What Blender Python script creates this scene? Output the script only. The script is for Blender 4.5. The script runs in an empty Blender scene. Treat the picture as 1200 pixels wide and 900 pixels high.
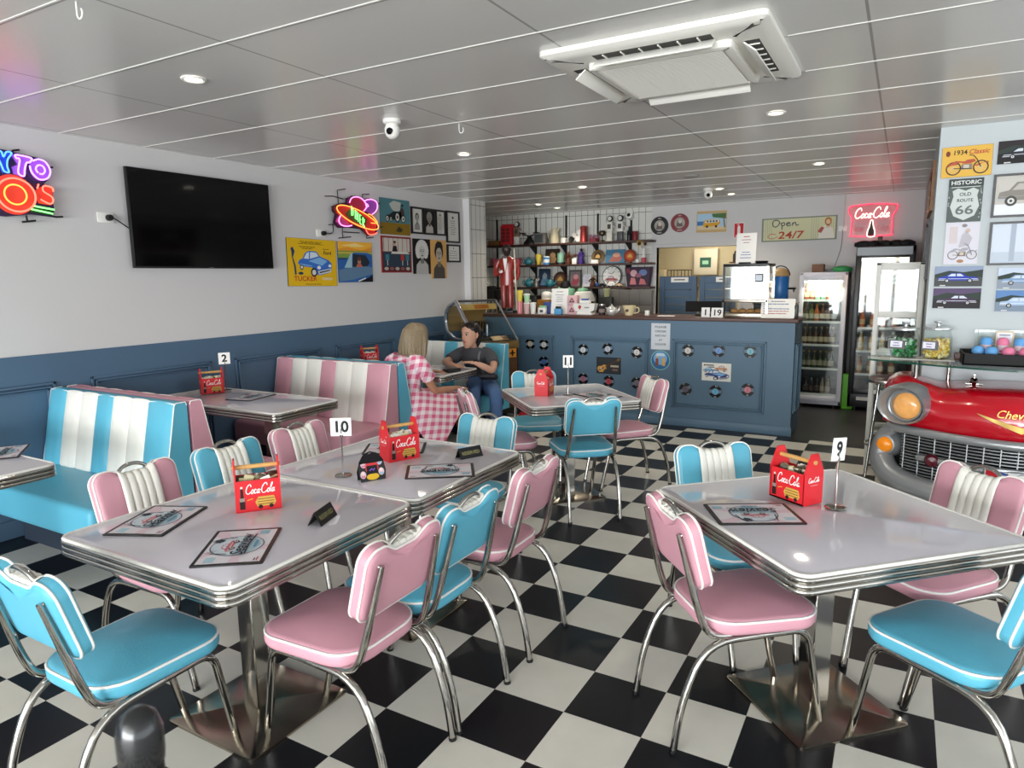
import bpy, bmesh, math, random
from mathutils import Vector, Matrix
random.seed(7)
R = math.radians
PI = math.pi
C = bpy.context.scene.collection

# ---------------------------------------------------------------- materials
def lin(h):
    if isinstance(h, str):
        h = h.lstrip('#'); v = [int(h[i:i+2], 16)/255 for i in (0, 2, 4)]
    else: v = [x/255 for x in h]
    return [x/12.92 if x <= .04045 else ((x+.055)/1.055)**2.4 for x in v] + [1]
MATS = {}
def mat(name, col, rough=.5, metal=0, coat=0, spec=.5, emit=0, trans=0, var=0, scale=20, bump=0, ior=1.45, alpha=1):
    if name in MATS: return MATS[name]
    m = bpy.data.materials.new(name); m.use_nodes = True
    nt = m.node_tree; b = nt.nodes['Principled BSDF']; c = lin(col)
    b.inputs['Base Color'].default_value = c
    b.inputs['Roughness'].default_value = rough
    b.inputs['Metallic'].default_value = metal
    b.inputs['Coat Weight'].default_value = coat
    b.inputs['Coat Roughness'].default_value = .05
    b.inputs['Specular IOR Level'].default_value = spec
    b.inputs['IOR'].default_value = ior
    b.inputs['Alpha'].default_value = alpha
    if emit:
        b.inputs['Emission Color'].default_value = c; b.inputs['Emission Strength'].default_value = emit
    if trans: b.inputs['Transmission Weight'].default_value = trans
    if var or bump:
        tc = nt.nodes.new('ShaderNodeTexCoord'); n = nt.nodes.new('ShaderNodeTexNoise')
        n.inputs['Scale'].default_value = scale; n.inputs['Detail'].default_value = 4
        nt.links.new(tc.outputs['Object'], n.inputs['Vector'])
        if var:
            mx = nt.nodes.new('ShaderNodeMix'); mx.data_type = 'RGBA'
            mx.inputs[6].default_value = [x*(1-var) for x in c[:3]]+[1]
            mx.inputs[7].default_value = [min(1, x*(1+var)) for x in c[:3]]+[1]
            nt.links.new(n.outputs['Fac'], mx.inputs[0]); nt.links.new(mx.outputs[2], b.inputs['Base Color'])
        if bump:
            bp = nt.nodes.new('ShaderNodeBump'); bp.inputs['Strength'].default_value = bump
            bp.inputs['Distance'].default_value = .002
            nt.links.new(n.outputs['Fac'], bp.inputs['Height']); nt.links.new(bp.outputs[0], b.inputs['Normal'])
    MATS[name] = m
    return m
def flat(col):                                   # plain printed colour
    k = 'print_' + (col if isinstance(col, str) else '%02x%02x%02x' % tuple(col)).lstrip('#').lower()
    return mat(k, col, .55, spec=.3)

def node(nt, typ, **kw):
    n = nt.nodes.new(typ)
    for k, v in kw.items(): setattr(n, k, v)
    return n
def math_n(nt, op, a, b=None, c=None):
    n = nt.nodes.new('ShaderNodeMath'); n.operation = op
    for i, x in enumerate((a, b, c)):
        if x is None: continue
        if isinstance(x, (int, float)): n.inputs[i].default_value = x
        else: nt.links.new(x, n.inputs[i])
    return n.outputs[0]
def mix_n(nt, f, a, b):
    n = nt.nodes.new('ShaderNodeMix'); n.data_type = 'RGBA'
    for i, x in ((0, f), (6, a), (7, b)):
        if isinstance(x, (int, float, list, tuple)): n.inputs[i].default_value = x
        else: nt.links.new(x, n.inputs[i])
    return n.outputs[2]

# ---------------------------------------------------------------- mesh builder
def perp(d):
    d = d.normalized()
    a = Vector((0, 0, 1)) if abs(d.z) < .9 else Vector((1, 0, 0))
    u = d.cross(a).normalized(); return u, d.cross(u)
def fillet(pts, rad, n=5):
    pts = [Vector(p) for p in pts]; out = [pts[0]]
    for i in range(1, len(pts)-1):
        a, b, c = pts[i-1], pts[i], pts[i+1]
        u = (a-b); v = (c-b); r = min(rad, u.length*.49, v.length*.49)
        p, q = b+u.normalized()*r, b+v.normalized()*r
        for k in range(n+1):
            t = k/n; out.append(p*(1-t)**2 + b*2*t*(1-t) + q*t*t)
    out.append(pts[-1]); return out
def circ(r, n=24, cx=0, cy=0, ry=None, a0=0):
    ry = r if ry is None else ry
    return [(cx+r*math.cos(a0+2*PI*i/n), cy+ry*math.sin(a0+2*PI*i/n)) for i in range(n)]
def rrect(x0, y0, x1, y1, r, n=5):
    out = []
    for cx, cy, a in ((x1-r, y1-r, 0), (x0+r, y1-r, 90), (x0+r, y0+r, 180), (x1-r, y0+r, 270)):
        for k in range(n+1):
            t = R(a+90*k/n); out.append((cx+r*math.cos(t), cy+r*math.sin(t)))
    return out
def offset(poly, d):                             # positive d = inwards for a ccw outline
    n = len(poly); out = []
    for i in range(n):
        a, b, c = (Vector(poly[(i+k) % n]) for k in (-1, 0, 1))
        e, f = (b-a), (c-b)
        e = e.normalized() if e.length > 1e-9 else f.normalized()
        f = f.normalized() if f.length > 1e-9 else e
        m = Vector((-(e+f).y, (e+f).x))
        m = m.normalized() if m.length > 1e-6 else Vector((-e.y, e.x))
        k = max(.5, m.dot(Vector((-e.y, e.x))))
        out.append(tuple(b+m*(d/k)))
    return out

_tc = {}
def text_mesh(s, res=3, bold=0):
    key = (s, bold)
    if key in _tc: return _tc[key]
    cu = bpy.data.curves.new('t', 'FONT'); cu.body = s; cu.resolution_u = res; cu.offset = bold
    cu.align_x = 'CENTER'; cu.align_y = 'CENTER'
    ob = bpy.data.objects.new('t', cu); me = ob.to_mesh()
    v = [tuple(x.co) for x in me.vertices]; f = [tuple(p.vertices) for p in me.polygons]
    ob.to_mesh_clear(); bpy.data.objects.remove(ob); bpy.data.curves.remove(cu)
    w = (max(x[0] for x in v)-min(x[0] for x in v)) if v else 1
    h = (max(x[1] for x in v)-min(x[1] for x in v)) if v else 1
    cy = (max(x[1] for x in v)+min(x[1] for x in v))/2 if v else 0
    _tc[key] = (v, f, w, h, cy); return _tc[key]

class MB:
    def __init__(s, M=None):
        s.v = []; s.f = []; s.m = []; s.sm = []; s.M = M or Matrix()
    def at(s, M): s.M = M; return s
    def add(s, verts, faces, m, smooth=False):
        o = len(s.v); M = s.M
        s.v += [M @ Vector(p) for p in verts]
        for f in faces:
            s.f.append([o+i for i in f]); s.m.append(m); s.sm.append(smooth)
        return s
    def box(s, lo, hi, m, bev=0, seg=2):
        if bev:
            bm = bmesh.new(); bmesh.ops.create_cube(bm, size=1)
            sz = [hi[i]-lo[i] for i in range(3)]
            for v in bm.verts: v.co = Vector([(lo[i]+hi[i])/2+v.co[i]*sz[i] for i in range(3)])
            bmesh.ops.bevel(bm, geom=bm.edges[:], offset=min(bev, min(abs(x) for x in sz)*.49), segments=seg, affect='EDGES', profile=.5)
            bm.verts.index_update()
            s.add([v.co.copy() for v in bm.verts], [[v.index for v in f.verts] for f in bm.faces], m, True); bm.free()
            return s
        x0, y0, z0 = lo; x1, y1, z1 = hi
        return s.add([(x0,y0,z0),(x1,y0,z0),(x1,y1,z0),(x0,y1,z0),(x0,y0,z1),(x1,y0,z1),(x1,y1,z1),(x0,y1,z1)],
                     [(3,2,1,0),(4,5,6,7),(0,1,5,4),(1,2,6,5),(2,3,7,6),(3,0,4,7)], m)
    def tube(s, pts, r, m, n=10, closed=False, cap=True, flatk=None):
        pts = [Vector(p) for p in pts]; N = len(pts); rr = r if isinstance(r, (list, tuple)) else [r]*N
        vs = []; u = None
        for i in range(N):
            if closed: d = pts[(i+1) % N]-pts[i-1]
            else: d = pts[min(i+1, N-1)]-pts[max(i-1, 0)]
            d = d.normalized() if d.length > 1e-9 else Vector((0, 0, 1))
            if u is None: u, w = perp(d)
            else:
                u = (u-d*u.dot(d)); u = u.normalized() if u.length > 1e-6 else perp(d)[0]; w = d.cross(u)
            for k in range(n):
                a = 2*PI*k/n; vs.append(pts[i]+(u*math.cos(a)+w*math.sin(a)*(flatk or 1))*rr[i])
        fs = []
        for i in range(N if closed else N-1):
            j = (i+1) % N
            for k in range(n): fs.append((i*n+k, i*n+(k+1) % n, j*n+(k+1) % n, j*n+k))
        if cap and not closed: fs += [tuple(range(n))[::-1], tuple(range((N-1)*n, N*n))]
        return s.add(vs, fs, m, True)
    def lathe(s, prof, m, n=24, cx=0, cy=0, ax='z', mats=None):
        vs = []; fs = []; P = len(prof)
        for k in range(n):
            a = 2*PI*k/n
            for r, z in prof:
                x, y = r*math.cos(a), r*math.sin(a)
                vs.append((cx+x, cy+y, z) if ax == 'z' else ((cx+x, z, cy+y) if ax == 'y' else (z, cx+x, cy+y)))
        o = len(s.v)
        s.v += [s.M @ Vector(p) for p in vs]
        for k in range(n):
            j = (k+1) % n
            for i in range(P-1):
                if ax == 'y': f = (k*P+i, k*P+i+1, j*P+i+1, j*P+i)
                else: f = (k*P+i, j*P+i, j*P+i+1, k*P+i+1)
                q = []
                for x in f:
                    if not any((Vector(vs[x])-Vector(vs[y])).length < 1e-7 for y in q): q.append(x)
                if len(q) >= 3:
                    s.f.append([o+x for x in q]); s.m.append(mats[i] if mats else m); s.sm.append(True)
        return s
    def prism(s, poly, z0, z1, m, smooth=False, ms=None):
        n = len(poly); vs = [(x, y, z0) for x, y in poly]+[(x, y, z1) for x, y in poly]
        s.add(vs, [tuple(range(n))[::-1], tuple(range(n, 2*n))], m, False)
        o = len(s.v)-2*n
        for i in range(n):
            j = (i+1) % n; s.f.append([o+i, o+j, o+n+j, o+n+i]); s.m.append(ms or m); s.sm.append(smooth)
        return s
    def loft(s, rings, m, cap0=True, cap1=True, closed=True, mf=None):
        n = len(rings[0]); vs = [p for r in rings for p in r]; fs = []; ms = []
        o = len(s.v); s.v += [s.M @ Vector(p) for p in vs]
        for i in range(len(rings)-1):
            for k in range(n if closed else n-1):
                j = (k+1) % n
                s.f.append([o+i*n+k, o+i*n+j, o+(i+1)*n+j, o+(i+1)*n+k]); s.m.append(mf(i, k) if mf else m); s.sm.append(True)
        if cap0: s.f.append([o+k for k in range(n)][::-1]); s.m.append(m); s.sm.append(True)
        if cap1: s.f.append([o+(len(rings)-1)*n+k for k in range(n)]); s.m.append(m); s.sm.append(True)
        return s
    def pillow(s, poly, z0, z1, r, m, crown=0, crownb=0, st=4):
        rings = []
        cx = sum(p[0] for p in poly)/len(poly); cy = sum(p[1] for p in poly)/len(poly)
        if crownb:
            base = offset(poly, r)
            for k in (.25, .6, .85): rings.append([(cx+(x-cx)*k, cy+(y-cy)*k, z0-crownb*(1-k*k)) for x, y in base])
        for k in range(st+1):
            a = PI/2*k/st; rings.append([(x, y, z0+r-r*math.cos(a)) for x, y in offset(poly, r-r*math.sin(a))])
        for k in range(st+1):
            a = PI/2*k/st; rings.append([(x, y, z1-r+r*math.sin(a)) for x, y in offset(poly, r-r*math.cos(a))])
        if crown:
            base = offset(poly, r)
            for k in (.85, .6, .25): rings.append([(cx+(x-cx)*k, cy+(y-cy)*k, z1+crown*(1-k*k)) for x, y in base])
        return s.loft(rings, m)
    # flat artwork in the local xy plane, facing +z
    def poly(s, pts, z, m): return s.add([(x, y, z) for x, y in pts], [tuple(range(len(pts)))], m)
    def stroke(s, pts, w, z, m, closed=False):
        pts = [Vector(p) for p in pts]; N = len(pts); vs = []; fs = []
        for i in range(N):
            d = (pts[(i+1) % N]-pts[i-1]) if closed else pts[min(i+1, N-1)]-pts[max(i-1, 0)]
            d = d.normalized() if d.length > 1e-9 else Vector((1, 0)); q = Vector((-d.y, d.x))
            ww = w[i] if isinstance(w, (list, tuple)) else w
            a, b = pts[i]+q*ww/2, pts[i]-q*ww/2; vs += [(a.x, a.y, z), (b.x, b.y, z)]
        for i in range(N if closed else N-1):
            j = (i+1) % N; fs.append((2*i+1, 2*j+1, 2*j, 2*i))
        return s.add(vs, fs, m)
    def text(s, t, x, y, z, h, m, w=None, shear=0, rot=0, bold=.018):
        v, f, tw, th, cy = text_mesh(t, 3, bold)
        if not v: return s
        ky = h/.7; kx = ky if w is None else w/max(tw, 1e-6); ca, sa = math.cos(rot), math.sin(rot); out = []
        for p in v:
            a, b = p[0]*kx+(p[1]-cy)*ky*shear, (p[1]-cy)*ky
            out.append((x+a*ca-b*sa, y+a*sa+b*ca, z))
        return s.add(out, f, m)
    def mesh(s, name):
        me = bpy.data.meshes.new(name); me.from_pydata(s.v, [], s.f)
        mats = []
        for m in s.m:
            if m not in mats: mats.append(m)
        for m in mats: me.materials.append(m)
        me.polygons.foreach_set('material_index', [mats.index(m) for m in s.m])
        me.polygons.foreach_set('use_smooth', s.sm)
        me.update()
        try: me.set_sharp_from_angle(angle=R(38))
        except Exception: pass
        return me
    def build(s, name, parent=None, loc=None, rz=0, **tags):
        o = bpy.data.objects.new(name, s.mesh(name)); C.objects.link(o)
        if parent: o.parent = parent
        if loc: o.location = loc
        if rz: o.rotation_euler.z = rz
        for k, v in tags.items():
            if v: o[k] = v
        return o
def T(x=0, y=0, z=0): return Matrix.Translation((x, y, z))
def RX(a): return Matrix.Rotation(a, 4, 'X')
def RY(a): return Matrix.Rotation(a, 4, 'Y')
def RZ(a): return Matrix.Rotation(a, 4, 'Z')
def wallM(p, n):                                  # local xy = wall plane seen from the front, z = out of the wall
    z = Vector(n).normalized(); y = Vector((0, 0, 1)); x = y.cross(z)
    return Matrix.Translation(p) @ Matrix((x, y, z)).transposed().to_4x4()
def thing(name, label, cat, loc=(0, 0, 0), rz=0, group=None, M=None):
    o = bpy.data.objects.new(name, None); C.objects.link(o); o.empty_display_size = .05
    if M is not None: o.matrix_world = M
    else: o.location = loc; o.rotation_euler.z = rz
    o['label'] = label; o['category'] = cat
    if group: o['group'] = group
    return o
def tag(o, label, cat, group=None, kind=None):
    o['label'] = label; o['category'] = cat
    if group: o['group'] = group
    if kind: o['kind'] = kind
    return o
def one(mb, name, label, cat, loc=(0, 0, 0), rz=0, group=None, M=None, kind=None):   # a thing that is one mesh
    o = mb.build(name)
    if M is not None: o.matrix_world = M
    else: o.location = loc; o.rotation_euler.z = rz
    return tag(o, label, cat, group, kind)
def struct(mb, name, parent=None):
    o = mb.build(name, parent)
    if not parent: o['kind'] = 'structure'
    return o
KIDS = {}
def dup(root, loc=None, rz=0, label=None, group=None, M=None):
    def cp(o, par):
        c = o.copy(); C.objects.link(c)
        if par: c.parent = par
        for ch in list(o.children): cp(ch, c)
        return c
    r = cp(root, None)
    if M is not None: r.matrix_world = M
    elif loc is not None: r.location = loc; r.rotation_euler.z = rz
    if label: r['label'] = label
    if group: r['group'] = group
    return r

# ---------------------------------------------------------------- common materials
CHROME = mat('chrome', '#b4b1ab', .1, 1)
STEEL = mat('brushed_steel', '#a39a8b', .2, 1, var=.08, scale=60, bump=.1)
BLUEV = mat('blue_vinyl', '#5cafc8', .38, spec=.45, bump=.25, scale=140)
PINKV = mat('pink_vinyl', '#d099a6', .42, spec=.4, var=.05, scale=9, bump=.25, )
WHITEV = mat('white_vinyl', '#e9e7de', .42, spec=.4)
PIPE = mat('white_piping', '#f4f2ec', .4)
LAMI = mat('grey_white_laminate', '#cfcbd4', .09, coat=.2, var=.02, scale=160)
BLACKP = mat('black_plastic', '#0c0c0e', .38)
BLACKM = mat('black_matte', '#101012', .7)
WHITEP = mat('white_plastic', '#e8e6e0', .4)
RED = mat('red_paint', '#c9202c', .35, coat=.3)
WOOD = mat('light_wood', '#c99a5b', .5, var=.2, scale=30)
BROWN = mat('brown_wood', '#4a2c22', .45, var=.2, scale=18)
PAPER = mat('white_paper', '#eceae6', .7)
GLASS = mat('clear_glass', '#f4f8f8', .02, trans=1, ior=1.45)
def thin_glass():                                # pane: mostly clear, reflects at grazing angles
    m = bpy.data.materials.new('pane_glass'); m.use_nodes = True; nt = m.node_tree
    nt.nodes.remove(nt.nodes['Principled BSDF']); out = nt.nodes['Material Output']
    t = nt.nodes.new('ShaderNodeBsdfTransparent'); g = nt.nodes.new('ShaderNodeBsdfGlossy'); mx = nt.nodes.new('ShaderNodeMixShader')
    t.inputs[0].default_value = (.9, .93, .92, 1); g.inputs['Roughness'].default_value = .03
    lw = nt.nodes.new('ShaderNodeLayerWeight'); lw.inputs[0].default_value = .5
    nt.links.new(math_n(nt, 'ADD', math_n(nt, 'MULTIPLY', math_n(nt, 'POWER', lw.outputs['Facing'], 4), .6), .045), mx.inputs[0]); nt.links.new(t.outputs[0], mx.inputs[1]); nt.links.new(g.outputs[0], mx.inputs[2])
    nt.links.new(mx.outputs[0], out.inputs[0]); return m
PANE = thin_glass()
# ================================================================ setting
H = 2.57; XL = -3.85; YB = 7.6; YF = -9.5; XR = 5.4; YP = 3.56; XP = 1.15
TILE = .3
def floor_mat():
    m = bpy.data.materials.new('checker_vinyl'); m.use_nodes = True; nt = m.node_tree; b = nt.nodes['Principled BSDF']
    g = nt.nodes.new('ShaderNodeNewGeometry'); sp = nt.nodes.new('ShaderNodeSeparateXYZ'); nt.links.new(g.outputs['Position'], sp.inputs[0])
    fx = math_n(nt, 'FLOOR', math_n(nt, 'DIVIDE', sp.outputs[0], TILE)); fy = math_n(nt, 'FLOOR', math_n(nt, 'DIVIDE', sp.outputs[1], TILE))
    par = math_n(nt, 'MODULO', math_n(nt, 'ADD', math_n(nt, 'ADD', fx, fy), 200), 2)
    wn = node(nt, 'ShaderNodeTexWhiteNoise'); cb = nt.nodes.new('ShaderNodeCombineXYZ')
    nt.links.new(fx, cb.inputs[0]); nt.links.new(fy, cb.inputs[1]); nt.links.new(cb.outputs[0], wn.inputs['Vector'])
    n = nt.nodes.new('ShaderNodeTexNoise'); n.inputs['Scale'].default_value = 6; n.inputs['Detail'].default_value = 6
    nt.links.new(g.outputs['Position'], n.inputs['Vector'])
    white = mix_n(nt, n.outputs['Fac'], lin('#d3d0c4'), lin('#e8e5da'))
    white = mix_n(nt, math_n(nt, 'MULTIPLY', wn.outputs['Value'], .25), white, lin('#d2cebf'))
    black = mix_n(nt, n.outputs['Fac'], lin('#0e0e12'), lin('#16161a'))
    nt.links.new(mix_n(nt, par, black, white), b.inputs['Base Color'])
    b.inputs['Roughness'].default_value = .34; b.inputs['Specular IOR Level'].default_value = .35
    return m
def ceil_mat():
    m = bpy.data.materials.new('ceiling_panels'); m.use_nodes = True; nt = m.node_tree; b = nt.nodes['Principled BSDF']
    g = nt.nodes.new('ShaderNodeNewGeometry'); sp = nt.nodes.new('ShaderNodeSeparateXYZ'); nt.links.new(g.outputs['Position'], sp.inputs[0])
    def line(o, pitch, off, w):
        t = math_n(nt, 'FRACT', math_n(nt, 'DIVIDE', math_n(nt, 'ADD', o, 40*pitch-off), pitch))
        return math_n(nt, 'LESS_THAN', t, w/pitch)
    lys = line(sp.outputs[1], .577, -.098, .011); lx = line(sp.outputs[0], 1.15, -.338, .011)
    base = lin('#dddbd7')
    c = mix_n(nt, lx, base, lin('#a5a39f')); c = mix_n(nt, lys, c, lin('#aaa8a4'));     nt.links.new(c, b.inputs['Base Color'])
    b.inputs['Roughness'].default_value = .24; b.inputs['Specular IOR Level'].default_value = .6
    return m
WALLM = mat('white_wall_paint', '#cecccb', .7, var=.015, scale=3)
NAVY = mat('slate_blue_paint', '#4c667e', .5, bump=.08, scale=60)
CTRB = mat('counter_blue_paint', '#577388', .5, bump=.08, scale=60)
TILEW = None
def tile_mat():
    m = bpy.data.materials.new('white_stacked_tiles'); m.use_nodes = True; nt = m.node_tree; b = nt.nodes['Principled BSDF']
    g = nt.nodes.new('ShaderNodeNewGeometry'); sp = nt.nodes.new('ShaderNodeSeparateXYZ'); nt.links.new(g.outputs['Position'], sp.inputs[0])
    h = math_n(nt, 'ADD', sp.outputs[0], sp.outputs[1])
    def ln(o, p, w): return math_n(nt, 'LESS_THAN', math_n(nt, 'FRACT', math_n(nt, 'DIVIDE', math_n(nt, 'ADD', o, 50), p)), w/p)
    l = math_n(nt, 'MAXIMUM', ln(h, .1, .007), ln(sp.outputs[2], .3, .007))
    nt.links.new(mix_n(nt, l, lin('#dad9d2'), lin('#6d6b66')), b.inputs['Base Color']); b.inputs['Roughness'].default_value = .25
    return m
TILEW = tile_mat()
FLOORM = floor_mat()
# floor: checker vinyl in the dining room, dark tiles behind the counter
fm = MB(); YK = 4.95
fm.add([(XL, YF, 0), (XR, YF, 0), (XR, YK, 0), (XL, YK, 0)], [(0, 1, 2, 3)], FLOORM)
def dark_tile():
    m = bpy.data.materials.new('dark_kitchen_tiles'); m.use_nodes = True; nt = m.node_tree; b = nt.nodes['Principled BSDF']
    tc = nt.nodes.new('ShaderNodeNewGeometry'); br = nt.nodes.new('ShaderNodeTexBrick'); nt.links.new(tc.outputs['Position'], br.inputs['Vector'])
    br.offset = 0; br.inputs['Scale'].default_value = 1; br.inputs['Brick Width'].default_value = .45; br.inputs['Row Height'].default_value = .45
    br.inputs['Mortar Size'].default_value = .004
    br.inputs['Color1'].default_value = lin('#2a2a2c'); br.inputs['Color2'].default_value = lin('#303032'); br.inputs['Mortar'].default_value = lin('#1a1a1a')
    nt.links.new(br.outputs['Color'], b.inputs['Base Color']); b.inputs['Roughness'].default_value = .4; return m
fm.add([(XL-1.2, YK, 0), (XR, YK, 0), (XR, 9.6, 0), (XL-1.2, 9.6, 0)], [(0, 1, 2, 3)], dark_tile())
struct(fm, 'floor')
cm = MB(); cm.box((XL-1.2, YF, H), (XR, 9.7, H+.08), ceil_mat())
for k in range(-13, 17):
    y = -.103+.577*k
    if not (.6 < y < 1.7): cm.box((XL-1.2, y-.004, H-.0022), (XR, y+.004, H), WHITEP)
    else: cm.box((XL-1.2, y-.004, H-.0022), (-.46, y+.004, H), WHITEP); cm.box((.52, y-.004, H-.0022), (XR, y+.004, H), WHITEP)
struct(cm, 'ceiling')
# left wall: white above, slate blue dado with moulded frames below
w = MB(); w.box((XL-.12, YF, 0), (XL, 5.21, H), WALLM); struct(w, 'wall_left')
DZ = 1.15
w = MB(); w.box((XL, YF, 0), (XL+.012, 5.2, DZ), NAVY); w.box((XL, YF, 0), (XL+.025, 5.2, .12), NAVY, .006)
def mould(mb, M, x0, y0, x1, y1, m):
    for d, wd, h in ((0, .018, .016), (.024, .012, .028), (.042, .012, .014)):
        mb.at(M)
        a, b_, c_, e = x0+d, y0+d, x1-d, y1-d
        mb.box((a, b_, 0), (a+wd, e, h), m, .003, 1); mb.box((c_-wd, b_, 0), (c_, e, h), m, .003, 1)
        mb.box((a, b_, 0), (c_, b_+wd, h), m, .003, 1); mb.box((a, e-wd, 0), (c_, e, h), m, .003, 1)
    mb.at(Matrix())
WM = wallM((XL+.012, 0, 0), (1, 0, 0))
for y0, y1 in ((-3.3, -2.2), (-2.05, -1.0), (-.75, .27), (.5, 1.45), (1.68, 2.65), (2.86, 3.76), (3.98, 4.75)):
    mould(w, WM, y0, .25, y1, .965, NAVY)
struct(w, 'trim_1')
# corner column and the kitchen recess behind it
w = MB(); w.box((XL-.12, 5.21, 0), (XL+.09, 5.24, H), WALLM); w.box((XL-.12, 5.24, 0), (XL+.085, 5.6, H), TILEW); struct(w, 'wall_column')
w = MB(); w.box((-4.92, 5.6, 0), (-4.84, YB, H), TILEW); struct(w, 'wall_kitchen')
w = MB(); w.box((-4.92, 5.52, 0), (XL-.12, 5.6, H), TILEW); struct(w, 'wall_recess')
# back wall, tiled at the left, with the wide kitchen doorway
DX0, DX1, DTOP = -2.12, -.97, 1.99
w = MB(); w.box((-4.92, YB, 0), (-2.2, YB+.1, H), TILEW); w.box((-2.2, YB, 0), (DX0, YB+.1, H), WALLM)
w.box((DX1, YB, 0), (XP+.3, YB+.1, H), WALLM); w.box((DX0, YB, DTOP), (DX1, YB+.1, H), WALLM); struct(w, 'wall_back')
w = MB(); bw = mat('beige_wall_paint', '#b5a98a', .7)
for nm, a_, b_ in (('wall_backroom', (DX0-.8, 9.5, 0), (DX1+.8, 9.6, H)), ('wall_backroom_left', (DX0-.9, YB+.1, 0), (DX0-.8, 9.6, H)), ('wall_backroom_right', (DX1+.8, YB+.1, 0), (DX1+.9, 9.6, H))):
    w = MB(); w.box(a_, b_, bw); struct(w, nm)
# block on the right that carries the posters
w = MB(); w.box((XP, YP, 0), (XR, YB+.1, H), mat('shaded_wall_paint', '#bfc6c8', .7, var=.015, scale=3)); struct(w, 'wall_right')  # wall paint darkened and cooled in colour, to offset the strong light on it
w = MB(); w.box((XR, YF, 0), (XR+.1, YP, .5), WALLM); w.box((XR, YF, 2.4), (XR+.1, YP, H), WALLM)  # unseen side wall, its openings added to let extra fill light in
for i in range(6):
    y = YF+i*(YP-YF)/5; w.box((XR, y-.05, .5), (XR+.1, y+.05, 2.4), WALLM)
struct(w, 'wall_side')
# street front behind the viewer: sill, head and mullions with open daylight between
w = MB(); w.box((XL-.12, YF-.1, 0), (XR+.1, YF, .18), WALLM); w.box((XL-.12, YF-.1, 2.45), (XR+.1, YF, H), WALLM)
al = mat('white_window_frame', '#dedede', .4)
for i in range(7):
    x = XL-.06+i*(XR-XL+.1)/6; w.box((x-.04, YF-.09, .18), (x+.04, YF-.01, 2.45), al)
struct(w, 'wall_front')

# ================================================================ tables
def edge_ring(mb, outline, z1, thick, m):
    n = 3; rr = thick/(2*n); prof = [(0, z1)]
    for k in range(n):
        zc = z1-rr*(2*k+1)
        for j in range(7):
            a = PI/2-PI*j/6; prof.append((-.003-rr*.9*math.cos(a), zc+rr*math.sin(a)))
    prof.append((.02, z1-thick))
    rings = [[(x, y, z) for x, y in offset(outline, d)] for d, z in prof]
    mb.loft(rings, m, cap0=False, cap1=False)
def make_table(name, label, cat, w, d, loc, rz, group=None, h=.75, cols=((0, 0),), bsz=.46):
    t = thing(name, label, cat, loc, rz, group)
    o = rrect(-w/2, -d/2, w/2, d/2, .045, 6)
    mb = MB(); mb.pillow(o, h-.055, h, .004, LAMI, st=2); tt = mb.build('tabletop', t)
    mb = MB(); mb.tube([(x, y, h-.004) for x, y in o], .0075, WHITEP, 6, closed=True); mb.build('rim', tt, label='white rim of the tabletop')
    mb = MB(); edge_ring(mb, o, h-.006, .056, CHROME); mb.build('edge_band', t, label='ribbed chrome edge band')
    for cx, cy in cols:
        mb = MB(); mb.box((cx-.04, cy-.04, .02), (cx+.04, cy+.04, h-.05), CHROME, .004, 1); mb.box((cx-.16, cy-.16, h-.07), (cx+.16, cy+.16, h-.055), BLACKM)
        mb.build('column', t)
        q = bsz/2; mb = MB(); b0 = [(x+cx, y+cy) for x, y in rrect(-q, -q, q, q, .02, 3)]
        rings = [[(x, y, 0) for x, y in b0], [(x, y, .008) for x, y in b0], [(x, y, .010) for x, y in offset(b0, .004)]]
        rings.append([((x-cx)*.2+cx, (y-cy)*.2+cy, .024) for x, y in b0])
        mb.loft(rings, STEEL); mb.build('base_plate', t)
    return t
G10 = 'two square tables pushed together'
T9 = make_table('diner_table', 'grey white square table with number 9 stand, four chairs around it', 'table', .88, .88, (.80, .515, 0), R(45))
make_table('diner_table', 'nearer of two joined white tables, two menus lying on it', 'table', .86, .85, (-1.03, -.522, 0), 0)
make_table('diner_table', 'farther joined white table carrying the number 10 stand', 'table', .86, .85, (-1.03, .345, 0), 0)
make_table('diner_table', 'square white table with number 11 stand in front of blue counter', 'table', .80, .80, (-1.09, 2.38, 0), R(45), bsz=.44)
for lb, yc, x1 in (('white booth table with number 2 card between pink and blue booths', 1.19, -2.49),
                   ('white booth table between two seated women', 3.05, -2.49),
                   ('white booth table in front of the blue and white booth, cut by picture edge', -.72, -2.49)):
    make_table('booth_table', lb, 'table', XL+1.36-(XL+.02)+.0+(x1+2.49), .58, ((XL+.03+x1)/2, yc, 0), 0, cols=((.3, 0),), bsz=.4)

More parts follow.
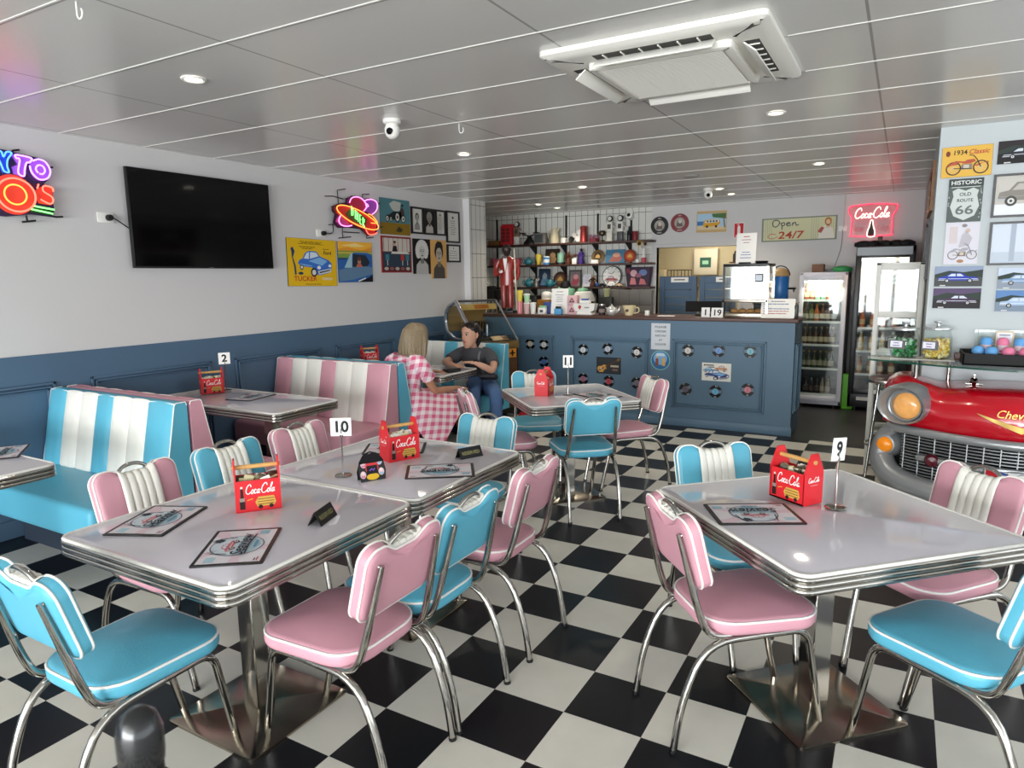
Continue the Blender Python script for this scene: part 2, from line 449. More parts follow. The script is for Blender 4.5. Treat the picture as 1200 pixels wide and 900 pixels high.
# ================================================================ chairs
def back_top(x):
    a = abs(x)
    if a < .04: return .222
    if a < .115: return .222+.033*(.5-.5*math.cos(PI*(a-.04)/.075))
    return .255
def chair_proto(col, nm, label):
    t = thing('dining_chair', label, 'chair')
    # seat
    o = []
    for x, y, r in ((.205, .228, .10), (-.205, .228, .10), (-.195, -.20, .12), (.195, -.20, .12)):
        o.append((x, y, r))
    pts = []
    for (x, y, r), a in zip(o, (0, 90, 180, 270)):
        sx = 1 if x > 0 else -1; sy = 1 if y > 0 else -1
        for k in range(7):
            an = R(a+90*k/6); pts.append((x-sx*r+r*math.cos(an), y-sy*r+r*math.sin(an)))
    mb = MB(); mb.pillow(pts, .403, .462, .024, col, crown=.022); seat = mb.build('seat', t)
    mb = MB(); mb.tube([(x, y, .452) for x, y in offset(pts, .004)], .0045, PIPE, 6, closed=True); mb.build('piping', seat, label='white piping round the seat')
    # frame below: each leg runs up into half of the side rail
    for s in (-1, 1):
        mb = MB(); p = fillet([(s*.142, .262, .0), (s*.160, .18, .388), (s*.170, .0, .392)], .06); mb.tube(p, .0128, CHROME, 12)
        mb.tube([(s*.142, .262, 0), (s*.1425, .259, .012)], .0142, BLACKP, 10); mb.build('leg', t)
        mb = MB(); p = fillet([(s*.172, -.315, 0), (s*.172, -.285, .20), (s*.172, -.20, .388), (s*.170, 0, .392)], .10); mb.tube(p, .0128, CHROME, 12)
        mb.tube([(s*.172, -.315, 0), (s*.172, -.3135, .012)], .0142, BLACKP, 10); mb.build('leg', t)
        mb = MB(); p = fillet([(s*.158, -.08, .396), (s*.165, -.195, .405), (s*.158, -.232, .5), (s*.140, -.300, .765)], .05); mb.tube(p, [.0125]*(len(p)-1)+[.008], CHROME, 12)
        mb.build('back_post', t)
    for y in (.12, -.1): MB().tube([(-.165, y, .396), (.165, y, .396)], .008, CHROME, 8).build('crossbar', t)
    # backrest
    B = T(0, -.203, .573) @ RX(R(15.5)) @ RX(R(90))     # local x right, y up the back, z = towards the rear
    top = [(x, back_top(x)) for x in [.135-.27*k/44 for k in range(45)]]
    ol = [(.182, .06), (.185, .20)] + [(.185-.05+.05*math.cos(R(a)), .205+.05*math.sin(R(a))) for a in range(0, 90, 12)] + top
    ol += [(-.135-.05*math.sin(R(a)), .205+.05*math.cos(R(a))) for a in range(0, 91, 12)] + [(-.185, .20), (-.182, .06)]
    ol += [(-.132-.05*math.cos(R(a)), .05-.05*math.sin(R(a))) for a in range(0, 91, 12)] + [(.132+.05*math.sin(R(a)), .05-.05*math.cos(R(a))) for a in range(0, 91, 12)]
    mb = MB(B); mb.pillow(ol, -.030, .030, .022, col, crown=.004, crownb=.006); bk = mb.build('backrest', t)
    mb = MB(B)
    for z in (-.017, .017): mb.tube([(x, y, z) for x, y in offset(ol, .001)], .004, PIPE, 6, closed=True)
    mb.build('piping', bk, label='white piping round the backrest')
    # white ribbed panel over the front and the top
    mb = MB(B); N = 50; W = .083; rows = []
    for i in range(N+1):
        x = -W+2*W*i/N; tp = back_top(x); ph = ((x+W)/(2*W)*5) % 1.0
        b = .0085*math.sqrt(max(0, 1-(2*ph-1)**2))+.0045
        path = [(0.004, -.012), (.010, -.030-b-.003), (.06, -.036-b), (.12, -.038-b), (tp-.05, -.036-b), (tp-.022, -.030-b)]
        for a in (30, 60, 90): path.append((tp-.022+(.022+b)*math.sin(R(a)), -.008-(.022+b)*math.cos(R(a))))
        path += [(tp+b, .006), (tp-.002, .012)]
        rows.append([(x, yy, zz) for yy, zz in path])
    mb.loft(rows, WHITEV, cap0=False, cap1=False, closed=False)
    mb.build('front_panel', bk, label='white ribbed centre panel')
    mb = MB(B); p = []
    for k in range(13):
        a = PI*k/12; p.append((-.066*math.cos(a), .218+.046*math.sin(a)**.8, 0))
    rows = [[(x, y, -.010), (x, y, .010)] for x, y, _ in p]
    mb.tube(p, .0085, CHROME, 10, flatk=1.0); mb.build('handle', bk, label='chrome grab handle')
    for s in (-1, 1):
        mb = MB(B @ T(s*.142, .205, .033)); mb.lathe([(0, .006), (.004, .005), (.006, 0)], CHROME, 10); mb.build('button', bk)
    return t
blue0 = chair_proto(BLUEV, 'blue', 'x'); pink0 = chair_proto(PINKV, 'pink', 'x')
used = {}
def chair(col, x, y, face, label):                 # face = direction the sitter looks, degrees from +x
    src = blue0 if col == 'b' else pink0
    rz = R(face-90)
    if col in used: o = dup(src, (x, y, 0), rz, label)
    else:
        o = src; used[col] = 1; o.location = (x, y, 0); o.rotation_euler.z = rz; o['label'] = label
    o['group'] = 'blue diner chairs' if col == 'b' else 'pink diner chairs'
    return o
# around table 9
chair('p', .547, .315, 40.8, 'pink diner chair with its back to us at the table with the 9 stand')
chair('b', .435, .87, -50, 'blue diner chair behind the table with the 9 stand, white ribs facing us')
chair('p', 1.16, .93, 229, 'pink diner chair in front of red car, white ribs facing us')
chair('b', 1.235, .35, 145, 'blue diner chair in the bottom right corner of the photo')
# along the two joined tables
chair('p', -.59, -.50, 180, 'nearest pink diner chair, back to us, on right side of joined tables')
chair('b', -.59, -.115, 180, 'blue diner chair between two pink ones, its back to us, by joined tables')
chair('p', -.585, .41, 180, 'farther pink diner chair, back to us, by the table with black reserved tent')
chair('p', -1.60, -.43, 0, 'pink diner chair in front of the turquoise booth seat, white ribs facing us')
chair('b', -1.585, .03, 0, 'blue diner chair between two pink ones on far side of joined tables')
chair('p', -1.59, .49, 0, 'pink diner chair next to the pink striped booth, white ribs facing us')
chair('b', -1.08, -.96, 90, 'nearest blue diner chair at the bottom left, pulled out at table end')
chair('b', -1.04, .915, 270, 'blue diner chair at the far end of the joined tables')
# around table 11
chair('b', -.875, 2.15, 130, 'blue diner chair with its back to us at the table with the 11 stand')
chair('p', -.82, 2.82, 228, 'pink diner chair standing beside the blue counter')
chair('b', -1.52, 2.72, 305, 'blue diner chair behind table with the 11 stand, next to counter')
chair('p', -1.455, 2.04, 45, 'pink diner chair seen from its side between seated women and 11 table')

# ================================================================ booths
def booth(col, y0, s, label, x0=XL+.03, x1=-2.53, ht=.925):
    # y0 = plane where the two backs meet, s = -1 faces the viewer, +1 faces away
    t = thing('diner_booth', label, 'booth', ((x0+x1)/2, y0, 0), 0 if s < 0 else PI)
    w = (x1-x0)/2
    m = BLUEV if col == 'b' else PINKV
    # local: front is -y
    mb = MB(); mb.box((-w+.05, -.36, 0), (w-.08, -.02, .30), mat('plinth_navy', '#26303e', .6)); mb.build('plinth', t)
    mb = MB(); o = rrect(-w, -.60, w, -.10, .03, 3); mb.pillow(o, .27, .455, .03, m, crown=.008); st = mb.build('seat', t)
    mb = MB(); mb.tube([(x, y, .435) for x, y in offset(o, .006)], .0032, PIPE, 6, closed=True); mb.build('piping', st, label='white piping of the seat')
    # backrest: wedge, tufted front
    mb = MB(); prof = [(-.005, .25), (-.005, ht-.02), (-.012, ht), (-.07, ht), (-.082, ht-.012), (-.145, .60), (-.185, .42), (-.185, .25)]
    rings = [[(x, y, z) for y, z in prof] for x in (-w, w)]
    mb.loft(rings, m, mf=None); bk = mb.build('backrest', t)
    mb = MB()
    for xx in (w-.002, -w+.002): mb.tube([(xx, y, z) for y, z in prof[1:7]], .0036, PIPE, 6)
    mb.tube([(-w, -.078, ht-.004), (w, -.078, ht-.004)], .0036, PIPE, 6); mb.build('piping', bk, label='white piping of the backrest')
    # channels
    fr = [0, .15, .285, .42, .55, .69, .82, 1.0] if s < 0 else [0, .18, .31, .45, .58, .715, .85, 1.0]
    cols = [m, WHITEV, WHITEV, m, WHITEV, WHITEV, m]
    for i in range(7):
        mb = MB()
        xa, xb = -w+.004+(2*w-.008)*fr[i], -w+.004+(2*w-.008)*fr[i+1]
        rows = []
        for k in range(9):
            u = k/8; x = xa+(xb-xa)*u; b = .022*math.sqrt(max(0, 1-(2*u-1)**2))+.002
            rows.append([(x, -.072, ht-.002+b*.3), (x, -.083-b*.5, ht-.012), (x, -.112-b, .77), (x, -.146-b, .60), (x, -.172-b, .47), (x, -.176, .44)])
        mb.loft(rows, cols[i], cap0=False, cap1=False, closed=False)
        mb.build('tufted_channel', bk, label='white tufted channel' if cols[i] is WHITEV else None)
    return t
booth('b', .315, -1, 'blue and white striped booth seat facing us, nearest on the left wall')
booth('p', .325, 1, 'pink booth seat backing onto the nearest blue striped booth')
booth('p', 2.20, -1, 'pink and white striped booth seat facing us, by the 2 table')
booth('b', 2.21, 1, 'blue booth seat the woman in the gingham dress sits on')
booth('b', 4.02, -1, 'blue and white booth seat behind the woman in grey')
# ================================================================ flat artwork helpers (local xy, z towards the viewer)
EPS = .0007
def car_art(mb, x, y, w, h, body, z, dark='#1c2230', glass='#cfd8e0', hl='#e8eef2', flip=1):
    P = lambda pts: [(x+(u if flip > 0 else 1-u)*w, y+v*h) for u, v in pts]
    def pl(pts, c, k): 
        q = P(pts); mb.poly(q if flip > 0 else q[::-1], z+k*EPS, flat(c))
    pl([(.02,.22),(.98,.22),(1,.42),(.93,.55),(.72,.60),(.58,.93),(.30,.93),(.18,.62),(.02,.55),(0,.35)], body, 0)
    pl([(.23,.62),(.33,.86),(.43,.86),(.43,.62)], glass, 1); pl([(.46,.62),(.46,.86),(.55,.86),(.64,.62)], glass, 1)
    pl([(.02,.36),(.98,.36),(.98,.40),(.02,.40)], hl, 1); pl([(.0,.22),(.16,.22),(.16,.30),(0,.30)], '#b9bcc0', 2); pl([(.86,.22),(1,.22),(1,.30),(.86,.30)], '#b9bcc0', 2)
    for cx in (.22, .79):
        for r, c, k in ((.20, dark, 3), (.115, '#d9d9d6', 4), (.05, dark, 5)):
            mb.poly([(x+(cx if flip > 0 else 1-cx)*w+r*h*math.cos(a*PI/10), y+.20*h+r*h*math.sin(a*PI/10)) for a in range(20)], z+k*EPS, flat(c))
def car34_art(mb, x, y, w, h, body, z, dark='#18202e', light='#7fb2e0'):      # big car seen from the front quarter
    def pl(pts, c, k): mb.poly([(x+u*w, y+v*h) for u, v in pts], z+k*EPS, flat(c))
    pl([(0,.50),(.05,.64),(.14,.70),(.22,.92),(.34,1),(.54,.98),(.64,.80),(.90,.66),(1,.52),(.98,.30),(.90,.16),(.62,.06),(.50,.12),(.40,.36),(.10,.40)], body, 0)
    pl([(.17,.70),(.25,.90),(.33,.95),(.31,.68)], '#d5e3ea', 1); pl([(.34,.69),(.36,.95),(.53,.94),(.60,.80)], '#d5e3ea', 1)
    pl([(.30,.60),(.62,.76),(.86,.62),(.70,.44)], light, 1); pl([(.04,.50),(.38,.44),(.42,.40),(.08,.44)], light, 1)
    pl([(.56,.22),(.96,.34),(.97,.20),(.60,.08)], '#cfd4d6', 2); pl([(.60,.19),(.94,.29),(.94,.25),(.62,.14)], dark, 3)
    for cx, cy, r in ((.60,.36,.07), (.93,.44,.06)):
        mb.poly([(x+(cx+r*.8*math.cos(a*PI/8))*w, y+(cy+r*math.sin(a*PI/8))*h) for a in range(16)], z+3*EPS, flat('#e9edee'))
    for cx, cy, r in ((.45,.17,.17), (.10,.36,.10)):
        mb.poly([(x+(cx+r*.55*math.cos(a*PI/8))*w, y+(cy+r*math.sin(a*PI/8))*h) for a in range(16)], z+2*EPS, flat(dark))
        mb.poly([(x+(cx+r*.34*math.cos(a*PI/8))*w, y+(cy+r*.62*math.sin(a*PI/8))*h) for a in range(16)], z+3*EPS, flat('#dedcd6'))
def bike_art(mb, x, y, w, h, body, z, dark='#3b2c28'):
    def P(u, v): return (x+u*w, y+v*h)
    for cx in (.19, .82):
        mb.stroke([P(cx+.165*math.cos(a*PI/12), .30+.165*w/h*math.sin(a*PI/12)) for a in range(24)], .03*w, z+EPS, flat(dark), True)
        for k in range(5): mb.stroke([P(cx+.15*math.cos(k*PI/5), .30+.15*w/h*math.sin(k*PI/5)), P(cx-.15*math.cos(k*PI/5), .30-.15*w/h*math.sin(k*PI/5))], .006*w, z+EPS, flat('#cfc6b4'))
    mb.poly([P(.20,.55),(P(.34,.60)),P(.44,.52),P(.58,.52),P(.70,.62),P(.66,.74),P(.50,.72),P(.44,.64),P(.24,.70),P(.12,.58)], z+2*EPS, flat(body))
    mb.poly([P(.36,.22),P(.62,.22),P(.62,.50),P(.38,.50)], z+2*EPS, flat('#8a7c70')); mb.poly([P(.42,.28),P(.55,.28),P(.55,.46),P(.42,.46)], z+3*EPS, flat('#c9bfae'))
    mb.stroke([P(.82,.30),P(.72,.72),P(.64,.92),P(.54,.96)], .022*w, z+3*EPS, flat(dark)); mb.stroke([P(.19,.30),P(.40,.28),P(.62,.24)], .02*w, z+3*EPS, flat(dark))
    mb.poly([P(.64,.40),P(.98,.58),P(1,.50),P(.88,.52),P(.74,.36)], z+3*EPS, flat(body)); mb.poly([P(.02,.34),P(.08,.56),P(.24,.58),P(.30,.5),P(.12,.46)], z+3*EPS, flat(body))
def ell(mb, cx, cy, rx, ry, z, c, rot=0, n=22):
    ca, sa = math.cos(rot), math.sin(rot)
    mb.poly([(cx+rx*math.cos(2*PI*i/n)*ca-ry*math.sin(2*PI*i/n)*sa, cy+rx*math.cos(2*PI*i/n)*sa+ry*math.sin(2*PI*i/n)*ca) for i in range(n)], z, flat(c) if isinstance(c, str) else c)
def portrait_art(mb, x, y, w, h, z, hair, skin, top, shade, curly=False, quiff=False):
    def P(u, v): return (x+u*w, y+v*h)
    mb.poly([P(.12,0),P(.88,0),P(.86,.26),P(.66,.38),P(.36,.38),P(.16,.26)], z+EPS, flat(top))
    mb.poly([P(.40,.30),P(.62,.30),P(.60,.5),P(.42,.5)], z+2*EPS, flat(shade))
    if curly:
        for a in range(14):
            an = R(-35+250*a/13); ell(mb, x+(.5+.27*math.cos(an))*w, y+(.66+.23*math.sin(an))*h, .13*w, .09*h, z+2*EPS+a*1e-5, hair)
    else: ell(mb, x+.5*w, y+.70*h, .28*w, .22*h, z+2*EPS, hair)
    ell(mb, x+.5*w, y+.62*h, .19*w, .19*h, z+3*EPS, skin)
    if quiff: mb.poly([P(.27,.70),P(.34,.78),P(.55,.80),P(.72,.74),P(.76,.84),P(.66,.95),P(.42,.97),P(.28,.88)], z+4*EPS, flat(hair))
    for u in (.43, .57):
        ell(mb, x+u*w, y+.645*h, .04*w, .014*h, z+4*EPS, '#1a1a1a'); mb.stroke([P(u-.05,.68),P(u,.695),P(u+.05,.68)], .012*h, z+4*EPS, flat(hair if not curly else '#333333'))
    mb.poly([P(.50,.64),P(.525,.575),P(.48,.575)], z+4*EPS, flat(shade)); ell(mb, x+.5*w, y+.525*h, .065*w, .016*h, z+4*EPS, '#4a2a2a' if not curly else '#2a2a2a')
def greek(mb, x, y, w, n, dy, th, c, z, seed=1, center=True):     # lines of writing too small to read
    rnd = random.Random(seed)
    for i in range(n):
        L = w*rnd.uniform(.55, 1); xx = x-L/2 if center else x; yy = y-i*dy
        while L > 0:
            k = min(L, rnd.uniform(.08, .2)*w); mb.poly([(xx, yy), (xx+k*.85, yy), (xx+k*.85, yy+th), (xx, yy+th)], z, flat(c)); xx += k; L -= k
def rect(mb, x0, y0, x1, y1, z, c): mb.poly([(x0, y0), (x1, y0), (x1, y1), (x0, y1)], z, flat(c) if isinstance(c, str) else c)
def board(p0, n, w, h, bg, art, name, label, cat='poster', group=None, th=.008, frame=None, fw=.018, roll=0, edge=None):
    """a poster, print or sign: lower left corner p0 on the wall, facing n"""
    M = wallM(p0, n) @ RZ(roll)
    mb = MB(); mb.box((0, 0, 0), (w, h, th), edge or flat(bg)); rect(mb, .001, .001, w-.001, h-.001, th+.0003, bg)
    art(mb, w, h, th+.001)
    if not frame: return one(mb, name, label, cat, M=M, group=group)
    t = thing(name, label, cat, M=M, group=group); mb.build('print', t)
    f = MB()
    for a, b in (((-.002, -.002, 0), (fw, h+.002, .02)), ((w-fw, -.002, 0), (w+.002, h+.002, .02)), ((fw, -.002, 0), (w-fw, fw, .02)), ((fw, h-fw, 0), (w-fw, h+.002, .02))): f.box(a, b, frame)
    f.build('frame', t); return t
NX = (1, 0, 0); NY = (0, -1, 0)
XW = XL+.001
# ---------------------------------------------------------------- television
t = thing('wall_mounted_television', 'large black wall television, switched off', 'television', M=wallM((XW, .865, 1.705), NX))
W_, H_ = 1.25, .705
MB().box((.25, .15, 0), (1.0, .55, .03), BLACKM).build('wall_bracket', t)
scr = mat('dark_screen', '#050507', .08, spec=.5)
mb = MB(); mb.box((0, 0, .03), (W_, H_, .062), BLACKP, .004); mb.build('casing', t)
mb = MB(); mb.add([(.007, .014, .0625), (W_-.007, .014, .0625), (W_-.007, H_-.007, .0625), (.007, H_-.007, .0625)], [(0,1,2,3)], scr); mb.build('screen', t)
mb = MB(); mb.box((W_/2-.02, .003, .061), (W_/2+.02, .009, .0635), CHROME); mb.build('badge', t)
def outlet(y, z, label, cord, name='wall_outlet'):
    t = thing(name, label, 'outlet', M=wallM((XW, y, z), NX))
    mb = MB(); mb.box((0, 0, 0), (.115, .07, .010), WHITEP, .004); mb.build('plate', t)
    mb = MB(); mb.lathe([(0, .045), (.018, .045), (.022, .03), (.022, .01), (0, .01)], BLACKP, 14, .075, .035); mb.build('plug', t)
    mb = MB(); mb.tube(fillet(cord, .05, 6), .0045, BLACKP, 8); mb.build('cord', t)
outlet(.665, 2.015, 'white wall outlet with black plug left of the television', [(.075, .035, .04), (.10, .03, .04), (.21, -.03, .02)])
outlet(2.70, 2.005, 'white wall outlet with round black plug under the diner neon sign', [(.075, .035, .04), (.13, .03, .045), (.19, .05, .04), (.205, .12, .02)])
# ---------------------------------------------------------------- neon signs on the left wall
def neon(n, c, s=2.0): return mat('neon_'+n, c, .4, emit=s)
NP, NL, NB, NR, NO, NG = neon('pink', '#ff8ae6'), neon('lilac', '#d48bff'), neon('blue', '#4f8dff'), neon('coral', '#ff6a55'), neon('orange', '#ff9440'), neon('green', '#7dff7d')
def spl(pts, closed=False, n=6):                  # Catmull-Rom through 2D points
    P_ = [Vector((p[0], p[1], 0)) for p in pts]; N = len(P_); out = []
    for i in range(N if closed else N-1):
        a, b, c, d = (P_[(i+k) % N] if closed else P_[min(max(i+k, 0), N-1)] for k in (-1, 0, 1, 2))
        for j in range(n):
            t = j/n; out.append(.5*((2*b)+(c-a)*t+(2*a-5*b+4*c-d)*t*t+(3*b-a-3*c+d)*t**3))
    if not closed: out.append(P_[-1])
    return out
def tubes(parent, name, pts, z, m, r=.007, closed=False, smooth=True, label=None):
    p = spl(pts, closed) if smooth else [Vector((a, b, 0)) for a, b in pts]
    mb = MB(T(0, 0, z)); mb.tube(p, r*.74, m, 8, closed=closed); mb.build(name, parent, label=label)
y_of = lambda cx: .093+(cx/9)*.0049
z_of = lambda cy: 2.384-((cy/9)+160-183)*.0053
q1 = lambda pts: [(y_of(a), z_of(b)) for a, b in pts]
t = thing('neon_sign', 'purple, blue and coral neon sign cut by left edge of the photo', 'neon sign', M=wallM((XW, 0, 0), NX))
acr = mat('dark_purple_acrylic', '#2c1440', .25)
mb = MB()
bk = q1([(-700, 180), (-300, 150), (60, 165), (420, 205), (500, 300), (480, 420), (420, 470), (520, 520), (500, 640), (510, 740), (470, 815), (250, 800), (0, 840), (-400, 830), (-700, 760)])
mb.prism(bk[::-1], .045, .052, acr); mb.build('backing', t, label='dark purple backing')
mb = MB(); lil = flat('#a066cf'); cor = flat('#e0503f'); blu = flat('#2f55b8')
def disc(c, rx, ry, m, z): mb.prism([(y_of(c[0]+rx*math.cos(a*PI/14)), z_of(c[1]-ry*math.sin(a*PI/14))) for a in range(28)], .052, z, m)
disc((390, 325), 105, 115, lil, .058); disc((90, 610), 215, 205, cor, .057); disc((-330, 610), 190, 190, cor, .056); mb.build('letter_face', t)
for m_, pts, zz in ((lil, [(110, 205), (310, 215), (300, 270), (250, 280), (215, 420), (110, 400), (100, 330), (165, 300)], .060), (blu, [(110, 190), (55, 240), (70, 395), (0, 400), (-60, 200), (20, 185)], .059),
                    (cor, [(400, 495), (510, 510), (500, 620), (470, 690), (340, 680), (300, 560)], .060), (flat('#1d3320'), [(260, 705), (495, 725), (470, 800), (230, 780)], .060)):
    mb = MB(); mb.prism(q1(pts)[::-1], .052, zz, m_); mb.build('letter_face', t)
tubes(t, 'neon_tube', q1([(150, 205), (300, 218), (285, 262), (248, 275), (222, 340), (205, 412), (150, 385), (180, 250), (148, 238)]), .072, NL, closed=True)
tubes(t, 'neon_tube', q1([(275, 300), (290, 370), (360, 430), (450, 410), (490, 330), (450, 245), (380, 222), (315, 245)]), .075, NL)
tubes(t, 'neon_tube', q1([(355, 365), (335, 325), (365, 285), (415, 290), (432, 335), (405, 370), (370, 372)]), .075, NL)
tubes(t, 'neon_tube', q1([(-20, 300), (-60, 200), (0, 190), (20, 240), (55, 190), (105, 195), (60, 260), (45, 330), (55, 390), (10, 385), (-5, 350)]), .072, NB, closed=True)
tubes(t, 'neon_tube', q1([(100+195*math.cos(a*PI/9), 615-168*math.sin(a*PI/9)) for a in range(18)]), .078, NR, .008, True)
tubes(t, 'neon_tube', q1([(90+112*math.cos(a*PI/8), 612-100*math.sin(a*PI/8)) for a in range(16)]), .078, NO, .007, True)
tubes(t, 'neon_tube', q1([(495, 545), (485, 505), (400, 497), (388, 550), (470, 600), (482, 650), (440, 678), (350, 640)]), .076, NR)
tubes(t, 'neon_tube', q1([(345, 480), (325, 530)]), .076, NR, smooth=False)
for a, b in (((270, 715), (485, 738)), ((240, 750), (462, 782))): tubes(t, 'neon_tube', q1([a, b]), .076, NG, smooth=False)
tubes(t, 'neon_tube', q1([(-190, 500), (-410, 500), (-420, 600), (-300, 585), (-215, 640), (-260, 725), (-430, 720)]), .076, NR, smooth=False)
for pts in ([(145, 170), (160, 155), (225, 138)], [(485, 295), (565, 275)], [(475, 800), (540, 808), (615, 800)], [(215, 810), (220, 870)], [(165, 883), (310, 860)]):
    mb = MB(); mb.tube([(a, b, .03) for a, b in q1(pts)], .006, BLACKP, 8); mb.build('mounting_bracket', t)
MB().tube([(*q1([(220, 400)])[0], 0), (*q1([(220, 400)])[0], .05)], .012, BLACKP, 8).build('mounting_post', t)

y2 = lambda cx: 2.69+(cx/12.86)*.0124
def q2(pts):
    out = []
    for cx, cy in pts:
        px, py = 375+cx/12.86, 215+cy/12.86
        out.append((y2(cx), 2.38-((py-238)-.112*(px-443))*.0084))
    return out
t = thing('neon_sign', 'atomic style diner neon sign, green letters in an orange oval', 'neon sign', M=wallM((XW, 0, 0), NX))
mb = MB(); mb.prism(q2([(190, 350), (280, 310), (390, 290), (400, 230), (490, 190), (600, 200), (660, 235), (760, 220), (870, 280), (860, 380), (800, 470), (860, 600), (880, 680), (830, 770), (700, 800), (590, 690), (400, 660), (260, 660), (200, 580), (230, 460), (195, 420)])[::-1], .04, .048, mat('dark_plum_acrylic', '#3a1230', .25)); mb.build('backing', t, label='dark plum backing')
for c, pts in (('#b0304a', [(430, 300), (470, 225), (560, 212), (640, 255), (690, 340), (640, 420), (450, 330)]), ('#9a4fb0', [(660, 262), (750, 240), (850, 285), (850, 370), (770, 470), (680, 420)]), ('#d23a30', [(240, 370), (330, 330), (480, 350), (700, 460), (850, 600), (830, 690), (650, 690), (400, 580), (260, 450)]), ('#c2488c', [(230, 560), (290, 480), (440, 620), (300, 630)]), ('#c0302c', [(650, 690), (840, 690), (800, 770), (700, 775)]), ('#5a4a2a', [(370, 460), (430, 390), (560, 440), (690, 540), (660, 630), (520, 590), (420, 530)])):
    mb = MB(); mb.prism(q2(pts)[::-1], .048, .0535+.0004*len(pts)*(c == '#5a4a2a'), flat(c)); mb.build('letter_face', t)
el = [(550+345*math.cos(a*PI/12)*.88-105*math.sin(a*PI/12)*.47*1, 520+345*math.cos(a*PI/12)*.47+105*math.sin(a*PI/12)*.88) for a in range(24)]
tubes(t, 'neon_tube', q2(el), .066, NO, .0065, True, label='orange neon oval')
tubes(t, 'neon_tube', q2([(430, 295), (470, 225), (560, 210), (640, 255), (690, 345), (640, 420)]), .063, NP, .0065)
tubes(t, 'neon_tube', q2([(660, 262), (750, 240), (840, 275), (860, 350), (830, 420), (770, 470)]), .063, NP, .0065)
tubes(t, 'neon_tube', q2([(680, 360), (715, 345), (690, 310), (670, 340)]), .064, NP, .005)
tubes(t, 'neon_tube', q2([(292, 485), (265, 555), (300, 620), (380, 640), (450, 630)]), .063, NP, .0065)
tubes(t, 'neon_tube', q2([(660, 700), (700, 770), (780, 778), (835, 752)]), .063, NR, .006)
tubes(t, 'neon_tube', q2([(700, 465), (760, 490), (840, 600), (740, 600)]), .068, NO, .0055)
(a, b), = q2([(555, 505)])
LET = {'D': [[(0,0),(0,1),(.5,.85),(.6,.5),(.5,.12),(0,0)]], 'I': [[(.2,0),(.2,1)]], 'N': [[(0,0),(0,1),(.55,0),(.55,1)]], 'E': [[(.5,0),(0,0),(0,1),(.5,1)],[(0,.5),(.4,.5)]], 'R': [[(0,0),(0,1),(.5,.9),(.5,.6),(0,.5),(.55,0)]]}
xx = 0; ang = -.55
for ch in 'DINER':
    for st in LET[ch]:
        p = [(a-.105+(u*.046+xx)*math.cos(ang)-(v*.075-.04)*math.sin(ang)*.1, b+.055+(u*.046+xx)*math.sin(ang)+(v*.085-.045)) for u, v in st]
        tubes(t, 'neon_letter', p, .070, NG, .0052, smooth=False, label='green neon letter')
    xx += .030 if ch == 'I' else .052
for pts in ([(310, 310), (305, 115), (420, 92)], [(130, 205), (240, 200), (380, 240)], [(675, 215), (675, 165), (780, 158)], [(870, 300), (945, 300)], [(900, 672), (975, 665)], [(350, 660), (350, 800)], [(290, 808), (470, 797)], [(350, 720), (600, 745)], [(710, 790), (705, 830), (820, 822)], [(160, 610), (250, 600)]):
    mb = MB(); mb.tube([(a, b, .025) for a, b in q2(pts)], .0048, BLACKP, 8); mb.build('mounting_bracket', t)
MB().tube([(*q2([(500, 400)])[0], 0), (*q2([(500, 400)])[0], .045)], .012, BLACKP, 8).build('mounting_post', t)
# ---------------------------------------------------------------- posters on the left wall
def a_yellow(mb, w, h, z):
    mb.text('TUCKER', w*.34, h*.16, z, h*.10, flat('#c23a28'), w*.46); mb.text('TORPEDO', w*.79, h*.155, z, h*.05, flat('#e8e6e0'), w*.22)
    car34_art(mb, w*.20, h*.20, w*.70, h*.55, '#3a6fc4', z)
    mb.text('Ford', w*.81, h*.72, z, h*.075, flat('#14202c'), w*.16, shear=.15); greek(mb, w*.48, h*.93, w*.7, 3, h*.022, h*.010, '#33300f', z, 3); greek(mb, w*.40, h*.82, w*.38, 2, h*.035, h*.014, '#33300f', z, 5); greek(mb, w*.78, h*.79, w*.16, 1, h*.03, h*.014, '#7a3a18', z, 5)
    mb.stroke([(w*.09, h*.80), (w*.115, h*.72), (w*.10, h*.6), (w*.14, h*.42), (w*.15, h*.24)], [.03, .04, .012, .02, .02], z, flat('#1f3a60')); ell(mb, w*.25, h*.27, w*.05, h*.03, z, '#1f3a60'); greek(mb, w*.5, h*.035, w*.5, 1, .02, h*.012, '#33300f', z, 8)
YLW = '#e2b51c'
board((XW, 2.318, 1.55), NX, .617, .435, YLW, a_yellow, 'movie_art_poster', 'yellow poster of a blue car with the word TUCKER', roll=R(-.8), edge=flat('#1c1a14'))
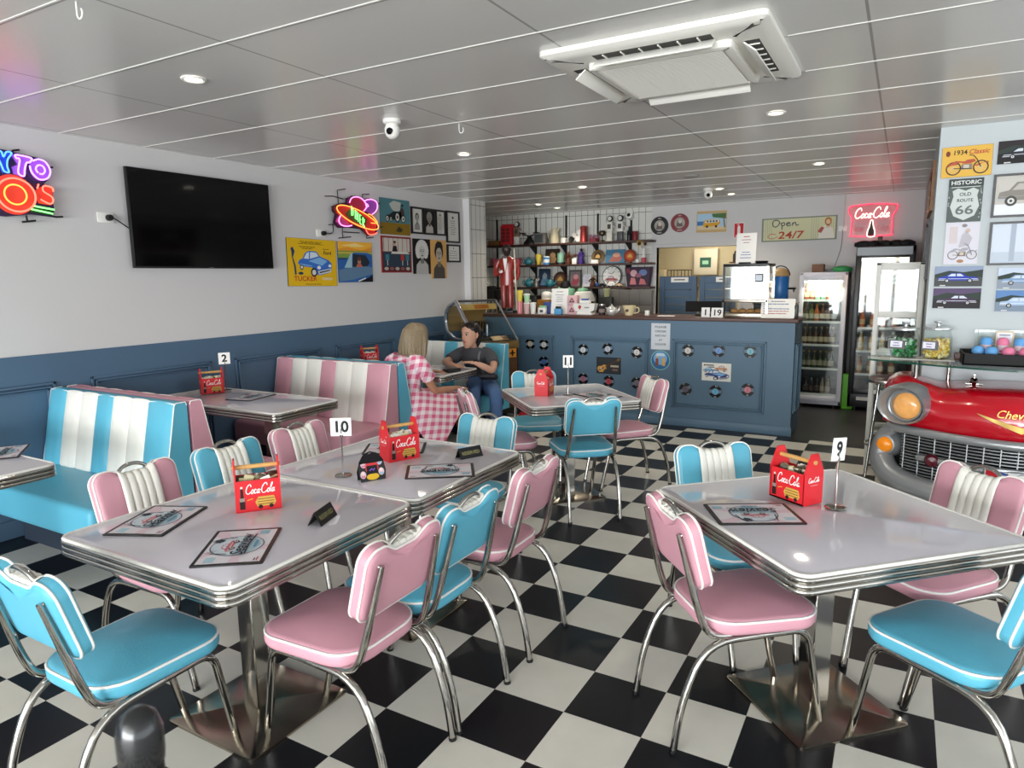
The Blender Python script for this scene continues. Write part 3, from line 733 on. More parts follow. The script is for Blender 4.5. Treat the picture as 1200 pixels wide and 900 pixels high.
def a_blue(mb, w, h, z):
    rect(mb, 0, h*.78, w, h, z, '#e8972e'); mb.poly([(0, h*.82), (w*.3, h*.86), (w*.7, h*.8), (w, h*.9), (w, h), (0, h)], z+EPS, flat('#f2b53a')); mb.poly([(w*.1, h*.9), (w*.5, h*.97), (w*.8, h*.9), (w*.5, h*.87)], z+2*EPS, flat('#f6d98a'))
    rect(mb, 0, h*.60, w, h*.78, z, '#7d9a44'); mb.poly([(0, h*.70), (w, h*.72), (w, h*.76), (0, h*.74)], z+EPS, flat('#c9b24a'))
    mb.poly([(0, 0), (w, 0), (w, h*.68), (w*.86, h*.74), (w*.45, h*.74), (w*.22, h*.56), (0, h*.55)], z+2*EPS, flat('#2f62a6')); mb.poly([(0, h*.30), (w*.5, h*.42), (w, h*.38), (w, h*.20), (w*.4, h*.06), (0, h*.02)], z+3*EPS, flat('#5f7f9c'))
    mb.poly([(w*.16, h*.36), (w*.36, h*.72), (w*.40, h*.70), (w*.38, h*.36)], z+4*EPS, flat('#9fc4d0')); mb.poly([(w*.40, h*.38), (w*.42, h*.70), (w*.80, h*.68), (w*.92, h*.50), (w*.85, h*.40)], z+4*EPS, flat('#26303a'))
    ell(mb, w*.60, h*.52, w*.05, h*.08, z+5*EPS, '#b98a72'); mb.poly([(w*.50, h*.38), (w*.70, h*.38), (w*.64, h*.47), (w*.55, h*.47)], z+5*EPS, flat('#c46a5a')); ell(mb, w*.60, h*.58, w*.055, h*.05, z+6*EPS, '#6a3a22')
    mb.stroke([(w*.55, h*.02), (w*.78, h*.10)], .012, z+6*EPS, flat('#e8e8e4')); mb.poly([(w*.55, 0), (w, 0), (w, h*.2), (w*.9, h*.12)], z+4*EPS, flat('#141a22'))
board((XW, 2.965, 1.575), NX, .495, .40, '#26466e', a_blue, 'car_art_poster', 'poster of a blue car under an orange sky, right of the yellow poster')
def a_tractor(mb, w, h, z):
    rect(mb, 0, 0, w, h*.33, z, '#8a6c1e'); rect(mb, 0, h*.33, w, h, z, '#4f7f86'); mb.poly([(w*.3, h*.85), (w*.45, h*.95), (w*.7, h*.92), (w*.66, h*.7), (w*.5, h*.62), (w*.38, h*.72)], z+EPS, flat('#b9bdb4'))
    mb.poly([(w*.2, h*.42), (w*.55, h*.42), (w*.72, h*.46), (w*.70, h*.66), (w*.45, h*.66), (w*.30, h*.56), (w*.2, h*.54)], z+2*EPS, flat('#20242a')); mb.poly([(w*.62, h*.45), (w*.82, h*.45), (w*.80, h*.72), (w*.72, h*.80), (w*.66, h*.7)], z+2*EPS, flat('#4a3a3a')); ell(mb, w*.74, h*.84, w*.04, h*.035, z+3*EPS, '#2a1a18')
    for cx, cy, rx, ry in ((.56, .50, .09, .15), (.22, .44, .06, .09), (.34, .43, .04, .07), (.76, .46, .08, .11)):
        ell(mb, w*cx, h*cy, w*rx, h*ry, z+3*EPS, '#17181a'); ell(mb, w*cx, h*cy, w*rx*.7, h*ry*.75, z+4*EPS, '#c9c6ba'); ell(mb, w*cx, h*cy, w*rx*.3, h*ry*.3, z+5*EPS, '#17181a')
    mb.poly([(w*.5, h*.10), (w*.68, h*.08), (w*.74, h*.16), (w*.60, h*.24)], z+EPS, flat('#3a3626'))
board((XW, 3.62, 2.075), NX, .50, .378, '#3f6a70', a_tractor, 'tractor_art_poster', 'teal poster of an old tractor over brown ground, next to the diner neon')
def a_diner(mb, w, h, z):
    rect(mb, w*.03, h*.03, w*.97, h*.97, z, '#57242a'); rect(mb, w*.05, h*.58, w*.95, h*.95, z+EPS, '#c9c2b8')
    for k in range(6): rect(mb, w*(.07+.155*k), h*.56, w*(.085+.155*k), h*.95, z+2*EPS, '#a83230')
    rect(mb, w*.05, h*.16, w*.95, h*.56, z+EPS, '#2d3c4c'); mb.poly([(w*.30, h*.52), (w*.95, h*.52), (w*.85, h*.58), (w*.35, h*.58)], z+3*EPS, flat('#d8d4ca'))
    for cx in (.18, .68, .85): rect(mb, w*(cx-.06), h*.34, w*(cx+.06), h*.50, z+4*EPS, '#b03a38' if cx == .68 else '#3f7a8a'); mb.stroke([(w*cx, h*.34), (w*cx, h*.2)], .012, z+4*EPS, flat('#cfcac2'))
    mb.poly([(w*.34, h*.58), (w*.52, h*.58), (w*.49, h*.74), (w*.38, h*.74)], z+4*EPS, flat('#1d1a1c')); ell(mb, w*.43, h*.80, w*.04, h*.05, z+5*EPS, '#c99a82'); ell(mb, w*.43, h*.845, w*.045, h*.03, z+6*EPS, '#1a1414')
    for k in range(5): ell(mb, w*(.14+.18*k), h*.11, w*.07, h*.045, z+3*EPS, '#8f5a58' if k % 2 else '#b9b0a6')
board((XW, 3.615, 1.67), NX, .51, .388, '#9c2f2e', a_diner, 'diner_art_poster', 'red poster of a diner counter scene below the tractor poster')
bw = dict(hair='#d8d6d0', skin='#c9c7c1', top='#b9b7b2', shade='#77756f')
board((XW, 4.16, 1.655), NX, .325, .395, '#121212', lambda mb, w, h, z: portrait_art(mb, w*.02, 0, w*.96, h, z, curly=True, **bw), 'portrait_art_poster', 'black and white portrait of a person with pale curls on black')
board((XW, 4.497, 1.60), NX, .312, .45, '#d9a763', lambda mb, w, h, z: portrait_art(mb, w*.0, 0, w, h, z, '#22201f', '#b9b0a2', '#4c4844', '#7d7468', quiff=True), 'portrait_art_poster', 'orange portrait poster of a dark-haired person below the framed certificates')
KF = mat('black_frame', '#151515', .4)
def a_cert(mb, w, h, z, oval=False):
    rect(mb, w*.1, h*.06, w*.9, h*.94, z, '#d8d6cf')
    if oval: ell(mb, w*.5, h*.5, w*.36, h*.42, z+EPS, '#c6c4bc'); 
    ell(mb, w*.5, h*.80, w*.07, h*.045, z+2*EPS, '#4a4a48'); greek(mb, w*.5, h*.68, w*.5, 7, h*.07, h*.018, '#6c6a66', z+2*EPS, 11)
board((XW, 4.143, 2.105), NX, .215, .292, '#d5d3cc', lambda mb, w, h, z: portrait_art(mb, w*.2, h*.15, w*.6, h*.7, z, '#5a5856', '#a5a39d', '#8f8d88', '#6f6d69'), 'framed_picture', 'framed grey portrait, leftmost in the row of three small frames', 'framed picture', frame=KF)
board((XW, 4.378, 2.105), NX, .212, .292, '#1d1b1a', lambda mb, w, h, z: portrait_art(mb, w*.05, h*.04, w*.9, h*.92, z, '#8f8a84', '#8a847c', '#b9b2aa', '#5f5a55'), 'framed_picture', 'dark framed portrait in the middle of three small frames', 'framed picture', frame=KF)
board((XW, 4.605, 2.105), NX, .192, .292, '#8f8b80', lambda mb, w, h, z: a_cert(mb, w, h, z, True), 'framed_certificate', 'framed oval certificate, rightmost of the three small frames', 'framed certificate', frame=KF)
board((XW, 4.825, 2.03), NX, .275, .372, '#e2e1da', a_cert, 'framed_certificate', 'large framed white certificate nearest to the corner column', 'framed certificate', frame=KF)
board((XW, 4.828, 1.795), NX, .275, .21, '#e2e1da', lambda mb, w, h, z: (greek(mb, w*.5, h*.62, w*.7, 4, h*.13, h*.03, '#77756f', z, 4), ell(mb, w*.5, h*.8, w*.03, h*.06, z, '#444444')), 'framed_certificate', 'small framed certificate hanging below the large one', 'framed certificate', frame=KF)

# ================================================================ ceiling fittings
LAMP = mat('lamp_diffuser', '#fff4dc', .5, emit=9)
for x, y, lb in ((-2.04, .16, 'recessed ceiling light above the large television'), (-2.085, 2.58, 'recessed ceiling light nearest to the ceiling hook'), (.256, 2.46, 'recessed ceiling light beside the air conditioner'), (.27, 4.74, 'recessed ceiling light in front of the red neon sign'),
                 (-2.125, 4.98, 'recessed ceiling light above the counter between the cameras'), (-.90, 6.04, 'recessed ceiling light behind the counter, nearer of two by white dome camera'), (-.90, 6.65, 'recessed ceiling light close to the record clocks'), (-3.35, 6.29, 'recessed ceiling light above the red butler statue, nearer one'), (-3.35, 6.87, 'recessed ceiling light nearest to the tiled wall')):
    t = thing('ceiling_light', lb, 'ceiling light', (x, y, H), group='recessed ceiling lights')
    mb = MB(); mb.lathe([(.038, -.004), (.05, -.009), (.058, -.005), (.058, -.0005)], WHITEP, 24); mb.build('rim', t)
    mb = MB(); mb.lathe([(0, -.0045), (.039, -.0045)], LAMP, 20); mb.build('diffuser', t)
    l = bpy.data.lights.new('downlight', 'SPOT'); l.energy = 16 if y < 4 else 36; l.color = (1, .90, .74); l.spot_size = R(140); l.spot_blend = .6; l.shadow_soft_size = .04
    o = bpy.data.objects.new('downlight', l); C.objects.link(o); o.location = (x, y, H-.015)
mb = MB(); mb.lathe([(0, -.016), (.055, -.016), (.072, -.008), (.078, -.0005)], mat('vent_grey', '#a9a7a2', .5), 24)
one(mb, 'ceiling_vent', 'flat round grey ceiling disc without a lamp above the counter', 'vent', (-.894, 4.82, H))
def dome_cam(x, y, z, label, M=None):
    t = thing('security_camera', label, 'security camera', (x, y, z), M=M)
    mb = MB(); mb.lathe([(0, 0), (.055, 0), (.055, -.02), (.04, -.03), (0, -.03)][::-1], WHITEP, 24); mb.build('base', t)
    mb = MB(); mb.lathe([(0, -.115), (.018, -.112), (.036, -.098), (.046, -.075), (.046, -.05), (.036, -.03), (0, -.028)], WHITEP, 24); mb.build('housing', t)
    mb = MB(T(.012, -.036, -.075) @ RX(R(70))); mb.lathe([(0, .018), (.016, .016), (.021, .008), (.022, 0)][::-1], mat('lens_black', '#0a0a0c', .1), 16); mb.build('lens', t)
dome_cam(-1.80, 1.35, H, 'white dome security camera on the ceiling above the wall television')
dome_cam(-1.01, 5.97, H, 'white dome security camera on the ceiling behind the counter')
mb = MB(); mb.tube([(0, 0, .02), (0, 0, -.02)]+[(.016-.016*math.cos(a*PI/8), 0, -.02-.018*math.sin(a*PI/8)) for a in range(1, 11)], .003, WHITEP, 8)
one(mb, 'ceiling_hook', 'small white hook in the ceiling beside the dome camera', 'hook', (-1.517, 1.667, H-.02))
mb = MB(); mb.tube([(0, 0, .02), (0, 0, -.02)]+[(.016-.016*math.cos(a*PI/8), 0, -.02-.018*math.sin(a*PI/8)) for a in range(1, 11)], .003, WHITEP, 8)
one(mb, 'ceiling_hook', 'small white hook at the top edge of the photo', 'hook', (-1.56, -.64, H-.02))
# cassette air conditioner
t = thing('air_conditioner', 'white ceiling cassette air conditioner with open flaps', 'air conditioner', (.03, 1.155, H))
ACW = mat('ac_white', '#e9e7df', .45); ACG = mat('ac_dark', '#33312e', .6)
fr = rrect(-.475, -.475, .475, .475, .03, 4); inn = rrect(-.33, -.33, .33, .33, .02, 4)
mb = MB(); mb.loft([[(x, y, -.001) for x, y in fr], [(x, y, -.022) for x, y in fr], [(x, y, -.032) for x, y in offset(fr, .02)], [(x, y, -.036) for x, y in offset(fr, .06)], [(x, y, -.036) for x, y in inn]], ACW, cap0=False, cap1=True); mb.build('fascia', t)
for k in range(4):
    Mk = RZ(k*PI/2); mb = MB(Mk); mb.box((-.25, .345, -.0375), (.25, .405, -.034), ACG); mb.build('air_slot', t, label='dark air outlet slot')
    mb = MB(Mk @ T(0, .345, -.040) @ RX(R(-38))); mb.box((-.255, 0, -.004), (.255, .062, .003), ACW, .003); mb.build('flap', t)
    mb = MB(Mk)
    for j in range(6): mb.box((-.2+.08*j, .35, -.042), (-.195+.08*j, .40, -.034), ACW)
    mb.build('vane', t, kind='stuff')
mb = MB(); g = rrect(-.31, -.31, .31, .31, .02, 4); mb.loft([[(x, y, -.036) for x, y in g], [(x, y, -.062) for x, y in g], [(x, y, -.066) for x, y in offset(g, .006)], [(x, y, -.066) for x, y in offset(g, .035)], [(x, y, -.058) for x, y in offset(g, .04)]], ACW, cap0=False, cap1=True); gr = mb.build('grille', t)
mb = MB()
for j in range(34): y = -.262+.0159*j; mb.box((-.265, y, -.066), (.265, y+.007, -.058), ACW)
for x in (-.13, 0, .13): mb.box((x-.003, -.265, -.065), (x+.003, .265, -.058), ACW)
mb.build('louvres', gr, kind='stuff')
# ================================================================ service counter
CY0, CY1, CX0, CX1, CZ = 5.03, 5.56, -3.55, .105, 1.165
t = thing('service_counter', 'long slate blue counter with wooden top at the back of the room', 'counter', ((CX0+CX1)/2, CY0, 0))
ox = -(CX0+CX1)/2; MO = T(ox, -CY0, 0)
mb = MB(MO); mb.box((CX0, CY0, 0), (CX1, CY1, CZ-.035), CTRB); mb.build('body', t)
mb = MB(MO); mb.box((CX0-.02, CY0-.03, CZ-.036), (CX1+.03, CY1+.03, CZ), BROWN, .005); mb.build('countertop', t)
for x0, z0, x1, z1 in ((-3.5, .12, -2.5, .925), (-2.29, .12, -1.345, .93), (-1.10, .20, -.15, .935)):
    mb = MB(); mould(mb, MO @ wallM((0, CY0+.001, 0), NY), x0, z0, x1, z1, CTRB); mb.build('panel_moulding', t)
mb = MB(); mould(mb, MO @ wallM((CX1-.001, 0, 0), NX), CY0+.08, .2, CY1-.08, .93, CTRB); mb.build('panel_moulding', t)
mb = MB(MO); mb.box((CX0, CY0-.012, 0), (CX1+.012, CY0, .09), CTRB, .004); mb.build('kickboard', t)
# vinyl singles on the front
VIN = mat('black_vinyl_record', '#0b0b0d', .25)
def single(x, z, lab, dot, roll, label):
    t = thing('record', label, 'record', M=wallM((x, CY0-.0005, z), NY) @ RZ(roll), group='small records on the counter front')
    mb = MB(); mb.prism(circ(.066, 30), 0, .004, VIN)
    for a in (75, 88, 262, 277): mb.poly([(.05*math.cos(R(a-3)), .05*math.sin(R(a-3))), (.064*math.cos(R(a-2)), .064*math.sin(R(a-2))), (.064*math.cos(R(a+3)), .064*math.sin(R(a+3))), (.05*math.cos(R(a+2)), .05*math.sin(R(a+2)))], .0046, flat('#d8d8d4'))
    for a in (0, 180): mb.poly([(.034*math.cos(R(a-30)), .034*math.sin(R(a-30))), (.065*math.cos(R(a-16)), .065*math.sin(R(a-16))), (.065*math.cos(R(a+16)), .065*math.sin(R(a+16))), (.034*math.cos(R(a+30)), .034*math.sin(R(a+30)))], .0044, flat('#6f7f90'))
    mb.build('disc', t)
    mb = MB(); ell(mb, 0, 0, .033, .033, .005, lab); ell(mb, 0, 0, .005, .005, .0056, dot); greek(mb, 0, .014, .03, 1, .01, .004, dot, .0054, 3); greek(mb, 0, -.019, .03, 1, .01, .004, dot, .0054, 5); mb.build('label', t)
    return t
LT = 'left panel of the counter'; MD = 'middle counter panel'; RT = 'right counter panel'
for x, z, lab, dot, rl, s in (
    (-2.818, .819, '#cfc4b4', '#3a3430', .1, 'small record with beige label, upper left of three by jukebox'), (-2.636, .815, '#d9d7ce', '#403c38', 0, 'small record with white label, upper right of three by jukebox'), (-2.638, .613, '#4a6fae', '#16202e', .2, 'small record with blue label below two pale ones by jukebox'),
    (-2.135, .775, '#d6d9d8', '#44484a', 0, 'record with plain white label, top left on the '+MD), (-1.835, .797, '#c8ccd6', '#5a3a4a', .3, 'record with pale label right above the guitar picture'), (-1.496, .774, '#e6e2dc', '#6a4a40', -.2, 'record with cream label, top right on the '+MD),
    (-2.134, .441, '#a86a7e', '#2a1a22', .1, 'record with dusky pink label, bottom left on the '+MD), (-1.821, .432, '#c24a52', '#2a1214', 0, 'record with red label below the guitar picture'), (-1.491, .434, '#8a7f8c', '#1c1820', .2, 'record with grey label behind the pink chair by the counter'),
    (-.935, .816, '#e2dcd6', '#54433c', 0, 'record with white label, top left on the '+RT), (-.618, .829, '#7fa6da', '#1d2c44', -.15, 'record with blue label right above the cars picture'), (-.305, .834, '#8fc6d2', '#1f3a40', 0, 'record with aqua label, top right on the '+RT),
    (-.951, .405, '#6d6470', '#1a161c', .5, 'record with dark label, bottom left on the '+RT), (-.638, .40, '#74b8da', '#1d3444', 0, 'record with sky blue label below the cars picture'), (-.315, .441, '#d88a96', '#4a2228', 0, 'record with pink label, bottom right on the '+RT)):
    single(x, z, lab, dot, rl, s)
YC = CY0-.001
def a_guitar(mb, w, h, z):
    rect(mb, w*.03, h*.04, w*.97, h*.96, z, '#33373a')
    mb.stroke([(w*.30, h*.38), (w*.92, h*.88)], .014, z+EPS, flat('#5a3a22')); mb.stroke([(w*.86, h*.82), (w*.97, h*.95)], .028, z+2*EPS, flat('#7a5a34'))
    mb.poly([(w*.02, h*.30), (w*.08, h*.45), (w*.2, h*.46), (w*.30, h*.56), (w*.42, h*.52), (w*.36, h*.42), (w*.44, h*.34), (w*.34, h*.26), (w*.28, h*.10), (w*.12, h*.08)], z+2*EPS, flat('#cf9a4c')); ell(mb, w*.2, h*.28, w*.05, h*.08, z+3*EPS, '#efe2c4'); mb.stroke([(w*.12, h*.2), (w*.3, h*.38)], .012, z+3*EPS, flat('#2a1a10'))
    greek(mb, w*.76, h*.42, w*.34, 1, .02, h*.12, '#c8b89c', z+3*EPS, 2); greek(mb, w*.78, h*.2, w*.34, 1, .02, h*.12, '#8a6a58', z+3*EPS, 3)
board((-1.965, YC, .518), NY, .285, .185, '#1d2022', a_guitar, 'guitar_art_picture', 'small dark picture of an electric guitar on the counter front', 'picture')
def a_cars(mb, w, h, z):
    greek(mb, w*.24, h*.84, w*.36, 1, .02, h*.07, '#4a443e', z, 2); greek(mb, w*.34, h*.74, w*.3, 1, .02, h*.06, '#4a443e', z, 3)
    car_art(mb, w*.04, h*.46, w*.44, h*.32, '#5f9ac4', z+EPS); car_art(mb, w*.44, h*.54, w*.44, h*.36, '#c98a5c', z+8*EPS, flip=-1); car34_art(mb, w*.10, h*.06, w*.86, h*.55, '#3d3f78', z+16*EPS)
board((-.782, YC, .512), NY, .296, .187, '#e9e6dc', a_cars, 'cars_art_picture', 'small white picture of several old cars on the counter front', 'picture')
def a_order(mb, w, h, z):
    for i, s in enumerate(('PLEASE', 'ORDER', 'AND PAY', 'AT', 'COUNTER')): mb.text(s, w*.5, h*(.86-.165*i), z, h*.075, flat('#55585c'), w*(.6 if len(s) > 4 else .2))
board((-1.338, YC, .815), NY, .208, .282, '#d3d7dc', a_order, 'paper_sign', 'white paper sign with five printed lines taped to the counter front', 'sign', th=.002)
t = thing('round_sign', 'round blue sign below the paper on the counter front', 'sign', M=wallM((-1.23, YC, .70), NY))
mb = MB(); mb.prism(circ(.107, 36), 0, .005, flat('#8fc0b8')); ell(mb, 0, 0, .098, .098, .006, '#2f6fa8', n=32); ell(mb, 0, .02, .075, .07, .0067, '#7fb4dc', n=28); mb.poly([(-.05, .045), (.05, .045), (.04, .075), (-.04, .075)], .0074, flat('#cfe0ea'))
mb.poly([(-.055, -.06), (-.02, -.06), (-.02, .01), (-.03, .03), (-.05, .02)], .0074, flat('#8a4a34')); mb.poly([(.02, -.06), (.055, -.06), (.052, .03), (.024, .03)], .0074, flat('#d8a85a')); ell(mb, -.036, .032, .012, .014, .0078, '#d8b08a'); mb.build('disc', t)
# right end: papers with a rolled towel
mb = MB(); mb.lathe([(0, -.08), (.018, -.08), (.022, -.07), (.022, .07), (.018, .08), (0, .08)], WHITEP, 16, 0, .022, 'x')
one(mb, 'towel_roll', 'rolled white towel at the right end of the counter top', 'towel', (.05, 5.35, CZ))

# ================================================================ things standing on the counter
def lathed(name, label, cat, loc, prof, m, n=20, group=None, mats=None, rz=0):
    mb = MB(); mb.lathe(prof, m, n, mats=mats); return one(mb, name, label, cat, loc, rz, group)
def cup_prof(r0, r1, h, lip=True): return [(0, 0), (r0, 0), (r1, h)]+([(r1+.004, h+.003), (r1+.004, h+.012), (r1*.6, h+.018), (0, h+.018)] if lip else [(r1-.004, h), (r0-.004, .006), (0, .006)])
# tall striped popcorn cup with a yellow one stacked on it
mb = MB()
for k in range(16):
    a0, a1 = 2*PI*k/16, 2*PI*(k+1)/16
    mb.add([(.030*math.cos(a0), .030*math.sin(a0), 0), (.030*math.cos(a1), .030*math.sin(a1), 0), (.036*math.cos(a1), .036*math.sin(a1), .15), (.036*math.cos(a0), .036*math.sin(a0), .15)], [(0, 1, 2, 3)], flat('#d8606c') if k % 2 else flat('#e9b0b4'), True)
mb.prism(circ(.036, 16), .149, .150, flat('#d8606c')); one(mb, 'milkshake_cup', 'tall pink striped cup on the counter beside the butler statue', 'cup', (-3.03, 5.17, CZ))
lathed('milkshake_cup', 'yellow cup standing on top of the pink striped cup', 'cup', (-3.03, 5.17, CZ+.151), [(0, 0), (.028, 0), (.040, .13), (.037, .13), (.026, .006), (0, .006)], flat('#e0c850'))
lathed('paper_cup', 'pink and white lidded cup right of the striped cup', 'cup', (-2.935, 5.17, CZ), cup_prof(.030, .038, .12), flat('#d9a8a6'), mats=[WHITEP, flat('#d9b4b0')]+[WHITEP]*4)
lathed('paper_cup', 'green and white cup stacked on the pink lidded cup', 'cup', (-2.935, 5.17, CZ+.139), cup_prof(.028, .038, .085), flat('#9cc49a'), mats=[WHITEP, flat('#a9cfa4')]+[WHITEP]*4)
lathed('paper_cup', 'plain white lidded paper cup left of the small boxes', 'cup', (-2.85, 5.17, CZ), cup_prof(.028, .037, .12), WHITEP)
t = thing('leaflet_box', 'small white box with green trim on the counter', 'box', (-2.735, 5.19, CZ))
mb = MB(); mb.box((-.045, -.03, 0), (.045, .03, .075), PAPER, .002); mb.build('box', t); mb = MB(); mb.box((-.045, .0, .075), (.045, .03, .1), flat('#7fae86'), .002); mb.build('back_panel', t); mb = MB(T(0, -.0305, 0) @ RX(R(90))); rect(mb, -.02, .02, .02, .05, .0005, '#555555'); mb.build('logo', t)
mb = MB(); mb.box((-.05, -.02, 0), (.05, .02, .14), flat('#3f4f8a'), .002); one(mb, 'leaflet_box', 'blue box behind the small white box on the counter', 'box', (-2.70, 5.27, CZ))
def a_paper(mb, w, h, z): greek(mb, w*.5, h*.86, w*.6, 1, .02, h*.03, '#8a8a96', z, 3); greek(mb, w*.5, h*.74, w*.62, 4, h*.085, h*.022, '#7d7d8c', z, 5); greek(mb, w*.5, h*.36, w*.5, 1, .02, h*.02, '#8a8a96', z, 9)
t = thing('menu_sheet', 'white printed sheet leaning upright among the things on the counter', 'sign', (-2.545, 5.25, CZ), R(4))
mb = MB(T(-.105, 0, 0) @ RX(R(82))); mb.box((0, 0, 0), (.21, .30, .003), PAPER); a_paper(mb, .21, .30, .004); mb.build('sheet', t)
mb = MB(); mb.box((-.06, .0, 0), (.06, .06, .012), WHITEP, .002); mb.build('stand', t)
t = thing('tip_jar', 'light blue lidded tub in front of the white sheet', 'tub', (-2.495, 5.13, CZ)); mb = MB(); mb.pillow(rrect(-.045, -.03, .045, .03, .01), 0, .07, .008, flat('#5fa4d6')); mb.build('tub', t); mb = MB(); mb.box((-.03, -.018, .068), (.03, .018, .095), BLACKP, .004); mb.build('lid', t)
t = None
for k, (z, lb) in enumerate(((0, 'lower of two pink cake boxes stacked on the counter'), (.111, 'upper pink cake box of the stack on the counter'))):
    t = thing('cake_box', lb, 'box', (-2.335, 5.2, CZ+z), R(3*k), 'pink cake boxes')
    mb = MB(); mb.box((-.058, -.05, 0), (.058, .05, .11), flat('#d9b0b4'), .003); mb.build('box', t)
    mb = MB(T(0, -.0505, 0) @ RX(R(90))); mb.poly([(-.035, .03), (.035, .03), (.02, .06), (0, .085), (-.02, .06)], .0006, flat('#5a4448')); ell(mb, 0, .052, .015, .012, .0012, '#c9888e'); mb.build('logo', t)
# white enamel counter scale
t = thing('counter_scale', 'white old fashioned boat-shaped counter scale with a red emblem', 'scale', (-2.165, 5.16, CZ))
mb = MB(); mb.pillow(rrect(-.10, -.05, .10, .05, .02), 0, .03, .01, WHITEP); mb.build('base', t)
mb = MB(T(0, .045, 0) @ RX(R(90))); pr = [(-.07, .03), (.07, .03), (.12, .055), (.135, .13), (-.13, .13), (-.135, .10), (-.11, .05)]; mb.prism(pr, 0, .09, WHITEP); mb.poly([(-.06, .115), (-.03, .10), (-.05, .06), (-.075, .085)], .0906, flat('#b83a34')); greek(mb, .035, .078, .09, 1, .02, .014, '#7a7c80', .0906, 4); mb.build('body', t)
mb = MB(); mb.pillow(rrect(-.07, -.04, .06, .04, .02), .13, .165, .012, WHITEP); mb.build('cover', t); mb = MB(); mb.box((-.04, -.03, .163), (.03, .03, .185), flat('#5a6fae'), .003); mb.build('packet', t)
lathed('cocoa_tin', 'dark tin with a pale band between the scale and the silver teapot', 'tin', (-1.97, 5.18, CZ), [(0, 0), (.038, 0), (.038, .03), (.038, .07), (.038, .105), (.035, .112), (.036, .125), (0, .125)], BLACKP, mats=[BLACKP, flat('#2a2226'), flat('#8a7a74'), flat('#2a2226'), CHROME, CHROME, CHROME])
def teapot(name, label, loc, m, s=1.0, rz=0, cat='teapot'):
    t = thing(name, label, cat, loc, rz)
    mb = MB(Matrix.Scale(s, 4)); mb.lathe([(0, 0), (.035, 0), (.055, .02), (.062, .045), (.055, .07), (.035, .085), (.03, .088)], m, 20); mb.build('body', t)
    mb = MB(Matrix.Scale(s, 4)); mb.lathe([(.034, .085), (.028, .096), (.01, .102), (.006, .108), (.011, .116), (0, .121)], m, 16); mb.build('lid', t)
    mb = MB(Matrix.Scale(s, 4)); mb.tube(spl3([(.05, 0, .035), (.078, 0, .05), (.085, 0, .075), (.10, 0, .088)]), [.016, .014, .013, .012, .011, .010, .009, .009, .008, .008, .008, .008, .008][:13], m, 8); mb.build('spout', t)
    mb = MB(Matrix.Scale(s, 4)); mb.tube(spl3([(-.048, 0, .07), (-.085, 0, .08), (-.095, 0, .05), (-.075, 0, .025), (-.05, 0, .025)]), .006, m, 8); mb.build('handle', t)
    return t
def spl3(pts, n=4):
    P_ = [Vector(p) for p in pts]; N = len(P_); out = []
    for i in range(N-1):
        a, b, c, d = (P_[min(max(i+k, 0), N-1)] for k in (-1, 0, 1, 2))
        for j in range(n):
            q = j/n; out.append(.5*((2*b)+(c-a)*q+(2*a-5*b+4*c-d)*q*q+(3*b-a-3*c+d)*q**3))
    out.append(P_[-1]); return out
def mug(name, label, loc, m, r=.04, h=.09, rz=0, taper=1.0, cat='mug', group=None):
    t = thing(name, label, cat, loc, rz, group)
    mb = MB(); mb.lathe([(0, 0), (r*taper, 0), (r, h), (r-.005, h), (r*taper-.005, .008), (0, .008)], m, 20); mb.build('body', t)
    mb = MB(); mb.tube(spl3([(r*.93, 0, h*.82), (r+h*.32, 0, h*.75), (r+h*.32, 0, h*.35), (r*.93*(.5+.5*taper), 0, h*.22)]), .006, m, 8); mb.build('handle', t)
    return t
teapot('silver_teapot', 'white and silver teapot between the dark tin and the cream mug', (-1.86, 5.2, CZ), mat('silver_white', '#cfcdc8', .25, .4), 1.05)
t = mug('giant_mug', 'giant cream coffee cup on the counter', (-1.655, 5.2, CZ), mat('cream_glaze', '#e3d3a8', .35), .075, .11, 0, .55)
mb = MB(T(-0.0, -.0645, .055) @ RX(R(72))); ell(mb, 0, 0, .02, .018, .004, '#5a4a38'); mb.build('emblem', t)
mb = MB(); mb.box((-.022, -.02, 0), (.022, .02, .055), WHITEP, .003); one(mb, 'salt_box', 'small white box alone on the counter beside the giant cup', 'box', (-1.46, 5.25, CZ))
mb = MB(); mb.box((-.09, -.06, 0), (.09, .06, .006), PAPER, .001); one(mb, 'paper_stack', 'flat stack of papers on the counter above the paper sign', 'papers', (-1.22, 5.17, CZ), R(8))
# red butler statue
t = thing('butler_statue', 'red suited butler statue with dark face standing on the counter', 'statue', (-3.27, 5.28, CZ), R(12))
RS = mat('red_glossy_suit', '#8f2a22', .3, coat=.3); DK = mat('dark_statue_skin', '#2a1c18', .4)
mb = MB(); mb.box((-.10, -.09, 0), (.10, .09, .035), BLACKP, .006); mb.build('plinth', t)
mb = MB()
for s in (-1, 1):
    mb.lathe([(0, .06), (.036, .06), (.038, .10), (.036, .2), (.042, .34), (.05, .42), (.03, .44)], RS, 14, s*.042, 0); 
mb.build('trousers', t)
for s in (-1, 1): mb = MB(); mb.pillow([(x+s*.042, y) for x, y in rrect(-.024, -.075, .024, .035, .02)], .036, .066, .012, BLACKP); mb.build('shoe', t)
def ringe(cx, cy, rx, ry, z, n=16): return [(cx+rx*math.cos(2*PI*k/n), cy+ry*math.sin(2*PI*k/n), z) for k in range(n)]
mb = MB(); mb.loft([ringe(0, 0, .09, .062, .34), ringe(0, 0, .095, .065, .42), ringe(0, 0, .082, .058, .50), ringe(0, .0, .10, .065, .60), ringe(0, .005, .10, .06, .655), ringe(0, .008, .055, .045, .685), ringe(0, .008, .03, .03, .695)], RS); mb.build('jacket', t)
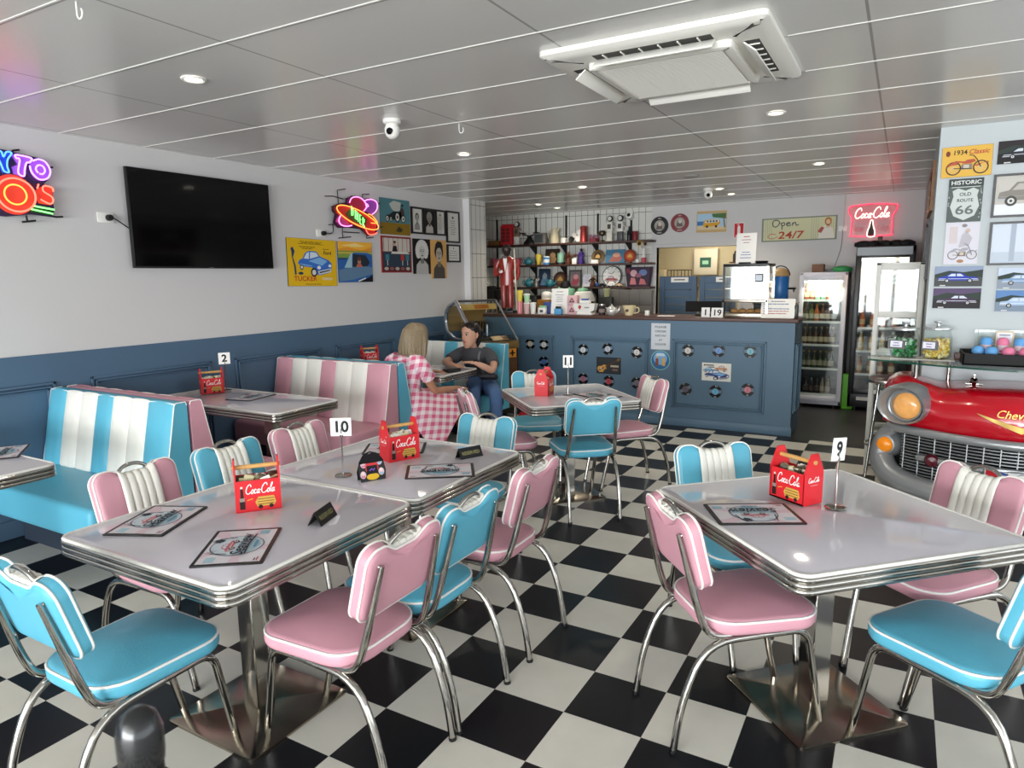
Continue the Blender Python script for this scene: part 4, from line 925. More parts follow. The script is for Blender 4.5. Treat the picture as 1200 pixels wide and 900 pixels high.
mb = MB(T(0, -.066, 0) @ RX(R(90))); mb.prism([(0, .50), (.024, .64), (.02, .685), (-.02, .685), (-.024, .64)], -.012, .003, WHITEP); mb.prism([(-.03, .672), (0, .664), (.03, .672), (.03, .694), (0, .686), (-.03, .694)], .0, .010, BLACKP); mb.build('shirt_front', t)
mb = MB(); mb.tube(spl3([(-.095, 0, .64), (-.135, -.005, .55), (-.13, -.045, .47), (-.06, -.085, .50)]), [.034]*4+[.032]*4+[.026]*5, RS, 10); mb.tube(spl3([(.095, 0, .64), (.135, .0, .55), (.15, -.03, .46), (.125, -.075, .40)]), [.034]*4+[.032]*4+[.026]*5, RS, 10); mb.build('sleeves', t)
mb = MB(); mb.lathe([(0, .675), (.026, .68), (.026, .70), (.042, .725), (.052, .76), (.052, .79), (.042, .82), (.02, .836), (0, .838)], DK, 18, 0, 0); mb.tube([(0, -.048, .77), (0, -.06, .752), (0, -.05, .748)], [.006, .009, .006], DK, 6)
for s in (-1, 1): mb.tube([(s*.051, .0, .765), (s*.056, .006, .78)], .009, DK, 6)
mb.build('head', t)
mb = MB(); mb.tube([(-.06, -.085, .50), (-.035, -.10, .51)], .018, WHITEP, 8); mb.tube([(.125, -.075, .40), (.128, -.095, .385)], .018, WHITEP, 8); mb.build('gloves', t)
mb = MB(); mb.tube([(.155, -.10, .036), (.128, -.105, .78)], .008, flat('#cfc4b2'), 8); mb.build('cane', t)
# order number cards, till, warmer, whiteboard
for n, x, y, rz, lb in (('1', -.79, 5.13, 4, 'white number card reading 1 beside the 19 card on the counter'), ('19', -.665, 5.10, -3, 'white number card reading 19 in front of the till screen')):
    t = thing('number_card', lb, 'number card', (x, y, CZ), R(rz)); w = .085 if n == '1' else .12
    mb = MB(RX(R(80))); mb.box((-w/2, 0, 0), (w/2, .10, .004), PAPER); mb.text(n, 0, .05, .0046, .06, BLACKM, .014 if n == '1' else .075); mb.build('card', t)
    mb = MB(); mb.box((-w/2, .004, 0), (w/2, .05, .004), PAPER); mb.build('foot', t)
t = thing('till_screen', 'black till screen seen from behind on the counter', 'till', (-.86, 5.38, CZ))
mb = MB(); mb.pillow(rrect(-.09, -.07, .09, .07, .02), 0, .02, .006, BLACKP); mb.build('foot', t); mb = MB(); mb.tube([(0, .02, .015), (0, -.01, .09)], .025, BLACKP, 10); mb.build('neck', t)
mb = MB(T(0, -.02, .03) @ RX(R(68))); mb.prism([(-.205, .02), (.205, .02), (.215, .13), (-.215, .13)], -.02, .012, BLACKP); mb.build('housing', t)
t = thing('pie_warmer', 'glass food warmer cabinet on the counter', 'warmer', (-.40, 5.13, CZ))
W2, D2, H2 = .225, .38, .545
mb = MB(); mb.box((-W2, 0, 0), (W2, D2, .045), STEEL, .004); mb.build('base', t); mb = MB(); mb.box((-W2, 0, H2-.03), (W2, D2, H2), BLACKP, .005); mb.build('top', t)
for x in (-W2, W2-.022):
    for y in (0, D2-.022): MB().box((x, y, .045), (x+.022, y+.022, H2-.03), BLACKP if x < 0 else STEEL).build('post', t)
mb = MB(); mb.box((-W2, 0, .155), (W2, .02, .185), STEEL, .003); mb.build('door_rail', t, label='steel rail under the glass doors')
for x in (-W2+.022, .002): MB().box((x, .004, .187), (x+.199, .010, H2-.032), PANE).build('glass_door', t)
MB().box((W2-.012, .022, .045), (W2-.006, D2-.022, H2-.03), PANE).build('glass_side', t); MB().box((-W2+.006, .022, .045), (-W2+.012, D2-.022, H2-.03), PANE).build('glass_side', t)
for z in (.17, .29, .41): MB().box((-W2+.02, .03, z), (W2-.02, D2-.03, z+.006), STEEL).build('rack', t)
mb = MB(); mb.box((.09, -.006, .36), (.17, .003, .44), BLACKP, .003); mb.box((.098, -.0075, .372), (.162, -.005, .43), flat('#cdd6e2')); mb.build('thermostat', t)
def bread(mb, x, y, z, s, m): mb.pillow([(x+a, y+b) for a, b in circ(s, 14, ry=s*.7)], z, z+s*.9, s*.35, m, crown=s*.2)
for k in range(4): mb = MB(); bread(mb, 0, 0, 0, .04, mat('pastry_brown', '#a87a44', .6, var=.2)); one(mb, 'pastry', 'small brown pastry in the bottom of the glass warmer', 'pastry', (-.40-.12+.08*k, 5.25, CZ+.046), group='pastries in the warmer')
t = thing('whiteboard_sign', 'whiteboard with handwritten lines leaning at the right end of counter', 'sign', (-.08, 5.13, CZ), R(0))
mb = MB(T(-.16, 0, 0) @ RX(R(78))); mb.prism(rrect(0, 0, .32, .195, .012, 3), 0, .008, WHITEP); mb.build('board', t)
mb = MB(T(-.16, 0, 0) @ RX(R(78)) @ T(0, 0, .009)); greek(mb, .16, .165, .2, 1, .02, .007, '#4a4f6a', 0, 3)
for i in range(5): greek(mb, .025, .138-.024*i, .25 if i != 1 else .07, 1, .02, .008, '#5a6a9a' if i < 3 else '#b05a5a', 0, 20+i, False)
mb.build('handwriting', t); mb = MB(); mb.box((.155, .01, 0), (.185, .09, .13), BLACKP, .006); mb.build('holder', t)
def a_notice(mb, w, h, z):
    greek(mb, w*.5, h*.87, w*.4, 1, .02, h*.03, '#b0504a', z, 12)
    for i, y in enumerate((.77, .68)): greek(mb, w*.5, h*y, w*.5, 1, .02, h*.022, '#9a5a70', z, i)
    for i, y in enumerate((.36, .28, .18)): greek(mb, w*.5, h*y, w*.6, 1, .02, h*.026, '#6a6fae', z, i+4)
t = thing('notice_sheet', 'white printed notice standing on top of the glass warmer', 'sign', (-.44, 5.28, CZ+H2), R(-4))
mb = MB(T(-.095, 0, 0) @ RZ(0) @ RX(R(86))); mb.box((0, 0, 0), (.20, .31, .003), PAPER); a_notice(mb, .20, .31, .004); mb.build('sheet', t); mb = MB(); mb.box((-.06, -.02, 0), (.06, .05, .016), BLACKP, .004); mb.build('holder', t)
lathed('black_dish', 'black dish lying on top of the glass warmer', 'dish', (-.27, 5.25, CZ+H2), [(0, 0), (.055, 0), (.066, .02), (.058, .026), (0, .02)], BLACKP)

# ================================================================ back bench, machines and shelves behind the counter
t = thing('back_bench', 'dark bench along the tiled wall behind the counter', 'bench', (-3.5, YB, 0))
mb = MB(); mb.box((-1.31, -.68, 0), (1.28, -.02, .93), mat('bench_grey', '#4a4a4a', .5)); mb.build('cabinet', t); mb = MB(); mb.box((-1.32, -.7, .93), (1.3, -.01, .97), BROWN, .004); mb.build('worktop', t)
BZ = .97
t = thing('coffee_machine', 'black coffee machine beside the corner column', 'coffee machine', (-4.68, 7.05, BZ))
mb = MB(); mb.box((-.15, -.1, 0), (.06, .22, .50), BLACKP, .012); mb.build('body', t); mb = MB(); mb.box((.06, -.08, .28), (.20, .15, .44), BLACKP, .01); mb.build('brew_head', t); MB().box((.06, -.08, 0), (.20, .15, .05), BLACKP, .008).build('drip_tray', t)
for x in (.09, .16): lathed_ = MB(); lathed_.lathe([(0, .05), (.025, .05), (.028, .2), (.02, .27), (0, .27)], CHROME, 12, x, -.05); lathed_.build('spout', t)
mb = MB(); mb.lathe([(0, .50), (.06, .50), (.075, .54), (.03, .565), (0, .565)], WHITEP, 18, -.04, .05); mb.build('hopper', t)
mb = MB(); mb.box((-.14, -.1, 0), (.14, .14, .36), BLACKP, .02); mb.box((-.10, -.106, .07), (.10, -.1, .24), CHROME, .002); mb.box((-.05, -.107, .27), (.05, -.1, .30), flat('#cfcfd4'))
one(mb, 'coffee_grinder', 'low black machine with a steel front behind the paper cups', 'machine', (-3.86, 7.02, BZ))
t = thing('cake_stand', 'amber wooden cake box with a white dome on it', 'cake box', (-3.58, 6.98, BZ)); mb = MB(); mb.box((-.11, -.1, 0), (.11, .1, .30), mat('amber_wood', '#a8722a', .45, var=.2)); mb.build('box', t); mb = MB(); mb.lathe([(0, .42), (.05, .415), (.075, .39), (.08, .36), (.075, .335), (.08, .30)][::-1], WHITEP, 20); mb.build('dome', t)
for x, y, lb in ((-3.40, 7.03, 'mint green canister, leftmost of three behind the counter'), (-3.21, 6.98, 'mint green canister, largest and nearest of three'), (-3.06, 7.12, 'mint green canister, rightmost of three behind the counter')):
    t = thing('storage_canister', lb, 'canister', (x, y, BZ+.26), group='mint canisters'); mb = MB(); mb.lathe([(0, 0), (.075, 0), (.08, .01), (.08, .17), (.076, .18)], mat('mint_enamel', '#86bf9c', .35), 22); mb.build('body', t); mb = MB(); mb.lathe([(.078, .18), (.07, .20), (.012, .205), (.012, .22), (0, .222)], mat('mint_enamel', '#86bf9c', .35), 22); mb.build('lid', t)
mb = MB(); mb.box((-.22, -.14, 0), (.24, .14, .26), mat('dark_olive', '#3c3b22', .6), .006); one(mb, 'bread_box', 'dark olive box the mint canisters stand on', 'box', (-3.2, 7.05, BZ))
t = thing('table_lamp', 'white fluted lamp shade on a dark green base behind the counter', 'lamp', (-2.92, 6.83, BZ)); mb = MB(); mb.box((-.13, -.08, 0), (.13, .08, .28), mat('dark_green_base', '#34401f', .6), .01); mb.build('base', t); mb = MB(); mb.lathe([(.165, .285), (.15, .34), (.12, .41), (.10, .42), (0, .42)], WHITEP, 14); mb.build('lamp_shade', t)
t = thing('drink_dispenser', 'cup on black grinder beside the grey tiled panel', 'grinder', (-2.66, 7.05, BZ)); mb = MB(); mb.box((-.10, -.08, 0), (.10, .1, .34), mat('dark_steel', '#3a3a38', .4, .4), .01); mb.build('body', t); mb = MB(); mb.lathe([(0, .34), (.035, .34), (.045, .44), (.05, .45), (.05, .46), (0, .46)], flat('#b8b98c'), 16); mb.build('cup', t)
t = thing('splashback_screen', 'grey tiled splashback panel leaning behind the giant cup', 'panel', (-2.33, 7.1, BZ))
SL = mat('grey_slate', '#6b6763', .6, var=.1, scale=12)
mb = MB(); mb.box((-.30, -.04, .22), (.32, .04, .44), SL, .004); mb.build('upper_panel', t); mb = MB(); mb.box((.10, -.04, 0), (.32, .04, .22), SL, .004); mb.build('lower_panel', t)
mb = MB()
for x in (-.15, .0, .15): mb.box((x-.002, -.0415, .22), (x+.002, -.04, .44), flat('#4a4744'))
mb.box((.10, -.0415, .22), (.32, -.04, .224), flat('#4a4744')); mb.build('joints', t, kind='stuff')
# shelves
SY = 7.35; SZ = (2.10, 1.785, 1.445)
for i, z in enumerate(SZ):
    x0 = -4.83 if i < 2 else -4.83; x1 = -2.13
    t = thing('wall_shelf', ('top', 'middle', 'bottom')[i]+' dark wooden shelf on the tiled wall', 'shelf', ((x0+x1)/2, YB, z)); q = (x1-x0)/2
    mb = MB(); mb.box((-q, SY-YB, -.028), (q, -.01, 0), mat('shelf_wood', '#3c221a', .5, var=.2), .004); mb.build('board', t)
    for xx in (-4.07, -3.55, -3.03, -2.51):
        o = xx-(x0+x1)/2; mb = MB(T(o, 0, 0) @ RY(R(-90)) ); mb.prism([(-.03, -.012), (-.03, -.20), (-.045, -.20), (-.14, -.03), (-.14, -.012)], -.008, .008, BLACKM); mb.build('bracket', t)
for xx, lb in ((-4.78, 'black shelf upright nearest to the corner column'), (-4.07, 'black shelf upright right of the butler statue'), (-3.55, 'black shelf upright third from the column'), (-3.03, 'black shelf upright second from the doorway'), (-2.51, 'black shelf upright nearest to the doorway')):
    mb = MB(); mb.box((-.014, -.012, 0), (.014, 0, 1.5), BLACKM); one(mb, 'shelf_upright', lb, 'shelf upright', (xx, YB, H-1.55), group='shelf uprights')
YS = 7.46
def box1(name, label, cat, loc, sz, m, bev=.004, rz=0):
    mb = MB(); mb.box((-sz[0]/2, -sz[1]/2, 0), (sz[0]/2, sz[1]/2, sz[2]), m, bev); return one(mb, name, label, cat, loc, rz)
z0 = SZ[0]
box1('wooden_tray', 'brown wooden tray at the left end of the top shelf', 'tray', (-4.72, YS, z0), (.2, .16, .075), mat('tray_wood', '#7a5428', .5))
t = thing('toy_phone_booth', 'red toy telephone booth on the top shelf', 'toy', (-4.50, YS, z0)); mb = MB(); mb.box((-.10, -.07, 0), (.10, .07, .30), RED, .006); mb.box((-.085, -.06, .30), (.085, .06, .325), RED, .008); mb.build('booth', t)
mb = MB()
for i in range(2):
    for j in range(4): mb.box((-.075+.08*i, -.072, .05+.055*j), (-.015+.08*i, -.0695, .095+.055*j), flat('#6f2a2e'))
mb.build('panes', t)
def pump(label, x, m1, m2, h=.30):
    t = thing('toy_petrol_pump', label, 'toy petrol pump', (x, YS, z0)); mb = MB(); mb.box((-.05, -.04, 0), (.05, .04, .02), m2, .004); mb.box((-.042, -.034, .02), (.042, .034, h*.36), m2, .006); mb.build('base', t)
    mb = MB(); mb.box((-.046, -.036, h*.36), (.046, .036, h*.74), m1, .008); mb.box((-.026, -.038, h*.48), (.026, -.036, h*.66), flat('#4a4a48')); mb.build('cabinet', t)
    mb = MB(T(0, 0, h*.88) @ RX(R(90))); mb.lathe([(0, -.02), (.036, -.02), (.043, -.012), (.043, .012), (.036, .02), (0, .02)][::-1], BLACKP, 20); ell(mb, 0, 0, .03, .03, .0212, '#d9d7d0'); mb.build('globe', t); mb = MB(); mb.tube(spl3([(.046, 0, h*.6), (.085, -.01, h*.5), (.075, -.01, h*.34), (.05, 0, h*.4)]), .006, WHITEP, 8); mb.build('hose', t)
pump('brown and white toy petrol pump beside the red toy booth', -4.335, mat('pump_brown', '#8a7258', .4), WHITEP, .36)
pump('cream toy petrol pump right of the dark goblet', -2.785, mat('pump_cream', '#e2dfd2', .4), mat('pump_cream', '#e2dfd2', .4), .37)
pump('grey based toy petrol pump, nearer to the doorway', -2.625, WHITEP, mat('pump_grey', '#55565a', .4), .37)
t = thing('kitchen_scale', 'black antique scale on the top shelf', 'scale', (-4.12, YS, z0)); mb = MB(); mb.loft([ringe(0, 0, .10, .06, 0), ringe(0, 0, .10, .06, .03), ringe(0, 0, .04, .035, .09), ringe(0, 0, .03, .03, .13)], BLACKP); mb.build('base', t); mb = MB(); mb.tube([(-.13, 0, .16), (0, 0, .13), (.13, 0, .16)], .008, BLACKP, 8); mb.build('beam', t)
for s in (-1, 1): mb = MB(); mb.lathe([(0, .165), (.05, .168), (.055, .18), (0, .178)], BLACKP, 16, s*.12, 0); mb.build('pan', t)
t = thing('toy_television', 'small grey toy television on the top shelf', 'toy', (-3.91, YS, z0)); mb = MB(); mb.box((-.10, -.06, 0), (.10, .06, .165), mat('toy_grey', '#77706c', .4), .012); mb.build('case', t); mb = MB(); mb.box((-.085, -.064, .025), (.055, -.059, .145), mat('toy_screen', '#4b5052', .15), .004); mb.build('screen', t)
def pitcher(name, label, loc, m, h=.2, r=.07):
    t = thing(name, label, 'jug', loc); mb = MB(); mb.lathe([(0, 0), (r*.95, 0), (r, .01), (r*.95, h*.5), (r*.72, h*.8), (r*.78, h), (r*.7, h), (r*.65, h*.8), (0, h*.75)], m, 20); mb.build('body', t); mb = MB(); mb.tube(spl3([(-r*.72, 0, h*.88), (-r*1.6, 0, h*.8), (-r*1.5, 0, h*.4), (-r*.95, 0, h*.3)]), .007, m, 8); mb.build('handle', t); mb = MB(); mb.tube([(r*.6, 0, h*.8), (r*1.0, 0, h*.97), (r*1.15, 0, h*1.02)], [.02, .013, .008], m, 8); mb.build('spout', t)
pitcher('enamel_jug', 'cream enamel jug on the top shelf', (-3.68, YS, z0), mat('cream_enamel', '#cfc3a2', .4), .225)
mug('white_mug', 'small white mug beside the cream jug', (-3.53, YS, z0), WHITEP, .04, .08)
t = thing('plate_display', 'stand of four small black and white plates on the top shelf', 'plates', (-3.34, YS, z0)); MB().box((-.11, -.01, 0), (.11, .05, .012), BLACKP, .003).build('stand', t)
for dx, z, r, c in ((-.06, .05, .045, '#1d1d1f'), (.05, .06, .05, '#e6e4de'), (-.02, .11, .04, '#d0cec8'), (.06, .15, .045, '#efede8')): mb = MB(T(dx, -.01+z*.25, z) @ RX(R(78))); mb.lathe([(0, 0), (r*.7, 0), (r, .008), (r*.98, .012), (r*.68, .006), (0, .006)], flat(c), 20); mb.build('plate', t)
lathed('copper_tumbler', 'tall copper red shaker on the top shelf', 'shaker', (-3.20, YS, z0), [(0, 0), (.055, 0), (.058, .02), (.05, .19), (.056, .2), (.05, .235), (.02, .245), (0, .246)], mat('copper_red', '#a8423e', .3, .5))
t = thing('toy_tiara', 'small red and purple toy crown on the top shelf', 'toy', (-3.03, YS, z0)); mb = MB(); mb.lathe([(.07, 0), (.075, .05), (.06, .05), (.06, 0)], flat('#7a2f3a'), 18); mb.build('band', t)
for k in range(6): a = k*PI/3; mb = MB(); mb.lathe([(0, .05), (.02, .05), (0, .12)], flat('#8a4a6a'), 8, .062*math.cos(a), .062*math.sin(a)); mb.build('point', t)
lathed('dark_goblet', 'dark metal goblet between the toy crown and petrol pumps', 'goblet', (-2.905, YS, z0), [(0, 0), (.04, 0), (.035, .015), (.01, .03), (.01, .08), (.045, .10), (.052, .13), (.04, .16), (0, .165)], mat('dark_bronze', '#4f4636', .35, .6))
lathed('sauce_bottle', 'dark bottle on the top shelf next to the small red tin', 'bottle', (-2.49, YS, z0), [(0, 0), (.03, 0), (.032, .01), (.032, .12), (.012, .16), (.012, .2), (.014, .205), (0, .205)], BLACKP)
lathed('red_tin', 'small red tin at the right end of the top shelf', 'tin', (-2.40, YS, z0), [(0, 0), (.042, 0), (.042, .12), (.036, .13), (0, .132)], mat('tin_red', '#7d2530', .4))
t = thing('security_camera', 'white bullet camera fixed to the last shelf upright', 'security camera', (-2.51, YB-.013, 2.42)); mb = MB(); mb.box((-.04, -.04, .05), (.04, 0, .11), WHITEP, .01); mb.build('mount', t); mb = MB(T(0, -.05, .03) @ RX(R(75))); mb.lathe([(0, -.05), (.045, -.045), (.05, 0), (.05, .05), (.03, .06), (0, .06)][::-1], WHITEP, 18); mb.build('housing', t); mb = MB(T(0, -.05, .03) @ RX(R(75))); mb.lathe([(0, .064), (.025, .062), (.028, .055)][::-1], BLACKP, 14); mb.build('lens', t)
z1 = SZ[1]
PK = mat('pink_glaze', '#b54a5c', .35); TEAL = mat('teal_glaze', '#2f7280', .3)
mug('pink_mug', 'dark pink mug at the left end of the middle shelf', (-4.76, YS, z1), PK, .05, .12); lathed('white_canister', 'white canister left of the statue on the middle shelf', 'canister', (-4.62, YS, z1), [(0, 0), (.055, 0), (.055, .17), (.05, .18), (0, .18)], WHITEP)
mug('pink_mug', 'dark pink mug right behind the statue on the middle shelf', (-4.33, YS, z1), PK, .05, .11)
teapot('teal_teapot', 'teal teapot on the middle shelf', (-4.14, YS, z1), TEAL, 1.1)
lathed('yellow_vase', 'yellow glass vase on the middle shelf', 'vase', (-3.96, YS, z1), [(0, 0), (.035, 0), (.03, .03), (.05, .10), (.045, .165), (.04, .165), (.025, .03), (0, .02)], mat('yellow_glass', '#c9b23a', .2))
def a_pic(c1, c2, c3):
    def f(mb, w, h, z): rect(mb, w*.06, h*.06, w*.94, h*.94, z, c1); mb.poly([(w*.15, h*.1), (w*.5, h*.85), (w*.85, h*.35), (w*.7, h*.1)], z+EPS, flat(c2)); ell(mb, w*.55, h*.6, w*.2, h*.16, z+2*EPS, c3)
    return f
def shelfpic(x, z, w, h, bg, art, name, label, cat='picture', y=YS+.06, frame=None):
    o = board((x-w/2, y, z), NY, w, h, bg, art, name, label, cat, frame=frame); o.matrix_world = wallM((x-w/2, y, z+.001), NY) @ RX(R(-8)); return o
shelfpic(-3.76, z1, .24, .24, '#1b1714', a_pic('#3a2c22', '#8a6a4a', '#c9a070'), 'dark_picture', 'dark brown picture behind the blue jar on the middle shelf')
lathed('blue_jar', 'blue and white jar in front of the dark picture', 'jar', (-3.79, YS-.06, z1), [(0, 0), (.05, 0), (.05, .03), (.05, .08), (.05, .11), (.045, .125), (0, .13)], WHITEP, mats=[WHITEP, flat('#3f7fb8'), flat('#dfe4e6'), flat('#3f7fb8'), WHITEP, WHITEP])
lathed('green_jar', 'pale green tumbler on a dark base on the middle shelf', 'jar', (-3.58, YS, z1), [(0, 0), (.09, 0), (.09, .03), (.05, .03), (.05, .17), (.045, .17), (.045, .04), (0, .04)], mat('green_glass', '#7fb096', .25), mats=[BLACKP]*3+[mat('green_glass', '#7fb096', .25)]*4)
def figurine(label, x, z, c1, c2, h=.19, y=YS):
    t = thing('figurine', label, 'figurine', (x, y, z)); mb = MB(); mb.lathe([(0, 0), (.045, 0), (.05, .01), (.04, h*.3), (.022, h*.5), (.04, h*.7), (.02, h*.8), (0, h*.81)], flat(c1), 14); mb.build('dress', t); mb = MB(); mb.lathe([(0, h*.78), (.014, h*.8), (.022, h*.88), (.016, h*.97), (0, h)], flat(c2), 12); mb.build('head', t); mb = MB(); mb.tube([(-.035, 0, h*.68), (-.06, -.01, h*.5), (-.03, -.03, h*.45)], .009, flat(c1), 6); mb.tube([(.035, 0, h*.68), (.06, -.01, h*.5), (.03, -.03, h*.45)], .009, flat(c1), 6); mb.build('arms', t)
figurine('brown figurine on the middle shelf', -3.45, z1, '#5a3220', '#7a5038'); figurine('purple dressed figurine on the middle shelf', -3.24, z1, '#43307a', '#2a2030', .23)
t = thing('horseshoe_ornament', 'brown arch ornament between two figurines', 'ornament', (-3.345, YS+.03, z1)); mb = MB(); mb.tube(fillet([(-.05, 0, 0), (-.05, 0, .14), (.05, 0, .14), (.05, 0, 0)], .05, 6), .014, flat('#6a4630'), 8); mb.build('arch', t); mb = MB(); mb.box((-.06, -.02, 0), (.06, .02, .02), flat('#4a2e1e'), .003); mb.build('base', t)
box1('white_card', 'white card standing before the purple figurine', 'card', (-3.32, YS-.07, z1), (.07, .02, .085), PAPER, .002)
def plate(label, x, z, c, c2, r, name='display_plate'):
    t = thing(name, label, 'plate', M=T(x, YS+.05, z+r*.98+.005) @ RX(R(80))); mb = MB(); mb.lathe([(0, 0), (r*.7, 0), (r, .012), (r*.98, .018), (r*.7, .008), (0, .008)], flat(c), 28); mb.build('dish', t); mb = MB(); ell(mb, 0, 0, r*.62, r*.62, .0095, c2); mb.poly([(-r*.4, -r*.2), (r*.4, -r*.25), (r*.3, r*.15), (0, r*.4), (-r*.3, r*.1)], .0102, flat('#c9a05a')); mb.build('motif', t)
plate('round brown plate standing on the middle shelf', -2.99, z1, '#6f5836', '#3f3322', .10); box1('white_card', 'white card lying in front of the round brown plate', 'card', (-2.99, YS-.07, z1), (.11, .02, .055), PAPER, .002)
shelfpic(-2.72, z1, .30, .20, '#4f7f9a', a_pic('#4a7c9a', '#b06a5e', '#d8a08a'), 'blue_picture', 'blue picture with a pink motif on the middle shelf')
plate('round red burger plate on the middle shelf', -2.49, z1, '#8a3a26', '#b8542c', .095)
mug('tea_cup', 'tiny white tea cup beside the sunflower vase', (-2.36, YS, z1), WHITEP, .03, .05)
t = thing('sunflower_vase', 'white bottle vase with a sunflower at the end of the middle shelf', 'vase', (-2.25, YS-.045, z1)); mb = MB(); mb.lathe([(0, 0), (.035, 0), (.035, .07), (.02, .09), (.018, .2), (.014, .2)], WHITEP, 14, mats=[PK, PK, WHITEP, WHITEP, WHITEP]); mb.build('vase', t)
mb = MB(); mb.tube([(0, 0, .18), (-.03, -.04, .235)], .005, flat('#4a6a2a'), 6); mb.build('stem', t)
mb = MB(T(-.035, -.10, .262) @ RX(R(80)))
for k in range(14): a = 2*PI*k/14; mb.poly([(.02*math.cos(a-.2), .02*math.sin(a-.2)), (.07*math.cos(a), .07*math.sin(a)), (.02*math.cos(a+.2), .02*math.sin(a+.2))], .004*(k % 2), flat('#e0b02c'))
mb.lathe([(.028, .0), (.024, .012), (0, .014)], flat('#3a2414'), 14); mb.build('flower', t)
mb = MB(T(.05, -.09, .255) @ RX(R(80)))
for k in range(12): a = 2*PI*k/12; mb.poly([(.015*math.cos(a-.2), .015*math.sin(a-.2)), (.05*math.cos(a), .05*math.sin(a)), (.015*math.cos(a+.2), .015*math.sin(a+.2))], .004*(k % 2), flat('#8a4a24'))
mb.lathe([(.02, .0), (.016, .01), (0, .011)], flat('#2a1810'), 12); mb.build('flower', t, label='rust coloured flower')
z2 = SZ[2]
teapot('teal_teapot', 'teal teapot on the bottom shelf right of the statue', (-4.12, YS, z2), TEAL, 1.3); teapot('teal_teapot', 'smaller teal teapot right of the blue poster', (-3.76, YS, z2), TEAL, 1.15)
shelfpic(-3.90, z2, .20, .28, '#222c3c', a_pic('#2c3c54', '#6a86a4', '#97a4ac'), 'blue_poster', 'dark blue poster standing on the bottom shelf')
pitcher('grey_jug', 'grey metal jug in front of the dark blue poster', (-3.96, YS-.07, z2), mat('pewter', '#77746e', .3, .6), .13, .045)
plate('round dark brown plate on the bottom shelf', -3.61, z2, '#3c261c', '#6a4a38', .115)
shelfpic(-3.37, z2, .20, .25, '#6f6a6a', a_pic('#8a8284', '#a04a58', '#c98a90'), 'framed_picture', 'grey framed picture with pink figure on the bottom shelf', 'framed picture', frame=mat('grey_frame', '#55504e', .5))
t = thing('black_hat', 'black cap lying before the framed pink picture', 'hat', (-3.47, YS-.06, z2)); mb = MB(); mb.lathe([(0, .10), (.05, .09), (.075, .05), (.08, 0), (0, 0)][::-1], BLACKM, 18); mb.build('crown', t); mb = MB(); mb.pillow([(x+.02, y-.07) for x, y in circ(.075, 16, ry=.05)], 0, .012, .005, BLACKM); mb.build('brim', t)
shelfpic(-3.175, z2, .13, .19, '#d6d6de', lambda mb, w, h, z: greek(mb, w*.5, h*.8, w*.7, 6, h*.11, h*.03, '#8d8db8', z, 6), 'price_sheet', 'white sheet with blue writing on the bottom shelf', 'sign')
figurine('brown haired figurine on the bottom shelf beside the white sheet', -3.05, z2, '#4a2c1e', '#b08a6a', .17)
t = thing('wall_clock', 'round white clock with a red car on the bottom shelf', 'clock', M=T(-2.765, YS+.05, z2+.152) @ RX(R(82))); mb = MB(); mb.lathe([(0, 0), (.15, 0), (.152, .01), (.148, .02), (.14, .014), (0, .014)], mat('clock_rim', '#3a3a3c', .4), 32, mats=[BLACKP]*4+[WHITEP]); mb.build('case', t)
mb = MB()
for k in range(12): a = k*PI/6; mb.stroke([(.115*math.cos(a), .115*math.sin(a)), (.132*math.cos(a), .132*math.sin(a))], .009, .0152, flat('#2e2e30'))
mb.stroke([(0, .03), (.04, .07)], .008, .0156, flat('#222222')); mb.stroke([(0, .03), (-.06, .05)], .006, .0156, flat('#222222')); mb.build('dial_marks', t, kind='stuff'); mb = MB(T(-2.765, YS+.05, z2+.152) @ RX(R(82))); mb.M = Matrix(); car_art(mb, -.10, -.10, .20, .11, '#9c3038', .0158); mb.build('dial_picture', t)
lathed('blue_ball', 'small blue ball ornament between the figurine and the clock', 'ornament', (-2.955, YS-.05, z2), [(0, 0), (.02, .004), (.03, .03), (.02, .056), (0, .06)], flat('#3f5f9a'))
def toycar(label, x, z, c, y=YS-.07, s=1.0):
    t = thing('toy_car', label, 'toy car', (x, y, z)); mb = MB(T(0, .02*s, 0) @ RX(R(90))); mb.prism([(-.05*s, .012*s), (.05*s, .012*s), (.05*s, .03*s), (.028*s, .034*s), (.015*s, .05*s), (-.02*s, .05*s), (-.034*s, .034*s), (-.05*s, .03*s)], 0, .04*s, flat(c)); mb.build('body', t)
    for sx in (-.03, .03):
        for sy in (-.018, .018): mb = MB(T(sx*s, sy*s, .011*s) @ RX(R(90))); mb.lathe([(0, -.005*s), (.011*s, -.005*s), (.011*s, .005*s), (0, .005*s)][::-1], BLACKP, 12); mb.build('wheel', t)
toycar('white toy car in front of the clock', -2.73, z2, '#e6e4e0'); toycar('beige toy car between the clock and the bright bag', -2.60, z2, '#d8b896'); toycar('black toy car left of the clock', -2.87, z2, '#141416')
t = thing('gift_bag', 'colourful printed tote bag at the end of the bottom shelf', 'bag', (-2.345, YS+.03, z2)); mb = MB(); mb.loft([[(x*.82, y, 0) for x, y in rrect(-.20, -.05, .20, .05, .02)], [(x, y, .28) for x, y in rrect(-.20, -.05, .20, .05, .02)]], flat('#3a2a3c')); mb.build('bag', t)
mb = MB(T(0, -.051, 0) @ RX(R(90))); mb.poly([(-.12, .03), (-.02, .03), (-.04, .12), (-.1, .13)], .001, flat('#c47a7c')); mb.poly([(.02, .03), (.13, .03), (.1, .1), (.04, .12)], .001, flat('#b86a70')); ell(mb, -.06, .19, .05, .05, .0016, '#c9a0a8'); ell(mb, .08, .2, .06, .045, .0016, '#6a7fae'); ell(mb, .01, .16, .05, .03, .0022, '#8a5a6a'); mb.poly([(-.17, .2), (-.11, .18), (-.12, .26), (-.18, .26)], .001, flat('#7a3a44')); mb.build('print', t)

